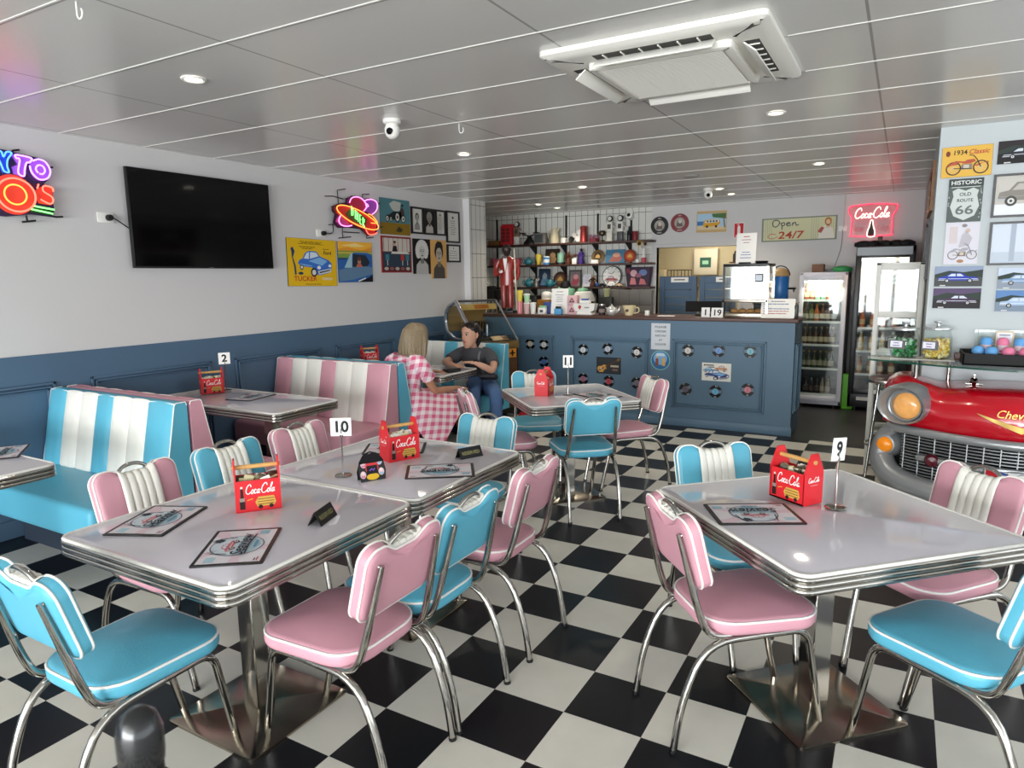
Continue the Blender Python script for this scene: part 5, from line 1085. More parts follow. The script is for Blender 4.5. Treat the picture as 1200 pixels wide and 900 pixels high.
# ================================================================ back wall right of the shelves
def reclock(x, z, c, label):
    t = thing('record_wall_sign', label, 'wall record', M=wallM((x, YB-.001, z), NY)); mb = MB(); mb.prism(circ(.128, 40), 0, .012, c); mb.build('disc', t)
    mb = MB(); ell(mb, 0, 0, .075, .075, .013, '#a9a39c', n=30); mb.poly([(-.05, -.05), (.045, -.05), (.03, .01), (0, .045), (-.03, .03)], .0138, flat('#6a5f5a')); ell(mb, .005, .02, .025, .028, .0144, '#cfc4b8'); mb.build('label', t)
    mb = MB(); greek(mb, 0, .093, .07, 1, .02, .014, '#b0aaa2', .0128, 1); greek(mb, 0, -.107, .07, 1, .02, .014, '#b0aaa2', .0128, 2); mb.build('lettering', t)
reclock(-2.085, 2.30, VIN, 'black record shaped wall sign above the doorway'); reclock(-1.795, 2.325, mat('dark_red_record', '#7c1f26', .3), 'dark red record shaped wall sign above the doorway')
def a_van(mb, w, h, z):
    rect(mb, w*.02, h*.12, w*.98, h*.88, z, '#a9cbe0'); mb.poly([(w*.02, h*.12), (w*.98, h*.12), (w*.98, h*.26), (w*.3, h*.32), (w*.02, h*.3)], z+EPS, flat('#d8c49c')); mb.poly([(w*.02, h*.32), (w*.3, h*.34), (w*.3, h*.52), (w*.02, h*.52)], z+EPS, flat('#3f78b0'))
    mb.poly([(w*.25, h*.24), (w*.72, h*.3), (w*.8, h*.42), (w*.78, h*.58), (w*.5, h*.62), (w*.28, h*.58), (w*.22, h*.4)], z+2*EPS, flat('#d9a02c')); mb.poly([(w*.28, h*.44), (w*.76, h*.46), (w*.74, h*.58), (w*.34, h*.58)], z+3*EPS, flat('#e8e6da'))
    for k in range(4): rect(mb, w*(.34+.1*k), h*.47, w*(.41+.1*k), h*.56, z+4*EPS, '#4a6a7c')
    for cx in (.36, .66): ell(mb, w*cx, h*.27, w*.04, h*.06, z+4*EPS, '#222222')
    mb.poly([(w*.55, h*.7), (w*.98, h*.62), (w*.98, h*.88), (w*.5, h*.86)], z+2*EPS, flat('#4a7040')); mb.stroke([(w*.95, h*.2), (w*.90, h*.7)], .014, z+3*EPS, flat('#7a5a3a'))
board((-1.56, YB-.001, 2.18), NY, .405, .285, '#c9a873', a_van, 'van_art_poster', 'poster of a yellow camper van on a beach', roll=R(-.5))
def a_ext(mb, w, h, z):
    rect(mb, w*.06, h*.05, w*.94, h*.95, z, '#c8202c'); mb.poly([(w*.36, h*.28), (w*.64, h*.28), (w*.64, h*.72), (w*.56, h*.80), (w*.44, h*.80), (w*.36, h*.72)], z+EPS, flat('#eceae6')); mb.stroke([(w*.5, h*.8), (w*.5, h*.88), (w*.32, h*.86)], w*.06, z+EPS, flat('#eceae6')); rect(mb, w*.2, h*.10, w*.8, h*.18, z+EPS, '#eceae6')
board((-1.055, YB-.001, 2.085), NY, .135, .205, '#e8e6e2', a_ext, 'fire_extinguisher_sign', 'red fire extinguisher sign above the doorway', 'sign', th=.003)
def a_open(mb, w, h, z):
    rect(mb, w*.02, h*.05, w*.98, h*.95, z, '#d2cfa6')
    for k in range(34):
        x = w*(.02+.96*k/34)
        if k < 5 or 22 < k < 27 or k > 31: rect(mb, x, h*.05, x+w*.006, h*.95, z+EPS*.5, '#a7b09a')
    st = [[(.0,.5),(.02,.95),(.16,1.0),(.22,.6),(.12,.1),(.02,.2),(.0,.5)], [(.26,.62),(.30,.2),(.30,-.35)], [(.28,.55),(.36,.65),(.38,.3),(.30,.18)], [(.44,.4),(.56,.5),(.5,.65),(.44,.4),(.5,.15),(.6,.3)], [(.64,.6),(.64,.15)], [(.64,.4),(.72,.62),(.76,.2),(.84,.3)]]
    for s_ in st: mb.stroke([(p.x, p.y) for p in spl([(w*(.15+u*.42), h*(.60+v*.3)) for u, v in s_])], .012, z+2*EPS, flat('#3f4f5a'))
    mb.text('24/7', w*.40, h*.26, z+2*EPS, h*.30, flat('#b8442c'), w*.34, shear=.12)
    mb.stroke([(p.x, p.y) for p in spl([(w*.2, h*.3), (w*.12, h*.32), (w*.09, h*.2), (w*.15, h*.12), (w*.22, h*.2)])], .008, z+2*EPS, flat('#b8604c'))
    mb.poly([(w*.76, h*.05), (w*.97, h*.05), (w*.95, h*.45), (w*.90, h*.58), (w*.84, h*.58), (w*.78, h*.45)], z+2*EPS, flat('#e2ddd0')); mb.poly([(w*.75, h*.35), (w*.80, h*.55), (w*.84, h*.5), (w*.80, h*.28)], z+3*EPS, flat('#b0564a'))
    ell(mb, w*.885, h*.76, w*.045, h*.17, z+3*EPS, '#b8742c'); ell(mb, w*.885, h*.74, w*.028, h*.11, z+4*EPS, '#e2bd96'); mb.poly([(w*.86, h*.5), (w*.91, h*.5), (w*.90, h*.66), (w*.87, h*.66)], z+3*EPS, flat('#dcb38c'))
board((-.69, YB-.001, 2.02), NY, .905, .30, '#7f8a78', a_open, 'open_sign', 'cream Open 24/7 sign with a waitress on the back wall', 'sign', edge=flat('#5f6a5c'), roll=R(.4))
# red neon sign
def coca(draw, x, y, w, h, off=(0, 0)):
    G = [[(.165,.74),(.13,.98),(.05,.86),(.01,.5),(.03,.2),(.10,.08),(.18,.26)], [(.235,.5),(.195,.3),(.215,.1),(.255,.15),(.27,.36),(.235,.5)], [(.355,.42),(.32,.5),(.295,.28),(.315,.1),(.37,.18)], [(.455,.46),(.40,.42),(.39,.18),(.42,.1),(.45,.3),(.46,.5),(.455,.14),(.49,.14)],
         [(.49,.38),(.53,.42)], [(.715,.78),(.66,1.02),(.58,.86),(.54,.5),(.56,.18),(.64,.08),(.73,.28)], [(.775,.5),(.735,.3),(.755,.1),(.795,.15),(.81,.36),(.775,.5)], [(.825,.3),(.885,.9),(.865,1.0),(.84,.7),(.845,.2),(.88,.12)], [(.965,.46),(.91,.42),(.90,.18),(.93,.1),(.96,.3),(.97,.5),(.965,.14),(1.0,.2)]]
    for g in G: draw([(x+u*w+.16*(v-.5)*h, y+v*h) for u, v in g])
t = thing('neon_sign', 'red soft drink neon sign with white script on the back wall', 'neon sign', M=wallM((.35, YB-.001, 2.03), NY))
out = [(.0, .375), (.10, .395), (.25, .402), (.40, .395), (.52, .375), (.50, .30), (.475, .24), (.475, .06), (.45, .02), (.05, .02), (.03, .06), (.03, .24), (.0, .30)]
mb = MB(); mb.prism([(x, y) for x, y in [(p.x, p.y) for p in spl(out, True, 4)]][::-1], .03, .036, mat('red_acrylic', '#a31828', .25)); mb.build('backing', t, label='red acrylic backing')
NRED, NWH = neon('red', '#ff2a48', 3.2), neon('white', '#fff0e0', 2.6)
tubes(t, 'neon_tube', out, .055, NRED, .0065, True, label='red neon border')
coca(lambda p: tubes(t, 'neon_letter', p, .058, NWH, .0052, label='white neon script'), .065, .225, .38, .135)
tubes(t, 'neon_tube', [(.215, .015), (.212, .08), (.228, .13), (.24, .20), (.262, .20), (.274, .13), (.29, .08), (.287, .015)], .056, NWH, .006, True, label='white neon bottle outline')
mb = MB(); mb.prism([(.222, .02), (.22, .08), (.236, .13), (.245, .195), (.257, .195), (.266, .13), (.282, .08), (.28, .02)], .036, .04, flat('#2a2420')); mb.build('bottle_face', t)
mb = MB(); mb.text('Ice', .12, .11, .037, .07, flat('#e0707a'), .1, shear=.2); mb.text('Cold', .38, .11, .037, .07, flat('#e0707a'), .13, shear=.2); mb.build('lettering', t)
MB().box((.2, .2, 0), (.3, .25, .03), BLACKP).build('mounting_post', t)
board((.40, YB-.001, 1.955), NY, .27, .05, '#d8c4c6', lambda mb, w, h, z: greek(mb, w*.5, h*.4, w*.7, 1, .02, h*.3, '#9a6a78', z, 3), 'small_sign', 'narrow white strip label left below the red neon sign', 'sign', th=.002)
board((.69, YB-.001, 1.955), NY, .12, .05, '#d8cacb', lambda mb, w, h, z: greek(mb, w*.5, h*.4, w*.7, 1, .02, h*.3, '#9a6a78', z, 3), 'small_sign', 'short white strip label right below the red neon sign', 'sign', th=.002)
t = thing('power_outlet', 'white double outlet between the open sign and red neon', 'outlet', M=wallM((.23, YB-.001, 2.12), NY)); MB().box((0, 0, 0), (.10, .07, .01), WHITEP, .003).build('plate', t); mb = MB(); mb.tube(fillet([(.05, .02, .02), (.05, -.2, .012), (-.05, -.55, .01), (-.07, -.75, .01)], .2, 6), .004, flat('#8a8884'), 6); mb.build('cord', t); mb = MB(); mb.tube([(.06, .05, .02), (.06, .44, .012)], .006, flat('#c9c7c2'), 6); mb.build('conduit', t)
# kitchen doorway: two louvred half doors, cupboards behind
DB = mat('door_blue_paint', '#47607a', .5)
for k, (x0, x1, lbx) in enumerate(((-2.08, -1.545, .44), (-1.505, -1.01, .5))):
    w = x1-x0; d = thing('door_%d' % (k+1), ('left' if k == 0 else 'right')+' blue louvred half door of the kitchen doorway', 'door', (x0, 7.63, .35)); d['kind'] = 'structure'
    mb = MB(); hh = 1.235
    for a, b in (((0, 0, 0), (.075, .035, hh)), ((w-.075, 0, 0), (w, .035, hh)), ((.075, 0, 0), (w-.075, .035, .09)), ((.075, 0, hh-.10), (w-.075, .035, hh)), ((.075, 0, .55), (w-.075, .035, .62))): mb.box(a, b, DB, .003, 1)
    mb.build('door_frame', d)
    mb = MB()
    for j in range(10): z = .095+j*.106; mb.box((.075, .008, z), (w-.075, .026, z+.10), DB, .003, 1)
    mb.build('louvres', d, kind='stuff')
    mb = MB(); mb.box((w*.5-.1 if k == 0 else w*.6-.07, -.004, hh-.085), (w*.5+.15 if k == 0 else w*.6+.07, 0, hh-.015), PAPER); mb.build('door_sign', d)
    mb = MB(T(0, -.0045, 0) @ RX(R(90))); greek(mb, w*.5+.025 if k == 0 else w*.6, hh-.058, .17 if k == 0 else .09, 1, .02, .018, '#4a4d52', .0005, k); mb.build('lettering', d)
fm = MB()
for a, b in (((DX0-.05, YB-.012, 0), (DX0, YB+.11, DTOP+.05)), ((DX1, YB-.012, 0), (DX1+.05, YB+.11, DTOP+.05)), ((DX0, YB-.012, DTOP), (DX1, YB+.11, DTOP+.05))): fm.box(a, b, WALLM, .004, 1)
struct(fm, 'trim_2')
t = thing('wall_mounted_first_aid_cabinet', 'white wall cabinet with a green panel seen through the doorway', 'cabinet', (-1.87, 9.5, 1.60)); mb = MB(); mb.box((-.18, -.15, 0), (.2, 0, .42), mat('cabinet_cream', '#cfc6ae', .5), .004); mb.build('body', t); mb = MB(); mb.box((-.08, -.155, .12), (.10, -.148, .28), flat('#2f5a48')); mb.box((-.04, -.158, .17), (.06, -.154, .23), flat('#9ac8a8')); mb.build('panel', t)
t = thing('kitchen_shelf_unit', 'low kitchen counter seen through the doorway', 'bench', (-2.3, 9.2, 0)); MB().box((-.5, -.3, 0), (.3, .28, 1.40), mat('kitchen_beige', '#8f866c', .6), .004).build('body', t); MB().box((-.52, -.32, 1.40), (.32, .28, 1.43), mat('kitchen_beige2', '#b5aa90', .5), .004).build('top', t)
box1('cream_box', 'cream box on the kitchen counter at the left of the doorway', 'box', (-2.52, 9.05, 1.43), (.20, .2, .26), mat('kitchen_cream', '#b8ab8c', .6))
t = thing('dish_rack', 'dark rack of crockery seen through the doorway', 'rack', (-2.20, 9.05, 1.43)); mb = MB()
for x in (-.17, -.06, .06, .17): mb.tube([(x, -.1, 0), (x, -.1, .25), (x, .1, .25), (x, .1, 0)], .006, BLACKP, 6)
for z in (.08, .25): mb.tube([(-.17, -.1, z), (.17, -.1, z), (.17, .1, z), (-.17, .1, z)], .006, BLACKP, 6, closed=True)
mb.build('frame', t); mb = MB()
for k in range(5): mb.lathe([(0, .08), (.03, .08), (.045, .13), (.04, .13), (.028, .09), (0, .09)], mat('grey_glaze', '#8f8a80', .3), 12, -.13+.065*k, 0)
mb.build('crockery', t, kind='stuff')
t = thing('kitchen_wall_shelf', 'small shelf with dark jars at the right of the doorway', 'shelf', (-1.25, 9.5, 1.80)); MB().box((-.22, -.2, -.02), (.28, 0, 0), BROWN, .003).build('board', t)
for x, h, c in ((-1.38, .17, '#2e2a28'), (-1.22, .24, '#5a544e'), (-1.08, .20, '#6a625a')): lathed('kitchen_jar', {'#2e2a28': 'black', '#5a544e': 'tall grey', '#6a625a': 'brown'}[c]+' jar on the small kitchen shelf', 'jar', (x, 9.4, 1.80), [(0, 0), (.05, 0), (.055, .01), (.055, h*.7), (.035, h*.85), (.038, h), (0, h)], flat(c))
l = bpy.data.lights.new('kitchen_light', 'AREA'); l.size = .6; l.energy = 22; l.color = (1, .9, .74); o = bpy.data.objects.new('kitchen_light', l); C.objects.link(o); o.location = (-1.6, 8.6, H-.03)
# blue drinks barrel on a side stand
t = thing('side_stand', 'dark low stand behind the right end of the counter', 'stand', (-.24, 6.15, 0)); MB().box((-.22, -.2, .04), (.2, .2, 1.27), mat('stand_grey', '#3f4245', .5), .006).build('body', t); MB().box((-.23, -.21, 1.27), (.21, .21, 1.29), STEEL, .003).build('top', t)
t = thing('drink_barrel', 'blue drinks barrel with a tan dome behind the glass warmer', 'dispenser', (-.21, 6.1, 1.29)); mb = MB(); mb.lathe([(0, 0), (.09, 0), (.095, .01), (.095, .27), (.088, .285)], mat('barrel_blue', '#1f5fa0', .35), 24); mb.build('body', t); mb = MB(); mb.lathe([(.095, .285), (.098, .29), (.085, .34), (.05, .37), (0, .378)], mat('tan_dome', '#a8885c', .4), 24); mb.build('lid', t); mb = MB(); mb.tube([(.09, -.02, .15), (.17, -.04, .15)], .011, BLACKP, 8); mb.tube([(.15, -.035, .15), (.15, -.035, .11)], .008, BLACKP, 8); mb.build('tap', t); mb = MB(); mb.tube([(-.10*math.cos(a*PI/10), -.012, .29+.11*math.sin(a*PI/10)) for a in range(11)], .006, BLACKP, 8); mb.build('handle', t)
# ================================================================ red car-front counter
CX = 1.67
REDC = mat('car_red', '#c4081f', .22, coat=.8, spec=.5); SILV = mat('silver_paint', '#a4a7a9', .32, .5); GOLD = mat('gold_trim', '#b99a58', .3, .8)
def yf(X):
    a = abs(X); y = 2.87+.35*(a/.74)**1.6
    if a > .66: y += ((a-.66)/.08)**2*.06
    return y
def zt(X):
    P_ = [(0, .868), (.2, .862), (.40, .845), (.50, .868), (.60, .90), (.66, .895), (.71, .865), (.74, .80)]
    a = abs(X)
    for (x0, v0), (x1, v1) in zip(P_, P_[1:]):
        if a <= x1+1e-9:
            u = (a-x0)/(x1-x0); u = u*u*(3-2*u); return v0+(v1-v0)*u
    return .80
car = thing('car_counter', 'red classic car front end used as a counter at the right', 'car counter', (CX, 3.2, 0))
CO = T(0, -3.2, 0)
st = [-.74+.74*2*k/72 for k in range(73)]
rings = []
for X in st:
    z, y = zt(X), yf(X); zb = .578-.012*(1-abs(X)/.74)
    rings.append([(X, 3.535, z), (X, 3.40, z), (X, max(y+.18, 3.2) if y+.18 < 3.38 else 3.385, z-.002), (X, y+.13, z-.014), (X, y+.06, z-.05), (X, y+.022, z-.10), (X, y+.004, z-.16), (X, y, .66), (X, y+.006, .62), (X, y+.022, zb)])
mb = MB(CO); mb.loft(rings, REDC, cap0=False, cap1=False, closed=False)
for X, rv in ((-.74, False), (.74, True)):
    r_ = rings[0] if not rv else rings[-1]; p = r_+[(X, 3.535, .578)]
    mb.add(p, [tuple(range(len(p)))[::-1] if not rv else tuple(range(len(p)))], REDC)
mb.build('bodywork', car)
mb = MB(CO); mb.loft([[(X, 3.535, .58), (X, yf(X)+.10, .58), (X, yf(X)+.10, .06), (X, 3.535, .06)] for X in st[2:-2]], mat('engine_black', '#0d0e0f', .7)); mb.build('inner_panel', car)
def sweep(name, pts, r, m, n=12, flatk=None, label=None):
    mb = MB(CO); mb.tube(pts, r, m, n); return mb.build(name, car, label=label)
sweep('grille_surround', [(X, yf(X)-.012, .558) for X in [-.70+1.4*k/40 for k in range(41)]], .030, SILV)
for s in (-1, 1):
    p = spl3([(s*.66, yf(.66)-.01, .55), (s*.715, yf(.70), .50), (s*.735, yf(.70)+.01, .42), (s*.73, yf(.70), .33), (s*.68, yf(.66)-.03, .245), (s*.56, yf(.56)-.06, .20), (s*.35, yf(.35)-.07, .19), (s*.0, yf(0)-.07, .19)], 5)
    k = len(p); sweep('bumper', p, [.032+.046*min(1, i/(k*.45)) for i in range(k)], SILV, 14)
    sweep('bumper', [q+Vector((0, .05, -.075)) for q in p[k//2:]], .05, SILV, 12, label='lower roll of the bumper')
    # wing end with turn signal
    mb = MB(CO @ T(s*.70, yf(.70)+.0, .43) @ RZ(s*.35)); mb.lathe([(.10, .12), (.098, .04), (.085, -.02), (.066, -.05), (.056, -.052), (.05, -.04)][::-1], SILV, 24, ax='y'); hs = mb.build('signal_housing', car)
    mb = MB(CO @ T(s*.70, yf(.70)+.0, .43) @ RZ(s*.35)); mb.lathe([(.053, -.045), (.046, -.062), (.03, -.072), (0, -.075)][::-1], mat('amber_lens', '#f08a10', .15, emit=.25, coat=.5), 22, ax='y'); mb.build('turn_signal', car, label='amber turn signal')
    # headlight
    n = 30; HL = CO @ T(s*.60, yf(.60)-.015, 0) @ RZ(s*R(22))
    def er(cx, cz, rx, rz, y): return [(cx*s+rx*math.cos(2*PI*k/n), y-.05*(.5+.5*math.sin(2*PI*k/n))*(rx > .12), cz+rz*math.sin(2*PI*k/n)) for k in range(n)]
    mb = MB(HL); mb.loft([er(.015, .732, .160, .138, .14), er(.015, .732, .160, .137, .0), er(.012, .730, .152, .130, -.055), er(.008, .728, .135, .124, -.05), er(.004, .722, .112, .108, -.012), er(.0, .72, .105, .103, -.008), er(0, .72, .10, .10, -.022), er(0, .72, .092, .092, -.022), er(0, .72, .086, .086, .0)], SILV, cap0=False, cap1=False); mb.build('headlight_bezel', car)
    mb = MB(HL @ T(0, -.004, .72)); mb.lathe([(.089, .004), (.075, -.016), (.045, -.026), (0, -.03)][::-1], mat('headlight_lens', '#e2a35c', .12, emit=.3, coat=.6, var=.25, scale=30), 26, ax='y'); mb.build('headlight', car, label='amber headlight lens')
    mb = MB(CO @ T(s*.46, 3.36, .17)); mb.lathe([(.06, -.08), (.15, -.085), (.17, -.06), (.17, .06), (.15, .085), (.06, .08)][::-1], BLACKM, 26, ax='x'); mb.build('tire', car)
    # bonnet rocket
    mb = MB(CO @ T(s*.225, 3.33, .885) @ RZ(s*.06)); mb.lathe([(0, .17), (.012, .15), (.022, .08), (.024, .0), (.02, -.03)], REDC, 12, ax='y'); rk = mb.build('bonnet_rocket', car)
    mb = MB(CO @ T(s*.225, 3.295, .885)); mb.lathe([(.026, .0), (.024, -.015), (.014, -.03), (0, -.05)][::-1], CHROME, 14, ax='y')
    mb.box((-.05, -.02, -.022), (.05, .0, -.012), CHROME, .003); mb.box((-.006, -.02, .015), (.006, .005, .055), CHROME, .003); mb.build('rocket_tip', rk, label='chrome rocket tip')
    mb = MB(CO @ T(s*.44, yf(.44)-.035, .388)); mb.lathe([(.042, .02), (.042, -.01), (.030, -.028), (0, -.036)][::-1], mat('maroon_plastic', '#5a0f22', .25, coat=.4), 20, ax='y'); mb.build('grille_bullet', car, label='maroon grille bullet')
sweep('grille_bar', [(X, yf(X)-.015, .388) for X in [-.52+1.04*k/30 for k in range(31)]], .022, SILV)
mb = MB(CO)
for j in range(17):
    z = .20+.0205*j; xs = [X for X in st if abs(X) < .62-max(0, .30-z)*.9]
    mb.loft([[(X, yf(X)+.012, z), (X, yf(X)+.012, z+.006), (X, yf(X)+.03, z+.006), (X, yf(X)+.03, z)] for X in xs], SILV)
for k in range(15):
    X = -.6+.0857*k; mb.box((X-.003, yf(X)+.008, .19), (X+.003, yf(X)+.03, .55), SILV)
mb.build('grille', car, kind='stuff')
def onsurf(mb, polys, m, lift=.006):
    for vs, fs in polys: mb.add([(x, yf(x)+(max(0, z-.70)*.22)-lift, z) for x, z in vs], fs, m)
mb = MB(CO); N = 10
for s in (-1, 1):
    top = [(s*.225*(1-k/N), .735-.062*(k/N)) for k in range(N+1)]; bot = [(s*.225*(1-k/N), .733-.062*(k/N)-.036*(k/N)**.7) for k in range(N+1)]
    onsurf(mb, [(top+bot[::-1], [(k, k+1, 2*N-k, 2*N+1-k)[::s] for k in range(N)])], GOLD, .007)
mb.build('v_emblem', car, label='gold V emblem')
v_, f_, tw, th, cyy = text_mesh('Chevrolet')
mb = MB(CO); k = .25/tw; onsurf(mb, [([(p[0]*k+(p[1]-cyy)*k*.35, .745+(p[1]-cyy)*k*1.1) for p in v_], f_)], GOLD, .010); mb.build('lettering', car, label='gold script lettering')
mb = MB(CO)
for s in (-1, 1):
    for i, (c, x0, x1) in enumerate((('#b01824', .16, .09), ('#2a4a94', .09, .05), ('#e2e0dc', .05, .0))):
        mb.add([(s*x0, yf(x0)-.06, .405), (s*x1, yf(x1)-.062, .39), (s*x1, yf(x1)-.062, .345), (s*x0, yf(x0)-.06, .372)], [(0, 1, 2, 3) if s > 0 else (3, 2, 1, 0)], flat(c))
mb.box((-.17, yf(.17)-.058, .335), (.17, yf(0)+.02, .415), SILV, .01); mb.build('grille_emblem', car)
# glass top carried on chrome posts
gt = thing('glass_counter_top', 'glass shelf on chrome posts above the red car counter', 'glass shelf', (CX, 3.2, .995))
ol = [(.84, 3.545)]+[(-.86+1.72*k/24, 2.96+.33*(abs(-.86+1.72*k/24)/.86)**1.5) for k in range(25)]+[(.84, 3.545)]
ol = [(-.86, 3.545)]+ol[1:26]+[(.86, 3.545)]
mb = MB(T(0, -3.2, 0)); mb.poly(ol, .012, PANE); mb.poly(ol[::-1], 0, PANE); mb.build('glass_sheet', gt)
mb = MB(T(0, -3.2, 0)); n = len(ol); mb.add([(x, y, 0) for x, y in ol]+[(x, y, .012) for x, y in ol], [(i, (i+1) % n, n+(i+1) % n, n+i) for i in range(n)], mat('green_glass_edge', '#1f4a3c', .15, coat=.5)); mb.build('glass_edge', gt, label='dark green edge of the glass')
for x, y in ((-.56, 3.30), (-.36, 3.50), (.36, 3.50), (.56, 3.30)): MB(T(0, -3.2, 0)).tube([(x, y, zt(x)-.997), (x, y, 0)], .013, CHROME, 12).build('post', gt)
GZ = 1.008
mb = MB(); mb.box((-.19, -.10, 0), (.19, .10, .003), PAPER); one(mb, 'paper_mat', 'white paper mat under the two sweet jars', 'paper', (1.14, 3.42, GZ))
def sweet_jar(label, x, y, col, seed, n, h=.19):
    t = thing('sweet_jar', label, 'jar', (x, y, GZ+.004)); r = .088
    prof = [(0, .002), (r*.9, .002), (r, .02), (r, h*.72), (r*.86, h*.93), (r*.82, h)]
    mb = MB(); mb.lathe(prof, PANE, 28); mb.build('glass_body', t)
    mb = MB(); mb.lathe([(r*.95, h), (r*.97, h+.008), (r*.93, h+.018), (r*.3, h+.024), (.012, h+.028), (.012, h+.04), (.028, h+.048), (.026, h+.058), (0, h+.06)], mat('jar_lid', '#c4c7c8', .12, .6), 26); mb.build('lid', t)
    mb = MB(wallM((-.045, -r-.004, .095), NY) @ RZ(-.03)); mb.box((-.05, -.03, 0), (.05, .032, .003), BLACKP); rect(mb, -.042, -.018, .03, .025, .0036, '#dcdce6'); greek(mb, -.006, .008, .055, 1, .02, .007, '#6a5a8a', .0042, seed); greek(mb, -.006, -.010, .045, 1, .02, .007, '#6a5a8a', .0042, seed+1); mb.build('label_card', t)
    rnd = random.Random(seed); mb = MB()
    for k in range(n):
        a = rnd.uniform(0, 2*PI); q = r*.80*math.sqrt(rnd.random()); z = .018+rnd.random()*h*.55
        mb.M = T(q*math.cos(a), q*math.sin(a), z) @ RZ(rnd.uniform(0, 6)) @ RX(rnd.uniform(0, 3))
        c = col[k % len(col)]; mb.lathe([(0, -.020), (.008, -.012), (.0115, 0), (.008, .012), (0, .020)], mat('sweet_'+c.lstrip('#'), c, .35), 7)
    one(mb, 'wrapped_sweets', {1: 'green wrapped sweets filling the glass jar', 3: 'yellow banana sweets filling the glass jar'}[seed], 'sweets', (x, y, GZ+.004), kind='stuff')
sweet_jar('glass jar of green sweets on the glass shelf', 1.03, 3.44, ['#2f7a44', '#3f9a58', '#8fc49a', '#256038'], 1, 190)
sweet_jar('glass jar of yellow banana sweets on the glass shelf', 1.225, 3.42, ['#e2c04a', '#e8d070', '#d9b03c', '#efe0a0'], 3, 260, .20)
mb = MB(); mb.box((-.045, -.03, 0), (.045, .03, .05), BROWN, .004); one(mb, 'small_brown_box', 'small brown box between banana jar and black tray', 'box', (1.375, 3.42, GZ))
t = thing('display_tray', 'long black tray of sweets tubs on the glass shelf', 'tray', (1.72, 3.30, GZ)); mb = MB(); mb.box((-.36, -.17, 0), (.36, .17, .01), BLACKM)
for a, b in (((-.36, -.17, 0), (.36, -.16, .075)), ((-.36, .16, 0), (.36, .17, .075)), ((-.36, -.17, 0), (-.35, .17, .075)), ((.35, -.17, 0), (.36, .17, .075))): mb.box(a, b, BLACKM, .002)
mb.build('tray', t); mb = MB()
for x in (-.26, .26): mb.box((x-.002, .12, .075), (x+.002, .165, .20), PANE)
mb.box((-.28, .165, .075), (.28, .168, .205), PANE); mb.build('clear_lid', t)
FP, FB = mat('candy_pink', '#e07a9a', .5), mat('candy_blue', '#5fa0d8', .5)
tubs = [(-.27, -.02, 0, 'b', 'blue topped sweets tub lying lowest at the left of the tray'), (-.20, -.05, .0, 'b', 'blue topped sweets tub second from left in front row'), (-.22, .08, .05, 'b', 'raised blue topped tub at the left of the back row'), (-.13, .07, .05, 'p', 'raised pink topped tub beside the price card'), (-.11, -.05, 0, 'p', 'pink topped tub in the front row, third from left'), (-.04, .06, .05, 'b', 'raised blue topped tub, third in back row'), (-.02, -.06, 0, 'p', 'large pink topped tub in the front row by photo edge'), (.06, .05, .05, 'p', 'pink topped tub past the photo edge'), (.08, -.06, 0, 'b', 'blue topped tub past the photo edge')]
for x, y, dz, c, lb in tubs:
    t = thing('sweets_tub', lb, 'tub', (1.72+x, 3.30+y, GZ+.011+dz), group='fairy floss tubs'); m = FB if c == 'b' else FP
    mb = MB(); mb.lathe([(0, 0), (.026, 0), (.031, .055)], mat('tub_print', '#e6cdd4', .4), 18); mb.prism([(.0, -.0)]+[(.028*math.cos(R(a)), .028*math.sin(R(a))) for a in range(230, 311, 20)], .01, .05, flat('#b85a9a') if c == 'p' else flat('#d86aa0')); mb.build('cup', t)
    mb = MB(); mb.lathe([(.034, .055), (.036, .062), (.034, .085), (.022, .10), (0, .104)], m, 18); mb.build('lid', t)
t = thing('price_card', 'cream price card standing behind the sweets tubs', 'sign', (1.60, 3.44, GZ+.011)); mb = MB(T(-.045, 0, .06) @ RX(R(84))); mb.box((0, 0, 0), (.10, .13, .003), flat('#d9c9ae')); rect(mb, .01, .055, .09, .12, .0036, '#e2e2ea'); greek(mb, .05, .1, .06, 1, .02, .008, '#6a6a74', .0042, 2); greek(mb, .05, .075, .05, 1, .02, .008, '#6a6a74', .0042, 3); mb.build('card', t); MB().box((-.02, -.005, 0), (.02, .02, .07), PANE).build('stand', t)
# dark risers the back row stands on
mb = MB(); mb.box((-.28, .02, 0), (.12, .12, .049), BLACKP, .003); one(mb, 'tub_riser', 'black riser step inside the sweets tray', 'riser', (1.72, 3.30, GZ+.0105))
# bar stool behind the wing
t = thing('bar_stool', 'chrome bar stool with dark seat beside the red car counter', 'stool', (.945, 3.93, 0))
mb = MB(); mb.lathe([(0, .75), (.13, .75), (.15, .755), (.155, .77), (.15, .785)], CHROME, 28); mb.build('seat_rim', t); mb = MB(); mb.lathe([(.148, .782), (.13, .80), (.08, .808), (0, .81)], mat('dark_red_vinyl', '#3a1416', .4), 28); mb.build('seat', t)
for k in range(4):
    a = PI/4+k*PI/2; MB().tube([(.09*math.cos(a), .09*math.sin(a), .75), (.17*math.cos(a), .17*math.sin(a), 0)], .012, CHROME, 10).build('leg', t)
mb = MB(); mb.tube([(.142*math.cos(2*PI*k/28), .142*math.sin(2*PI*k/28), .26) for k in range(28)], .009, CHROME, 8, closed=True); mb.build('foot_ring', t)
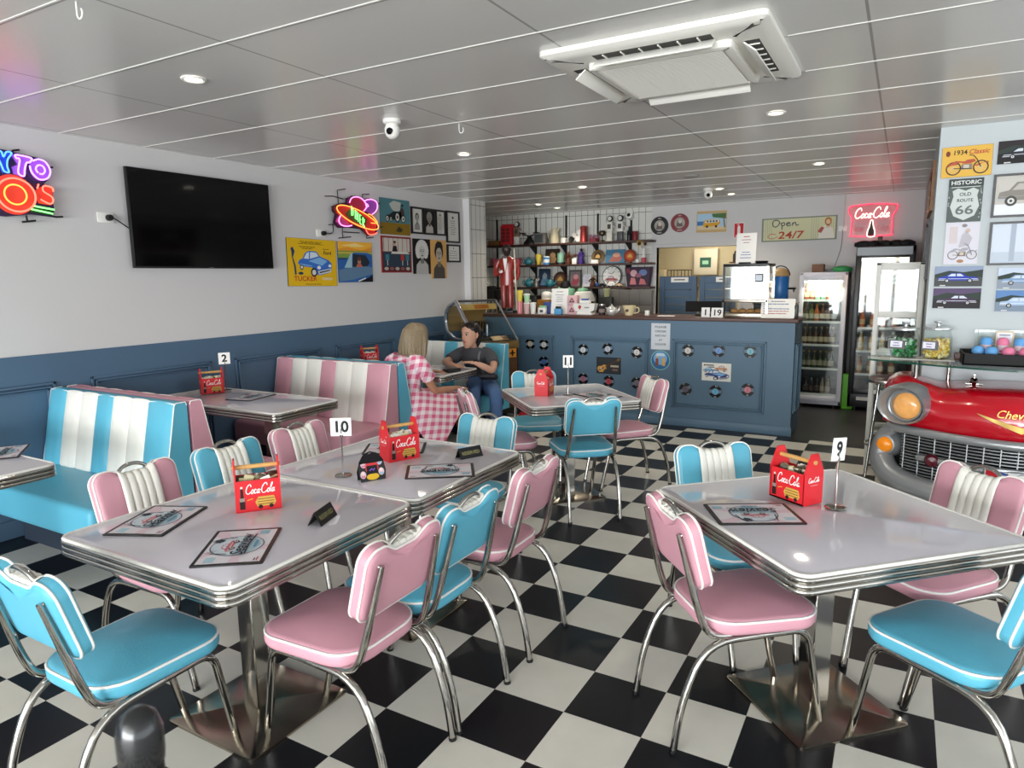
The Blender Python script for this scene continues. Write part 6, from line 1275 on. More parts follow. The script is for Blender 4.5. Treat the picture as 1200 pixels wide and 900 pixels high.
# white framed display cabinet
t = thing('display_cabinet', 'tall white framed glass cabinet between fridge and red car', 'cabinet', (.965, 4.15, 0))
WF = mat('cabinet_white', '#d9d8d0', .45); a, d, h = .165, .36, 1.68
for x in (-a, a-.03):
    for y in (0, d-.03): MB().box((x, y, 0), (x+.035, y+.03, h), WF, .003).build('post', t)
for z in (.03, .28, .62, .90, 1.245, h-.055):
    mb = MB(); mb.box((-a+.035, .003, z), (a-.031, .027, z+(.05 if z > 1 else .03)), WF, .003); mb.box((-a+.035, d-.027, z), (a-.031, d-.003, z+.04), WF, .003); mb.box((-a+.006, .029, z), (a-.006, d-.029, z+.012), PANE if z < 1 else WF); mb.build('shelf', t)
mb = MB(); mb.box((-a, 0, h-.02), (a+.005, d, h), WF, .003); mb.build('top', t); mb = MB(); mb.box((a-.002, .03, .0), (a+.004, d, h), WF); mb.build('side_panel', t)
MB().box((-a+.035, .010, 1.295), (a-.035, .014, h-.055), PANE).build('glass_pane', t); MB().box((-a+.035, .010, .93), (a-.035, .014, 1.245), PANE).build('glass_pane', t)
def box2(*k, **q): return box1(*k, **q)
for dx, lb in ((-.055, 'left grey box in the top of the white cabinet'), (.07, 'right grey box in the top of the white cabinet')): box2('storage_box', lb, 'box', (.965+dx, 4.32, 1.257), (.115, .14, .17), mat('grey_card', '#8f8b86', .6))
mb = MB(T(0, 0, 0)); rnd = random.Random(5)
for k in range(7): mb.M = T(rnd.uniform(-.08, .07), rnd.uniform(-.03, .03), .04+rnd.random()*.09) @ RZ(rnd.uniform(0, 3)) @ RX(rnd.uniform(-.6, .6)); mb.pillow(circ(.05, 10, ry=.03), -.02, .025, .012, mat('white_cloth', '#eeeeea', .6), crown=.01)
one(mb, 'white_cloth_bundle', 'crumpled white plastic bundle on the grey boxes in the cabinet', 'bundle', (.97, 4.30, 1.43))
lathed('cabinet_tin', 'blue and white tin on the second cabinet shelf', 'tin', (.965, 4.3, .913), [(0, 0), (.05, 0), (.05, .06), (.05, .16), (.045, .18), (0, .18)], WHITEP, mats=[WHITEP, flat('#7f9cc0'), WHITEP, CHROME, CHROME])
lathed('steel_pot', 'steel lidded pot on the second cabinet shelf', 'pot', (1.06, 4.32, .913), [(0, 0), (.04, 0), (.042, .15), (.045, .155), (.03, .18), (.01, .19), (0, .195)], STEEL)
mb = MB(); mb.pillow(circ(.07, 16, ry=.05), 0, .06, .025, mat('white_cloth', '#eeeeea', .6), crown=.02); one(mb, 'white_bag', 'white bag lying at the left on the second cabinet shelf', 'bag', (.885, 4.28, .913))
for k in range(6): 
    x, y = .88+.075*(k % 3), 4.25+.1*(k//3)
    t2 = thing('glass_cup', 'clear glass cup with chrome band on the cabinet shelf below the glass counter', 'cup', (x, y, .633), group='glass cups in the cabinet'); mb = MB(); mb.lathe([(0, .003), (.028, .003), (.034, .11)], PANE, 16); mb.build('glass', t2); mb = MB(); mb.lathe([(.034, .05), (.036, .055), (.036, .065), (.035, .07)], CHROME, 16); mb.build('band', t2)
# ================================================================ fridges
def bottle(label, x, y, z, glass, lab, cap, group, h=.23, proto=[]):
    key = (glass, lab, cap, h)
    for k, o in proto:
        if k == key: return dup(o, (x, y, z), 0, label, group)
    t = thing('bottle', label, 'bottle', (x, y, z), group=group); mb = MB(); mb.lathe([(0, 0), (.029, 0), (.031, .008), (.031, h*.55), (.013, h*.78), (.012, h*.95)], mat('bottle_'+glass.lstrip('#'), glass, .12, coat=.5), 14); mb.build('glass', t)
    mb = MB(); mb.lathe([(.0316, h*.18), (.0316, h*.46)], flat(lab), 14); mb.build('paper_label', t); mb = MB(); mb.lathe([(.013, h*.94), (.014, h*.95), (.014, h), (0, h)], flat(cap), 12); mb.build('cap', t)
    proto.append((key, t)); return t
def fridge(name, label, x0, x1, y0, y1, h, fr, fw, sill, head, shelves, glow):
    t = thing(name, label, 'fridge', ((x0+x1)/2, y0, 0)); q = (x1-x0)/2; d = y1-y0
    inn = mat('fridge_inner', '#6d6f70', .5)
    mb = MB(); mb.box((-q, .04, .04), (-q+.03, d, h), fr, .004); mb.box((q-.03, .04, .04), (q, d, h), fr, .004); mb.box((-q, d-.03, .04), (q, d, h), inn); mb.box((-q, .04, .04), (q, d, sill), fr, .004); mb.box((-q, .04, h-head), (q, d, h), fr, .006); mb.build('cabinet', t)
    mb = MB()
    for a, b in (((-q, 0, sill-.04), (-q+fw, .04, h-head+.06)), ((q-fw, 0, sill-.04), (q, .04, h-head+.06)), ((-q+fw, 0, sill-.04), (q-fw, .04, sill+.02)), ((-q+fw, 0, h-head), (q-fw, .04, h-head+.06))): mb.box(a, b, fr, .005)
    dr = mb.build('door', t); MB().box((-q+fw, .015, sill+.02), (q-fw, .02, h-head), PANE).build('glass', dr)
    for z in shelves:
        mb = MB(); mb.box((-q+.03, .06, z-.008), (q-.03, d-.04, z), STEEL); mb.box((-q+.03, .055, z-.014), (q-.03, .062, z+.012), WHITEP); mb.build('shelf', t)
    for x in (-q+.08, q-.08): MB().tube([(x, .08, 0), (x, .08, .05)], .02, BLACKP, 10).build('foot', t)
    mb = MB(); mb.box((-q+.05, .05, h-head-.03), (q-.05, .08, h-head-.012), mat(glow[0], glow[1], .5, emit=glow[2])); mb.build('light_tube', t, label='lit tube at the top')
    l = bpy.data.lights.new('fridge_light', 'AREA'); l.size = q*1.4; l.energy = glow[3]; l.color = lin(glow[1])[:3]; o = bpy.data.objects.new('fridge_light', l); C.objects.link(o); o.location = ((x0+x1)/2, y0+.09, h-head-.035); o.rotation_euler = (R(25), 0, 0)
    return t
FS1 = [.16, .47, .755, 1.03, 1.285]
fridge('drinks_fridge', 'white framed drinks fridge beside the end of the counter', -.085, .43, 6.72, 7.36, 1.615, mat('fridge_white', '#cfcdd6', .35), .05, .13, .09, FS1, ('fridge_tube', '#f4ffe8', 6, 5))
cols = [[('#b8623c', '#e0c0a8')]*2+[('#9fb8a8', '#cfe0d8')]*2+[('#b8623c', '#e0c0a8'), ('#3f6a48', '#c9d8c0'), ('#c9b060', '#e6dcb0')], [('#5a4a30', '#c9c0a8'), ('#6a6a40', '#c9c0a8'), ('#b05a30', '#e0c8b0'), ('#5a3a2a', '#d8c8b8'), ('#5a3a2a', '#d8c8b8'), ('#4a4a4a', '#c9c9c9')], [('#4a3420', '#c8b898')]*6, [('#3a4028', '#a8a088')]*6, [('#1a1210', '#5a4a44')]*3+[('#8a7a68', '#b8a898')]*2]
nm = ['bottom shelf', 'second lowest shelf', 'middle shelf', 'second shelf from top', 'top shelf']
for i, row in enumerate(cols):
    z = FS1[4-i]
    for j, (g, l) in enumerate(row):
        tone = {'#b8623c': 'orange', '#9fb8a8': 'pale green', '#3f6a48': 'dark green', '#c9b060': 'yellow', '#5a4a30': 'olive brown', '#6a6a40': 'olive', '#b05a30': 'orange brown', '#5a3a2a': 'brown', '#4a4a4a': 'grey', '#4a3420': 'dark brown', '#3a4028': 'dark olive', '#1a1210': 'black', '#8a7a68': 'beige'}[g]
        bottle(tone+' bottle on the '+nm[4-i]+' of the white drinks fridge', -.01+.062*j+(.04 if len(row) < 6 else 0), 6.82+.01*(j % 2), z+.001, g, l, '#c9a23c' if i < 4 else '#222222', tone+' bottles, '+nm[4-i], .21)
fb = fridge('tall_fridge', 'tall black drinks fridge behind the white framed cabinet', .50, 1.09, 6.72, 7.36, 1.90, BLACKP, .06, .24, .13, [.43, .70, .97, 1.25], ('fridge_warm', '#ffc27a', 2, 10))
mb = MB(T(-.295, -.006, 1.795)); mb.box((.01, 0, 0), (.56, .006, .09), mat('fridge_header', '#5a6068', .3)); mb.stroke([(0, 0), (1, 0)], .01, 0, BLACKP) if False else None; mb.build('header_panel', fb)
mb = MB(); mb.box((-.2, -.004, .13), (-.06, .0, .17), flat('#cfcdc8')); mb.build('control_panel', fb)
for i, (z, g, l, tone) in enumerate(((.97, '#d8702c', '#f0c090', 'orange'), (.70, '#e0b060', '#f4e0b0', 'amber'), (.43, '#a86a3c', '#d8b890', 'brown'))):
    for j in range(4): bottle(tone+' drink bottle in the tall black fridge', .60+.11*j, 6.84, z+.001, g, l, '#e8e4dc', tone+' bottles in the black fridge', .22)
box1('wooden_crate', 'small brown crate on top of the white drinks fridge', 'crate', (.09, 6.95, 1.615), (.13, .16, .095), mat('crate_wood', '#6a4630', .6, var=.2))
mb = MB(); mb.pillow(circ(.11, 18, ry=.09), 0, .055, .02, mat('green_bag', '#2f8a4c', .5), crown=.02); one(mb, 'green_bag', 'green bag lying on top of the white drinks fridge', 'bag', (.35, 6.95, 1.615))
box1('black_tray', 'flat dark tray left of the green bag on the fridge', 'tray', (.21, 6.98, 1.615), (.14, .16, .03), BLACKP)
mb = MB()
for k in range(5): mb.M = T(.11*k, .02*(k % 2), .02) @ RZ(k); mb.pillow(circ(.1, 12, ry=.07), -.02, .03, .015, BLACKM, crown=.02)
one(mb, 'black_jacket', 'crumpled black jacket on top of the tall fridge', 'jacket', (.56, 6.95, 1.90)); box1('brown_pot', 'small brown pot on top of the tall fridge', 'pot', (.72, 7.1, 1.93), (.05, .05, .09), BROWN)
mb = MB(); mb.box((0, 0, 0), (.12, .10, .42), mat('lime_green', '#5fae2a', .5), .01); one(mb, 'lime_sack', 'lime green bag standing between the two fridges', 'bag', (.435, 6.80, 0)); 
# ================================================================ pictures on the white wall block
YQ = YP-.001
def a_moto(mb, w, h, z):
    mb.text('1934', w*.36, h*.80, z, h*.15, flat('#3a2a20'), w*.26); mb.text('Classic', w*.74, h*.80, z, h*.15, flat('#b8443a'), w*.40, shear=.25); ell(mb, w*.12, h*.78, w*.045, h*.09, z, '#7a3a2a'); bike_art(mb, w*.08, h*.10, w*.86, h*.62, '#b4543a', z+EPS)
board((1.17, YQ, 2.235), NY, .285, .20, '#e0b24c', a_moto, 'motorcycle_art_sign', 'yellow tin sign of a 1934 motorcycle at top of white wall', 'sign', edge=flat('#8a6a3a'), roll=R(.5))
def a_66(mb, w, h, z):
    rect(mb, 0, h*.82, w, h, z, '#3f4644'); mb.text('HISTORIC', w*.5, h*.91, z+EPS, h*.09, flat('#e2e6e2'), w*.86); rect(mb, w*.08, h*.80, w*.92, h*.812, z, '#e2e6e2')
    mb.poly([(w*.5, h*.04), (w*.80, h*.14), (w*.92, h*.36), (w*.84, h*.60), (w*.88, h*.72), (w*.72, h*.78), (w*.5, h*.72), (w*.28, h*.78), (w*.12, h*.72), (w*.16, h*.60), (w*.08, h*.36), (w*.20, h*.14)], z, flat('#c9cfcb'))
    mb.text('OLD', w*.5, h*.64, z+EPS, h*.075, flat('#3a403e'), w*.34); mb.text('ROUTE', w*.5, h*.50, z+EPS, h*.07, flat('#3a403e'), w*.46); mb.text('66', w*.5, h*.28, z+EPS, h*.20, flat('#6a706e'), w*.52)
    rnd = random.Random(4)
    for k in range(16): x, y = rnd.choice((.04, .95))*w+rnd.uniform(-.02, .02)*w, rnd.uniform(.05, .78)*h; ell(mb, x, y, .02*w, .02*h, z+EPS, '#aab0ac')
board((1.222, YQ, 1.938), NY, .197, .286, '#5a625f', a_66, 'route_art_sign', 'grey Historic Old Route 66 tin sign', 'sign')
def a_sketch(mb, w, h, z):
    mb.poly([(w*.12, h*.5), (w*.36, h*.5), (w*.36, h*.9), (w*.12, h*.9)], z, flat('#cfc4c4')); ell(mb, w*.55, h*.92, w*.08, h*.04, z, '#8a8288'); bike_art(mb, w*.10, h*.10, w*.88, h*.40, '#a8a4ae', z+EPS, '#6a6670'); mb.poly([(w*.42, h*.4), (w*.72, h*.44), (w*.80, h*.62), (w*.62, h*.78), (w*.5, h*.7)], z+4*EPS, flat('#b9b4bc')); ell(mb, w*.66, h*.80, w*.07, h*.05, z+4*EPS, '#cfb8ac'); ell(mb, w*.5, h*.07, w*.1, h*.04, z+4*EPS, '#a87a5a')
board((1.225, YQ, 1.655), NY, .195, .28, '#d6d4dc', a_sketch, 'sketch_art_poster', 'pale sketch of a motorcycle rider below the Route 66 sign')
def a_photo(sky, gr, c, fl=1):
    def f(mb, w, h, z): rect(mb, 0, h*.45, w, h, z, sky); rect(mb, 0, 0, w, h*.45, z, gr); mb.poly([(0, h*.6), (w*.3, h*.78), (w*.6, h*.7), (w, h*.82), (w, h*.45), (0, h*.45)], z+EPS, flat('#2e3a34')); car_art(mb, w*.08, h*.18, w*.84, h*.52, c, z+3*EPS, flip=fl); rect(mb, w*.12, h*.02, w*.24, h*.07, z+2*EPS, '#d6d6d2')
    return f
board((1.182, YQ, 1.503), NY, .278, .138, '#5a6a78', a_photo('#8f9cb4', '#4a4c4c', '#2a3fa8'), 'photo_art_print', 'photo of a blue car on the white wall, above the purple one', 'photo'); board((1.182, YQ, 1.352), NY, .278, .138, '#2c2434', a_photo('#5a4a6a', '#2a2628', '#43304f', -1), 'photo_art_print', 'photo of a dark purple car below the blue car photo', 'photo')
board((1.482, YQ, 2.30), NY, .30, .145, '#1c1a1c', a_photo('#2a2426', '#1c1a1c', '#2a2c34'), 'photo_art_print', 'dark photo of a black car at the top right corner', 'photo')
def a_truck(mb, w, h, z): rect(mb, w*.03, h*.03, w*.97, h*.97, z, '#c4c0b8'); rect(mb, w*.03, h*.03, w*.97, h*.3, z+EPS, '#e6e8ec'); car_art(mb, w*.08, h*.25, w*.9, h*.6, '#8a867e', z+2*EPS, '#4a4844', '#b8b4ac', '#9a968e')
board((1.475, YQ, 1.958), NY, .36, .275, '#dedcd6', a_truck, 'framed_picture', 'black framed old photo of a truck on the white wall', 'framed picture', frame=KF, fw=.012)
board((1.478, YQ, 1.645), NY, .36, .28, '#d2dbe6', lambda mb, w, h, z: (rect(mb, w*.05, h*.05, w*.95, h*.3, z, '#c0cad6'), rect(mb, w*.32, h*.08, w*.40, h*.96, z+EPS, '#aab4c2')), 'framed_picture', 'black framed pale blue picture below the truck photo', 'framed picture', frame=KF, fw=.012)
board((1.545, YQ, 1.485), NY, .28, .14, '#b8c4d4', a_photo('#c4d0e0', '#8f9aa8', '#7f9cc0'), 'photo_art_print', 'photo of pale blue cars at the right edge, upper of two', 'photo'); board((1.545, YQ, 1.335), NY, .28, .14, '#5f7fae', a_photo('#5f86b8', '#7f8ea0', '#a9c0dc'), 'photo_art_print', 'photo of a light blue car at the right edge, lower of two', 'photo')
# pictures on the side face of the block
board((XP-.001, 4.95, 2.06), (-1, 0, 0), .95, .36, '#2a2018', lambda mb, w, h, z: car_art(mb, w*.1, h*.15, w*.8, h*.65, '#5a3a24', z), 'framed_picture', 'wide wooden framed picture on the side of the white wall block', 'framed picture', frame=mat('frame_oak', '#8a5a2a', .4, var=.2), fw=.05)
board((XP-.001, 4.85, 1.55), (-1, 0, 0), .8, .45, '#1d1c1e', lambda mb, w, h, z: (rect(mb, w*.06, h*.08, w*.94, h*.92, z, mat('picture_glass', '#2a2428', .06)), car_art(mb, w*.2, h*.2, w*.6, h*.4, '#4a3a3c', z+EPS)), 'framed_picture', 'glossy dark framed picture below the wooden framed one', 'framed picture', frame=KF)
# ================================================================ jukebox in the corner
# local: u along the box, v to the front, third axis flipped below so that z stays up
JM = Matrix(((.431, .902, 0, -3.46), (.902, -.431, 0, 4.43), (0, 0, 1, 0), (0, 0, 0, 1)))
jb = thing('jukebox', 'jukebox with a sloping glass lid in the corner behind the booth', 'jukebox', (-3.3, 4.6, 0))
JL = T(3.3, -4.6, 0) @ JM
def jmb(): return MB(JL)
JB = mat('jukebox_black', '#1c1a1a', .4); JA = mat('jukebox_amber', '#7d6234', .4, .1)
U = .55
def jquad(mb, pts, m): mb.add(pts, [(0, 1, 2, 3)[:len(pts)]], m)
mb = jmb(); mb.box((0, -.22, .05), (U, .46, .86), JB, .02); mb.box((-.004, -.2, .80), (U+.004, .47, .885), JA, .01); mb.build('cabinet', jb)
mb = jmb(); mb.box((.03, .455, .12), (U-.03, .475, .70), mat('jukebox_front', '#5a3a1e', .35, var=.3, scale=8), .01); mb.build('front_panel', jb)
mb = jmb(); mb.box((U-.16, .474, .70), (U-.05, .482, .80), flat('#e0902c')); mb.box((U-.115, .482, .715), (U-.095, .485, .785), flat('#1c1c1c')); mb.box((U-.14, .482, .742), (U-.07, .485, .758), flat('#1c1c1c')); mb.build('sticker', jb, label='orange sticker with a dark cross')
prof = [(0, 1.335), (-.17, 1.28), (-.235, 1.20), (-.25, 1.10), (-.215, .98), (-.03, .90)]
mb = jmb(); ends = []
for u in (0, U): ends.append([(u, v, z) for v, z in prof]+[(u, .45, .885)])
mb.loft([[(u, v, z) for v, z in prof[1:5]] for u in (0, U)], JA, closed=False, cap0=False, cap1=False); mb.build('lid_back', jb)
mb = jmb(); jquad(mb, [(.0, .0, 1.335), (U, 0, 1.335), (U, .45, .886), (0, .45, .886)], PANE); mb.build('lid_glass', jb)
mb = jmb()
for e in ends: mb.add(e, [tuple(range(len(e)))], PANE)
mb.build('end_glass', jb)
SV = mat('jukebox_chrome', '#c5c9cc', .2, .9)
mb = jmb(); mb.tube(fillet(ends[0]+[ends[0][0]], .03, 3), .023, SV, 8)
mb.build('lid_frame', jb); mb = jmb(); mb.tube(fillet([(U, 0, 1.335), (U, .45, .886)], .01), .012, SV, 8); mb.build('lid_frame', jb); mb = jmb(); mb.tube([(0, 0, 1.337), (U, 0, 1.337)], .014, mat('lid_top_dark', '#3a3a3a', .4), 8); mb.build('lid_frame', jb)
mb = jmb(); mb.add([(.02, .02, 1.30), (U-.02, .02, 1.30), (U-.02, .05, 1.235), (.02, .05, 1.235)], [(0, 1, 2, 3), (3, 2, 1, 0)], flat('#e2c274')); mb.add([(.22, .030, 1.29), (.42, .030, 1.29), (.42, .052, 1.245), (.22, .052, 1.245)], [(3, 2, 1, 0), (0, 1, 2, 3)], flat('#d9822c')); mb.build('title_banner', jb, label='yellow banner with an orange badge')
mb = jmb(); mb.add([(0.01, -.2, .892), (U-.01, -.2, .892), (U-.01, .44, .892), (.01, .44, .892)], [(3, 2, 1, 0)], mat('mechanism_brown', '#665230', .4, .1, var=.4, scale=14)); mb.build('deck', jb)
mb = jmb(); mb.lathe([(0, .90), (.16, .90), (.16, .915), (.05, .93), (0, .93)], JB, 24, .34, .12); mb.tube([(.34, .12, .92), (.34, .12, 1.06)], .014, SV, 8); mb.build('turntable', jb)
mb = jmb()
for k in range(14): mb.box((.16+.018*k, -.16, .95), (.164+.018*k, -.02, 1.09), VIN if k % 2 else JA)
mb.build('record_rack', jb, kind='stuff')
for u, v, lb in ((.42, .30, 'cream'), (.52, .28, 'brown')): mb = MB(JL @ T(u-.06, v, .905) @ RX(R(-30))); mb.box((-.07, -.05, 0), (.07, .05, .004), flat('#d8b88c' if lb == 'cream' else '#8a6a4a')); mb.build('title_card', jb)
# ================================================================ people
class Skel:
    def __init__(s): s.v = []; s.e = []; s.r = []
    def a(s, co, r, par=None):
        s.v.append(Vector(co)); s.r.append(r if isinstance(r, tuple) else (r, r))
        if par is not None: s.e.append((par, len(s.v)-1))
        return len(s.v)-1
    def chain(s, par, pts):
        for co, r in pts: par = s.a(co, r, par)
        return par
    def bake(s, off, sub=2):
        me = bpy.data.meshes.new('sk'); me.from_pydata([v-Vector(off) for v in s.v], s.e, [])
        ob = bpy.data.objects.new('sk', me); C.objects.link(ob)
        sk = ob.modifiers.new('s', 'SKIN'); sk.use_smooth_shade = True; sk.branch_smoothing = .6
        for i, d in enumerate(me.skin_vertices[0].data): d.radius = s.r[i]; d.use_root = (i == 0)
        sb = ob.modifiers.new('b', 'SUBSURF'); sb.levels = sub; sb.render_levels = sub
        dg = bpy.context.evaluated_depsgraph_get(); ev = ob.evaluated_get(dg); m2 = ev.to_mesh()
        v = [tuple(x.co) for x in m2.vertices]; f = [tuple(p.vertices) for p in m2.polygons]
        ev.to_mesh_clear(); bpy.data.objects.remove(ob); bpy.data.meshes.remove(me); return v, f
def hand(sk, wrist, w, palm_dir, side, curl=.5):
    """five fingers; palm_dir = direction of the fingers, side = direction of the thumb, both in world axes"""
    d = Vector(palm_dir).normalized(); t = Vector(side); t = (t-d*t.dot(d)).normalized(); n = d.cross(t)
    if n.z > 0: n = -n                            # fingers curl downwards
    W = Vector(w); pm = sk.chain(wrist, [(W+d*.03, (.022, .016)), (W+d*.062, (.028, .015))])
    for k, L in enumerate((.062, .072, .067, .052)):
        b = W+d*.075+t*(.027-.018*k); p1 = b+d*L*.5+n*L*.12*curl; p2 = p1+d*L*.32+n*L*.45*curl
        sk.chain(pm, [(b, .0085), (p1, .008), (p2, .0068)])
    b = W+d*.03+t*.028; sk.chain(wrist+1, [(b+d*.008, .0105), (b+d*.03+t*.016+n*.004, .0092), (b+d*.05+t*.016+n*.012, .0075)])
def head_rings(c, yaw, tilt=0, s=1.0):
    M = T(*c) @ RZ(yaw) @ RX(tilt) @ Matrix.Scale(s, 4)     # local +y = face
    prof = [(-.119, .018, .018, .058), (-.112, .032, .032, .050), (-.095, .045, .052, .036), (-.065, .058, .074, .018), (-.03, .067, .087, .006), (.01, .073, .094, .0), (.045, .075, .097, -.004), (.078, .068, .090, -.008), (.103, .048, .066, -.010), (.116, .024, .034, -.010), (.120, .006, .008, -.010)]
    n = 24; rr = []
    for z, rx, ry, cy in prof:
        ring = []
        for k in range(n):
            a = 2*PI*k/n; x, y = rx*math.cos(a), ry*math.sin(a)
            if y > 0 and -.1 < z < .06: y *= 1-.10*abs(math.cos(a))*0
            ring.append((x, cy+y, z))
        rr.append(ring)
    return M, rr
def face(parent, mb_skin, c, yaw, tilt, off, skin, brow, lip):
    M, rr = head_rings(c, yaw, tilt); M = T(*[-x for x in off]) @ M
    mb_skin.at(M); mb_skin.loft(rr, skin)
    mb_skin.loft([[(x*.6, .088, .028), (x, .082, .028)][:1]+[] for x in ()] or [[(-.004, .090, .03), (.004, .090, .03), (.003, .094, .03), (-.003, .094, .03)], [(-.008, .088, .0), (.008, .088, .0), (.004, .108, .002), (-.004, .108, .002)], [(-.015, .085, -.022), (.015, .085, -.022), (.007, .115, -.018), (-.007, .115, -.018)], [(-.012, .083, -.030), (.012, .083, -.030), (.005, .098, -.029), (-.005, .098, -.029)]], skin)
    for s in (-1, 1): mb_skin.tube([(s*.070, -.004, .012), (s*.080, -.012, .02), (s*.082, -.016, .0), (s*.074, -.006, -.028)], [.010, .013, .012, .007], skin, 8)
    mb_skin.at(Matrix())
    for s in (-1, 1):
        mb = MB(M @ T(s*.031, .082, .020)); mb.lathe([(0, -.010), (.009, -.006), (.0122, 0), (.009, .006), (0, .008)], mat('eye_white', '#c9beb6', .3), 14, ax='y'); e = mb.build('eye', parent)
        mb = MB(M @ T(s*.031, .0905, .020)); mb.lathe([(0, .002), (.0075, .0005), (.0085, -.004)][::-1], mat('iris_dark', '#2a1a12', .2), 12, ax='y'); mb.build('iris', e)
        mb = MB(M); mb.tube([(s*.014, .089, .038), (s*.032, .089, .044), (s*.052, .078, .037)], .0032, brow, 6); mb.build('eyebrow', parent)
        mb = MB(M); mb.tube([(s*.016, .0895, .024), (s*.031, .095, .0295), (s*.047, .085, .022)], .0022, brow, 6); mb.build('eyelid', parent)
    mb = MB(M); mb.tube([(-.026, .079, -.052), (-.012, .091, -.050), (0, .092, -.052), (.012, .091, -.050), (.026, .079, -.052)], [.002, .0048, .0042, .0048, .002], lip, 8); mb.tube([(-.022, .080, -.056), (0, .090, -.060), (.022, .080, -.056)], [.002, .0055, .002], lip, 8); mb.build('mouth', parent)
    return M
SKIN1 = mat('skin_tan', '#b98468', .5, var=.06, scale=12); SKIN2 = mat('skin_fair', '#cf9f86', .5, var=.05, scale=12)
def gingham():
    m = bpy.data.materials.new('pink_gingham'); m.use_nodes = True; nt = m.node_tree; b = nt.nodes['Principled BSDF']
    tc = nt.nodes.new('ShaderNodeTexCoord'); sp = nt.nodes.new('ShaderNodeSeparateXYZ'); nt.links.new(tc.outputs['Object'], sp.inputs[0])
    def stripe(cx, cy, cz):
        v = math_n(nt, 'ADD', math_n(nt, 'ADD', math_n(nt, 'MULTIPLY', sp.outputs[0], cx), math_n(nt, 'MULTIPLY', sp.outputs[1], cy)), math_n(nt, 'MULTIPLY', sp.outputs[2], cz))
        return math_n(nt, 'GREATER_THAN', math_n(nt, 'FRACT', math_n(nt, 'ADD', math_n(nt, 'DIVIDE', v, .070), 50)), .5)
    s = math_n(nt, 'ADD', stripe(.75, .75, -.25), stripe(-.35, .35, .95)); s = math_n(nt, 'MULTIPLY', s, .5)
    nt.links.new(mix_n(nt, s, lin('#eee0e3'), lin('#d65f86')), b.inputs['Base Color']); b.inputs['Roughness'].default_value = .8; return m
GING = gingham()
# --- woman in the gingham dress (faces +y)
o1 = (-2.63, 2.50, 0)
p1 = thing('person', 'seated woman with long fair hair in a pink gingham dress, seen from behind', 'person', o1)
sk = Skel(); pel = sk.a((-2.65, 2.47, .54), (.12, .10)); ab = sk.a((-2.65, 2.465, .66), (.105, .085), pel); ch = sk.a((-2.65, 2.46, .82), (.115, .09), ab); nk = sk.a((-2.64, 2.48, .945), .05, ch); sk.chain(nk, [((-2.615, 2.515, 1.02), .044), ((-2.60, 2.53, 1.06), .04)])
ws = []
w = sk.chain(ch, [((-2.54, 2.455, .905), .052), ((-2.485, 2.455, .875), .05), ((-2.465, 2.52, .76), .041), ((-2.455, 2.60, .645), .036), ((-2.435, 2.74, .64), .031), ((-2.415, 2.885, .635), .021)]); hand(sk, w, (-2.415, 2.885, .635), (.1, .9, -.12), (-1, .1, 0), .5)
w = sk.chain(ch, [((-2.755, 2.465, .905), .052), ((-2.81, 2.47, .87), .05), ((-2.82, 2.55, .80), .041), ((-2.80, 2.65, .795), .036), ((-2.70, 2.74, .80), .030), ((-2.62, 2.78, .785), .021)]); hand(sk, w, (-2.62, 2.78, .785), (.85, .4, -.06), (-.3, 1, 0), .35)
for hip, kn, cf, an, toe in (((-2.57, 2.48, .53), (-2.41, 2.92, .50), (-2.50, 2.87, .31), (-2.58, 2.84, .085), (-2.55, 2.98, .03)), ((-2.73, 2.49, .53), (-2.52, 3.0, .50), (-2.50, 3.03, .33), (-2.48, 3.09, .085), (-2.44, 3.22, .03))):
    sk.chain(pel, [(hip, .085), (tuple((a+b)/2 for a, b in zip(hip, kn)), .075), (kn, .056), (cf, .05), (an, .031), (tuple((a*.8+b*.2) for a, b in zip(an, (toe[0], toe[1], .03))), .033), (toe, (.036, .02))])
v, f_ = sk.bake(o1); mb = MB(); mb.add(v, f_, SKIN1, True)
Mh = face(p1, mb, (-2.585, 2.55, 1.105), R(-2), R(-6), o1, SKIN1, mat('brow_fair', '#7a6248', .6), mat('lip_rose', '#a85a52', .4)); mb.build('body', p1)
O1 = T(-o1[0], -o1[1], 0)
def ring3(cx, cy, z, rx, ry, n=28, fold=0, ph=0): return [(cx+rx*(1+fold*math.sin(9*2*PI*k/n+ph))*math.cos(2*PI*k/n), cy+ry*(1+fold*math.sin(9*2*PI*k/n+ph))*math.sin(2*PI*k/n), z) for k in range(n)]
mb = MB(O1); mb.loft([ring3(-2.65, 2.47, .56, .15, .115), ring3(-2.65, 2.467, .64, .122, .10), ring3(-2.65, 2.463, .72, .128, .108), ring3(-2.65, 2.462, .81, .150, .122), ring3(-2.648, 2.462, .88, .168, .112), ring3(-2.645, 2.466, .925, .15, .09), ring3(-2.642, 2.472, .955, .085, .066), ring3(-2.64, 2.478, .965, .066, .056)], GING, cap0=False, cap1=False); mb.build('dress_bodice', p1)
for pts in ([(-2.56, 2.455, .915), (-2.485, 2.455, .885), (-2.462, 2.53, .765)], [(-2.735, 2.465, .915), (-2.815, 2.47, .875), (-2.825, 2.55, .80)]):
    mb = MB(O1); mb.tube(spl3(pts), [.074, .074, .073, .072, .070, .067, .064, .062, .061], GING, 16); mb.build('sleeve', p1)
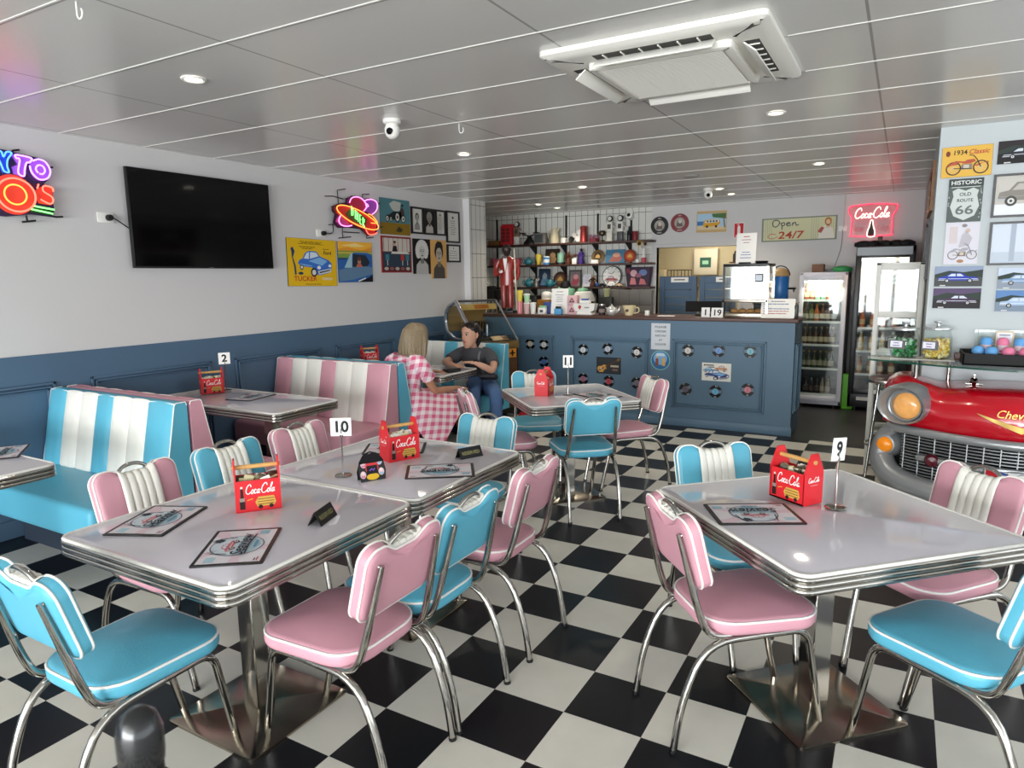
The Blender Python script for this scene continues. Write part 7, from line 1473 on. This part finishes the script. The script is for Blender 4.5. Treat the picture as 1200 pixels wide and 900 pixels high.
hem = [(-2.26, 2.60, .37), (-2.27, 2.72, .45), (-2.29, 2.86, .49), (-2.32, 2.98, .49), (-2.38, 3.07, .475), (-2.50, 3.10, .43), (-2.60, 3.06, .46), (-2.68, 2.96, .48), (-2.76, 2.86, .475), (-2.83, 2.74, .475), (-2.87, 2.62, .475), (-2.87, 2.50, .475), (-2.83, 2.40, .475), (-2.74, 2.345, .475), (-2.64, 2.34, .475), (-2.55, 2.345, .46), (-2.47, 2.36, .36), (-2.38, 2.38, .24), (-2.31, 2.42, .18), (-2.27, 2.50, .27)]
n = len(hem)
wa = [(-2.65+.13*math.cos(2*PI*k/n), 2.47+.105*math.sin(2*PI*k/n), .655) for k in range(n)]
lap = []
for k in range(n):
    h, a = Vector(hem[k]), Vector(wa[k]); m_ = a.lerp(h, .55); m_.z = max(m_.z, .60 if k in range(2, 8) else .55) if k not in (0, 15, 16, 17, 18, 19, 1) else max(.47, m_.z); lap.append(m_)
lap2 = []
for k in range(n):
    m_ = Vector(lap[k]).lerp(Vector(hem[k]), .6); m_.z = max(hem[k][2]+.02, lap[k].z-.02 if 2 <= k <= 8 else m_.z+.01); lap2.append(m_+Vector((.012 if k % 2 else -.012, 0, 0)))
mb = MB(O1)
def dense(r): return [tuple(p) for p in (lambda P_: [x for i in range(len(P_)) for x in [(.5*((2*P_[i])+(P_[(i+1) % len(P_)]-P_[i-1])*t+(2*P_[i-1]-5*P_[i]+4*P_[(i+1) % len(P_)]-P_[(i+2) % len(P_)])*t*t+(3*P_[i]-P_[i-1]-3*P_[(i+1) % len(P_)]+P_[(i+2) % len(P_)])*t**3)) for t in (0, .5)]])([Vector(q) for q in r])]
mb.loft([dense(wa), dense([Vector(a).lerp(b, .5)+Vector((0, 0, .015)) for a, b in zip(wa, lap)]), dense(lap), dense(lap2), dense(hem)], GING, cap0=False, cap1=False); mb.build('dress_skirt', p1)
mb = MB(T(-o1[0], -o1[1], 0) @ T(-2.585, 2.545, 1.105) @ RZ(R(-4)) @ RY(R(6)) @ Matrix.Scale(.92, 4)); HF = mat('hair_ash_blonde', '#84745c', .55, var=.25, scale=45)
rr = []
for z, rx, ry, cy in ((.142, .012, .015, -.012), (.138, .040, .046, -.014), (.126, .070, .076, -.017), (.10, .096, .100, -.020), (.07, .113, .112, -.024), (.03, .124, .116, -.03), (-.03, .132, .114, -.038), (-.08, .140, .106, -.046), (-.12, .140, .094, -.052), (-.145, .128, .078, -.054), (-.150, .10, .05, -.054)):
    rr.append([(rx*(1+.03*math.sin(k*2.1+z*9))*math.cos(2*PI*k/44), min(cy+ry*(1+.03*math.sin(k*2.1+z*9))*math.sin(2*PI*k/44), .066 if z > .06 else .035), z) for k in range(44)])
mb.loft(rr, HF)
rnd = random.Random(9)
for k in range(60):
    a = PI*(-.06+1.12*k/59)+PI; x, y = math.cos(a), math.sin(a); q = rnd.uniform(-.01, .012)
    mb.tube([(.045*x, -.018+.05*y, .138), (.112*x, -.024+.112*y, .068), (.131*x+q*.6, -.036+.114*y, -.03), (.142*x+q, -.05+.100*y, -.11), ((.135+q)*x+rnd.uniform(-.012, .012), -.054+.09*y, -.155-rnd.random()*.03)], [.005, .009, .009, .008, .002], HF, 5)
mb.build('hair', p1)
for an, toe in (((-2.58, 2.84, .0), (-2.55, 2.98)), ((-2.48, 3.09, 0), (-2.44, 3.22))):
    d = Vector((toe[0]-an[0], toe[1]-an[1])); a = math.atan2(d.y, d.x)-PI/2; mb = MB(O1 @ T(an[0], an[1], 0) @ RZ(a)); mb.pillow(rrect(-.04, -.06, .04, .20, .035), .0, .022, .008, mat('sandal_brown', '#5a3a2a', .6)); mb.tube([(-.042, .11, .01), (-.02, .11, .058), (.02, .11, .058), (.042, .11, .01)], .008, mat('sandal_brown', '#5a3a2a', .6), 6); mb.build('sandal', p1)
# --- woman in the grey T-shirt (faces -y, leaning on the table)
o2 = (-2.69, 3.68, 0)
p2 = thing('person', 'seated dark-haired woman in a grey T-shirt and jeans, arms folded on the table', 'person', o2)
TEE = mat('charcoal_tee', '#4a4b50', .85, var=.06, scale=30); JEAN = mat('blue_jeans', '#4d6a96', .8, var=.15, scale=40)
sk = Skel(); pel = sk.a((-2.69, 3.76, .54), (.12, .10)); ab = sk.a((-2.69, 3.71, .66), (.105, .085), pel); ch = sk.a((-2.69, 3.64, .80), (.12, .09), ab); nk = sk.a((-2.69, 3.59, .905), .048, ch); sk.chain(nk, [((-2.69, 3.57, .955), .044), ((-2.69, 3.56, .99), .042)])
w = sk.chain(ch, [((-2.57, 3.62, .865), .05), ((-2.50, 3.61, .84), .05), ((-2.42, 3.53, .77), .042), ((-2.375, 3.43, .72), .038), ((-2.42, 3.33, .775), .033), ((-2.475, 3.275, .812), .023)]); hand(sk, w, (-2.475, 3.275, .812), (-.95, -.1, .05), (.1, -1, .15), .6)
w = sk.chain(ch, [((-2.81, 3.62, .865), .05), ((-2.88, 3.60, .84), .05), ((-2.915, 3.50, .79), .042), ((-2.905, 3.40, .788), .038), ((-2.79, 3.29, .790), .033), ((-2.69, 3.225, .786), .023)]); hand(sk, w, (-2.69, 3.225, .786), (.95, -.3, -.05), (.2, 1, .1), .3)
legs = (((-2.62, 3.72, .53), (-2.30, 3.36, .52), (-2.29, 3.345, .32), (-2.30, 3.36, .085), (-2.28, 3.22, .035)), ((-2.77, 3.72, .53), (-2.50, 3.28, .52), (-2.475, 3.25, .32), (-2.47, 3.26, .085), (-2.45, 3.12, .035)))
for hip, kn, cf, an, toe in legs: sk.chain(pel, [(hip, .085), (tuple((a+b)/2 for a, b in zip(hip, kn)), .073), (kn, .055), (cf, .05), (an, .032), (tuple((a*.8+b*.2) for a, b in zip(an, (toe[0], toe[1], .035))), .034), (toe, (.036, .022))])
v, f_ = sk.bake(o2); mb = MB(); mb.add(v, f_, SKIN2, True)
YAW2 = R(180-8)
Mh = face(p2, mb, (-2.69, 3.535, 1.045), YAW2, R(-6), o2, SKIN2, mat('brow_dark', '#2a1c18', .6), mat('lip_red', '#b0564f', .4)); mb.build('body', p2)
O2 = T(-o2[0], -o2[1], 0)
mb = MB(O2); mb.loft([ring3(-2.69, 3.76, .545, .158, .118), ring3(-2.69, 3.74, .60, .150, .12), ring3(-2.69, 3.71, .67, .140, .118), ring3(-2.69, 3.67, .745, .152, .125), ring3(-2.69, 3.635, .815, .178, .12), ring3(-2.69, 3.615, .86, .172, .095), ring3(-2.69, 3.602, .888, .138, .08), ring3(-2.69, 3.588, .912, .082, .06), ring3(-2.69, 3.582, .918, .066, .056)], TEE, cap0=False, cap1=False); mb.build('tee_shirt', p2)
for pts in ([(-2.60, 3.62, .868), (-2.51, 3.605, .838), (-2.428, 3.53, .772)], [(-2.78, 3.62, .868), (-2.87, 3.60, .838), (-2.915, 3.50, .79)]):
    mb = MB(O2); mb.tube(spl3(pts), [.060, .064, .066, .066, .066, .065, .064, .064, .064], TEE, 16); mb.build('sleeve', p2)
sk = Skel(); pel = sk.a((-2.69, 3.765, .545), (.135, .112))
sk.chain(pel, [((-2.69, 3.74, .60), (.135, .11))])
for hip, kn, cf, an, toe in legs: sk.chain(pel, [(hip, .097), (tuple((a+b)/2 for a, b in zip(hip, kn)), .086), (kn, .070), (cf, .064), ((an[0], an[1], .10), .062), ((an[0], an[1], .07), .064)])
v, f_ = sk.bake(o2); mb = MB(); mb.add(v, f_, JEAN, True); mb.build('jeans', p2)
for _, _, _, an, toe in legs:
    d = Vector((toe[0]-an[0], toe[1]-an[1])); a = math.atan2(d.y, d.x)-PI/2; mb = MB(O2 @ T(an[0], an[1], 0) @ RZ(a)); mb.pillow(rrect(-.043, -.06, .043, .20, .038), .0, .065, .025, mat('black_shoe', '#17171a', .5)); mb.build('shoe', p2)
HD = mat('hair_dark_brown', '#1c1412', .4, var=.3, scale=50)
mb = MB(O2 @ T(-2.69, 3.535, 1.045) @ RZ(YAW2) @ RX(R(-6))); rr = []
for z, rx, ry, cy, ym in ((.130, .010, .012, -.014, 1), (.125, .038, .048, -.014, 1), (.108, .064, .078, -.016, .060), (.085, .078, .096, -.018, .066), (.055, .083, .10, -.022, .045), (.02, .084, .10, -.026, .0), (-.03, .080, .092, -.03, -.03), (-.075, .066, .07, -.038, -.04), (-.10, .05, .045, -.046, -.045)):
    rr.append([(rx*math.cos(2*PI*k/36), min(cy+ry*math.sin(2*PI*k/36), ym), z) for k in range(36)])
mb.loft(rr, HD)
mb.tube(spl3([(0, -.115, .02), (.0, -.15, .0), (.02, -.15, -.08), (.03, -.12, -.15)]), [.03, .034, .036, .036, .034, .032, .03, .026, .024, .02, .016, .012, .006], HD, 10)
for k in range(22): x = -.075+.15*k/21; mb.tube([(x*.9, .066-abs(x)*.35, .086), (x*.95, .02, .124-abs(x)*.45), (x*.9, -.06, .105-abs(x)*.3), (x*.4, -.118, .03)], [.003, .006, .006, .003], HD, 5)
mb.build('hair', p2)
mb = MB(O2); mb.tube(spl3([(-2.60, 3.62, .905), (-2.585, 3.53, .87), (-2.575, 3.51, .78), (-2.56, 3.58, .64)]), .012, mat('strap_grey', '#6f7274', .6), 8, flatk=.4); mb.build('bag_strap', p2)
mb = MB(O2 @ T(-2.467, 3.283, .806) @ RZ(R(48)) @ RX(R(90))); mb.tube([(.0265*math.cos(2*PI*k/18), .0265*math.sin(2*PI*k/18), 0) for k in range(18)], .009, BLACKP, 8, closed=True); mb.build('wristwatch', p2)
t = thing('handbag', 'small black handbag with white pattern on the lap of the woman in grey', 'handbag', (-2.47, 3.50, .625), R(20)); mb = MB(RX(R(-18))); mb.pillow(rrect(-.09, -.06, .09, .06, .02), 0, .05, .02, mat('bag_black_white', '#26262a', .6, var=.9, scale=55)); mb.build('bag', t); mb = MB(RX(R(-18))); mb.tube([(-.07, 0, .05), (.07, 0, .05)], .004, CHROME, 6); mb.build('zip', t)
t = thing('wallet', 'black wallet lying on the table between the two women', 'wallet', (-2.57, 3.03, .7505), R(75)); mb = MB(); mb.pillow(rrect(-.08, -.045, .08, .045, .012), 0, .032, .012, BLACKP); mb.build('wallet', t); mb = MB(); mb.tube([(-.075, -.046, .016), (.075, -.046, .016)], .003, mat('zip_dark', '#3a3a3c', .4), 6); mb.build('zip', t)

t = thing('floor_crate', 'small red and black crate on the floor below the jukebox', 'crate', (-2.42, 4.3, 0), R(20)); MB().box((-.14, -.10, 0), (.14, .10, .07), BLACKP, .006).build('base', t); MB().box((-.13, -.09, .07), (.13, .09, .15), RED, .008).build('crate', t)
# ================================================================ things on the tables
TZ = .7505
CRED = mat('caddy_red', '#d2242c', .38)
def caddy_proto():
    t = thing('condiment_caddy', 'x', 'caddy'); w, d, h = .078, .05, .12
    mb = MB()
    mb.box((-w, -d, 0), (w, d, .006), CRED); mb.box((-w, -d, 0), (w, -d+.006, h), CRED); mb.box((-w, d-.006, 0), (w, d, h), CRED)
    for s in (-1, 1):
        mb.M = T(s*w, 0, 0) @ RZ(PI/2) @ RX(PI/2); mb.prism([(-d, 0), (d, 0), (d, .125), (.018, .195), (-.018, .195), (-d, .125)], -.003 if s > 0 else -.003, .003, CRED)
    mb.M = Matrix(); mb.build('box', t)
    mb = MB(); mb.tube([(-w-.008, 0, .162), (w+.008, 0, .162)], .0085, WOOD, 12); mb.build('handle', t, label='light wooden dowel handle')
    white = flat('#f2eeea'); n = 0
    for s in (1, -1):
        mb = MB(RZ(0 if s > 0 else PI) @ T(0, -d-.0006, 0) @ RX(PI/2))
        coca(lambda p: mb.stroke([(q.x, q.y) for q in spl(p, False, 4)], .0032, .0004, white), -.042, .066, .104, .040)
        mb.poly([(-.066, .012), (-.048, .012), (-.047, .045), (-.0515, .062), (-.053, .095), (-.061, .095), (-.0625, .062), (-.067, .045)], .0004, flat('#2a1c18')); rect(mb, -.0655, .042, -.0485, .056, .0008, '#8a8078'); rect(mb, -.061, .092, -.053, .1, .0008, '#cfc8be')
        mb.poly([(-.005, .018), (.055, .018), (.062, .03), (.055, .055), (.0, .055), (-.012, .036)], .0004, flat('#c9a24c'))
        for k in range(3): mb.stroke([(-.004, .026+.01*k), (.055, .026+.01*k)], .003, .0008, flat('#7a4a24'))
        for x in (.006, .044): ell(mb, x, .016, .008, .008, .0012, '#2a1c18', n=12)
        mb.stroke([(-.04, .045), (-.02, .05)], .003, .0004, flat('#e0a030')); mb.build('printed_side', t)
    for s in (1, -1):
        mb = MB(RZ(s*PI/2) @ T(0, -w-.0035, 0) @ RX(PI/2)); coca(lambda p: mb.stroke([(q.x, q.y) for q in spl(p, False, 3)], .0024, .0004, white), -.03, .085, .058, .02); mb.stroke([(-.02, .075), (.02, .075)], .002, .0004, flat('#d9a0a0')); mb.build('printed_end', t)
    return t
cad0 = caddy_proto()
def sachets(loc, rz, label):
    mb = MB(); rnd = random.Random(int(abs(loc[0]*1000)))
    mb.box((-.07, -.042, .008), (.07, .042, .096), flat('#7d7a66'))
    for k in range(18):
        x, y = rnd.uniform(-.06, .06), rnd.uniform(-.03, .03); mb.M = T(x, y, .104) @ RZ(rnd.uniform(-.6, .6)) @ RX(rnd.uniform(-.5, .5)) @ RY(rnd.uniform(-.4, .4)); mb.box((-.018, -.004, -.02), (.018, .004, rnd.uniform(.012, .03)), flat(rnd.choice(('#efeee8', '#e6e4da', '#d8d2b8', '#c9c39a', '#5a5040'))))
    one(mb, 'sauce_sachets', label, 'sachets', loc, rz, kind='stuff')
first = True
for (x, y), rz, lb, fill in (((-1.092, -.412), 52, 'red caddy on the nearest table between menus and black tent card', 'white sachets in the caddy on the nearest table'), ((-1.06, .40), 66, 'red caddy on the farther joined table beside the heart-shaped card', 'sachets in the caddy on the farther joined table'),
                             ((.69, .62), -33, 'red caddy on the table with the number 9 stand', 'sachets in the caddy beside the 9 stand'), ((-1.25, 2.31), 100, 'red caddy seen end-on on the table with the 11 stand', 'sachets in the caddy beside the 11 stand'),
                             ((-3.60, 1.27), 62, 'red caddy at the wall on the booth table with the 2 card', 'sachets in the caddy by the 2 card'), ((-3.66, 3.15), 60, 'red caddy at the wall end of the table of the two women', 'sachets in the caddy on the table of the two women')):
    if first: o = cad0; first = False; o.location = (x, y, TZ); o.rotation_euler.z = R(rz); o['label'] = lb
    else: o = dup(cad0, (x, y, TZ), R(rz), lb)
    o['group'] = 'red condiment caddies'; sachets((x, y, TZ), R(rz), fill)
def stand(n, x, y, rz, label, hh=.255, cw=.075, ch=.075, tilt=0):
    t = thing('number_stand', label, 'number stand', (x, y, TZ), R(rz)); mb = MB(); mb.lathe([(0, 0), (.036, 0), (.038, .003), (.034, .007), (.006, .009), (0, .009)], CHROME, 26); mb.build('base', t)
    mb = MB(); mb.tube([(0, 0, .006), (0, 0, hh-ch*.6)], .0035, CHROME, 8); mb.build('pole', t)
    mb = MB(T(0, 0, hh-ch/2) @ RY(R(tilt)) @ RX(PI/2)); mb.box((-cw/2, -ch/2, -.0015), (cw/2, ch/2, .0015), PAPER)
    for s in (1, -1):
        mb.M = T(0, 0, hh-ch/2) @ RY(R(tilt)) @ RZ(0 if s > 0 else PI) @ RX(PI/2); mb.text(n, 0, .002, .002, ch*.6, BLACKM, bold=.035)
    mb.build('card', t); mb = MB(T(0, 0, hh-ch-.006)); mb.box((-.008, -.003, 0), (.008, .003, .018), CHROME, .002); mb.build('clip', t)
stand('10', -1.095, .05, 32, 'chrome stand with the number 10 card on the joined tables', .26, .09, .08)
stand('9', .835, .575, 62, 'chrome stand with number 9 card beside a red caddy, near the red car', .265, .08, .085, 6)
stand('11', -1.085, 2.37, 30, 'chrome stand with number 11 card in front of the blue counter', .29, .075, .09)
stand('2', -3.60, 1.40, 62, 'number 2 card on a stand behind the caddy at the wall', .30, .085, .09)
def menu_proto():
    t = thing('menu', 'x', 'menu'); w, h = .152, .108
    mb = MB(); mb.prism(rrect(-w, -h, w, h, .006, 2), 0, .004, BLACKP); mb.build('cover', t)
    mb = MB(); a, b = w-.014, h-.012; rect(mb, -a, -b, a, b, .0045, '#dcd6dc')
    for k in range(18):
        a0 = 2*PI*k/18; q = lambda an, r: (max(-a, min(a, r*math.cos(an)*1.4)), max(-b, min(b, r*math.sin(an))))
        if k % 2: mb.poly([(0, 0), q(a0, .2), q(a0+PI/18, .2)], .0049, flat('#d9c2cc'))
    ell(mb, 0, .004, .084, .084, .0053, '#5a5f70', n=32); ell(mb, 0, .004, .080, .080, .0057, '#c9d4dc', n=32); mb.poly([(-.079, .0), (.079, .0), (.06, -.045), (.0, -.07), (-.06, -.045)], .0061, flat('#a9c4d2'))
    car_art(mb, -.05, .004, .10, .05, '#c9707c', .0064, '#3a2a34')
    for s in (-1, 1):
        for k in range(5): an = R(90+s*(20+28*k)); bx = s*.062; mb.poly([(bx, .072), (bx+.036*math.cos(an)-.004, .074+.024*math.sin(an)), (bx+.028*math.cos(an+.3), .066+.018*math.sin(an+.3))], .0066, flat('#2f3a44'))
        mb.stroke([(s*.062, .072), (s*.07, .02)], .004, .0066, flat('#3a3a40'))
    mb.text('Seaview', 0, -.012, .0108, .040, flat('#1d2026'), .175, shear=.2); mb.stroke([(-.085, -.038), (.0, -.033), (.085, -.040)], .005, .0108, flat('#1d2026')); greek(mb, 0, -.06, .09, 1, .02, .009, '#4a8aa6', .0108, 3)
    rect(mb, -a+.008, -b+.010, -a+.036, -b+.014, .005, '#a8343c'); rect(mb, -a+.008, -b+.018, -a+.028, -b+.022, .005, '#5a2a34'); rect(mb, .095, -.075, .13, -.045, .005, '#8fb4c4'); rect(mb, -.13, .045, -.09, .075, .005, '#a9c8d2'); mb.build('printed_page', t)
    return t
m0 = menu_proto(); first = True
def quad_rz(a, b): return math.degrees(math.atan2(b[1]-a[1], b[0]-a[0]))
for x, y, rz, lb in ((-1.296, -.69, 115, 'menu at the left edge of the nearest table'), (-.826, -.718, 127, 'menu lying beside the black tent card on the nearest table'), (-.752, .302, 35, 'menu on the farther joined table next to the reserved tent'), (-1.20, .535, 32, 'menu half hidden behind the red caddy on the farther joined table'),
                     (.582, .366, 209, 'menu on the table with the number 9 stand'), (-.88, 2.43, -28, 'menu on the table with the 11 stand'), (-3.16, 1.27, 101, 'menu on the booth table with the number 2 card'), (-2.96, -.46, 145, 'menu on the booth table at the left edge of the photo')):
    if first: o = m0; first = False; o.location = (x, y, TZ); o.rotation_euler.z = R(rz); o['label'] = lb
    else: o = dup(m0, (x, y, TZ), R(rz), lb)
    o['group'] = 'black edged menus'
def tent(x, y, rz, label, txt='RESERVED', w=.125):
    t = thing('tent_sign', label, 'tent sign', (x, y, TZ), R(rz))
    for s in (1, -1):
        mb = MB(RZ(0 if s > 0 else PI) @ T(0, -.027, 0) @ RX(R(62))); mb.box((-w/2, 0, -.002), (w/2, .055, 0), BLACKP); mb.text(txt, 0, .027, .0006, .016, flat('#8f8a5c'), w*.78); mb.build('panel', t)
tent(-.765, -.405, 108, 'black tent sign on the nearest table beside the menu'); tent(-.775, .575, 66, 'black tent sign at the far end of the joined tables')
t = thing('table_card', 'black rounded stand-up card with pink figures beside the 10 stand', 'table card', (-.945, .065, TZ), R(62))
oc = [(.055, 0), (.062, .04), (.055, .085), (.03, .118), (0, .128), (-.03, .118), (-.055, .085), (-.062, .04), (-.055, 0)]
for s in (1, -1): mb = MB(RZ(0 if s > 0 else PI) @ T(0, -.022, 0) @ RX(R(74))); mb.prism(oc, -.002, 0, BLACKP); mb.build('card', t)
mb = MB(T(0, -.022, 0) @ RX(R(74)))
for a, b in ((0, .105), (-.036, .075), (.036, .08), (-.042, .03), (.04, .035)): ell(mb, a, b, .013, .016, .0005, '#d8b4bc'); ell(mb, a, b+.007, .007, .007, .001, '#e6d4cc'); rect(mb, a-.008, b-.012, a+.008, b-.004, .001, '#7fb4c9' if a > 0 else '#c97a94')
ell(mb, 0, .06, .03, .032, .0005, '#c4383c'); rect(mb, -.024, .03, .024, .066, .001, '#16161c'); mb.stroke([(-.012, .044), (-.002, .052), (.004, .044), (.012, .052)], .004, .0016, flat('#8a5ac9')); ell(mb, 0, .018, .028, .014, .0006, '#d8b02c'); mb.build('print', t)
# rounded post near the viewer
t = thing('barrier_post', 'chrome and black rounded post close to the viewer at bottom left', 'post', (.259, -1.70, 0)); mb = MB(); mb.lathe([(0, 0), (.16, 0), (.16, .008), (.03, .025), (.024, .04)], BLACKP, 28); mb.build('base', t); mb = MB(); mb.lathe([(.023, .03), (.023, 1.06)], BLACKP, 24); mb.build('pole', t); mb = MB(); mb.lathe([(.0245, 1.05), (.0255, 1.06), (.0255, 1.09), (.02, 1.108), (.01, 1.117), (0, 1.119)], mat('post_black', '#18191c', .22, 0, .5), 24); mb.build('cap', t)
CAMP = (1.00299, -2.11301, 1.60816); CAMR = (0.51883, -0.15557, -0.01305); CAMF = 800.932; EXPO = 0.28
# ================================================================ light and camera
sc = bpy.context.scene
wd = bpy.data.worlds.new('World'); sc.world = wd; wd.use_nodes = True
bg = wd.node_tree.nodes['Background']; bg.inputs[0].default_value = (.80, .90, 1.0, 1); bg.inputs[1].default_value = 1.1
def area(name, loc, rot, sx, sy, e, col=(1, 1, 1)):
    l = bpy.data.lights.new(name, 'AREA'); l.shape = 'RECTANGLE'; l.size = sx; l.size_y = sy; l.energy = e; l.color = col
    o = bpy.data.objects.new(name, l); C.objects.link(o); o.location = loc; o.rotation_euler = rot; return o
# daylight entering through the street windows behind the viewer
area('window_daylight', (.7, YF-.15, 1.35), (R(90), 0, 0), 8.8, 2.2, 1060, (.95, .98, 1))
area('side_fill_light', (XR+.15, -2.9, 1.45), (R(90), 0, R(90)), 12.5, 1.9, 105, (.95, .98, 1))  # fill light added beyond the right side of view to brighten the room
cam = bpy.data.cameras.new('camera'); co = bpy.data.objects.new('camera', cam); C.objects.link(co)
cam.sensor_width = 36; cam.lens = 36*CAMF/1200; cam.clip_start = .05
yaw, pitch, roll = CAMR
f = Vector((-math.sin(yaw)*math.cos(pitch), math.cos(yaw)*math.cos(pitch), math.sin(pitch)))
r = Vector((math.cos(yaw), math.sin(yaw), 0)); u = r.cross(f)
r2 = r*math.cos(roll)+u*math.sin(roll); u2 = -r*math.sin(roll)+u*math.cos(roll)
M = Matrix((r2, u2, -f)).transposed().to_4x4(); M.translation = CAMP; co.matrix_world = M
sc.camera = co
cam.dof.use_dof = True; cam.dof.focus_distance = 4.5; cam.dof.aperture_fstop = 6.5
sc.view_settings.view_transform = 'Standard'; sc.view_settings.look = 'None'; sc.view_settings.gamma = 1
sc.view_settings.exposure = EXPO; sc.view_settings.use_curve_mapping = False
cy = sc.cycles; cy.use_denoising = True; cy.max_bounces = 8; cy.diffuse_bounces = 5; cy.glossy_bounces = 4; cy.transmission_bounces = 8; cy.transparent_max_bounces = 12
cy.caustics_reflective = False; cy.caustics_refractive = False; cy.sample_clamp_indirect = 4
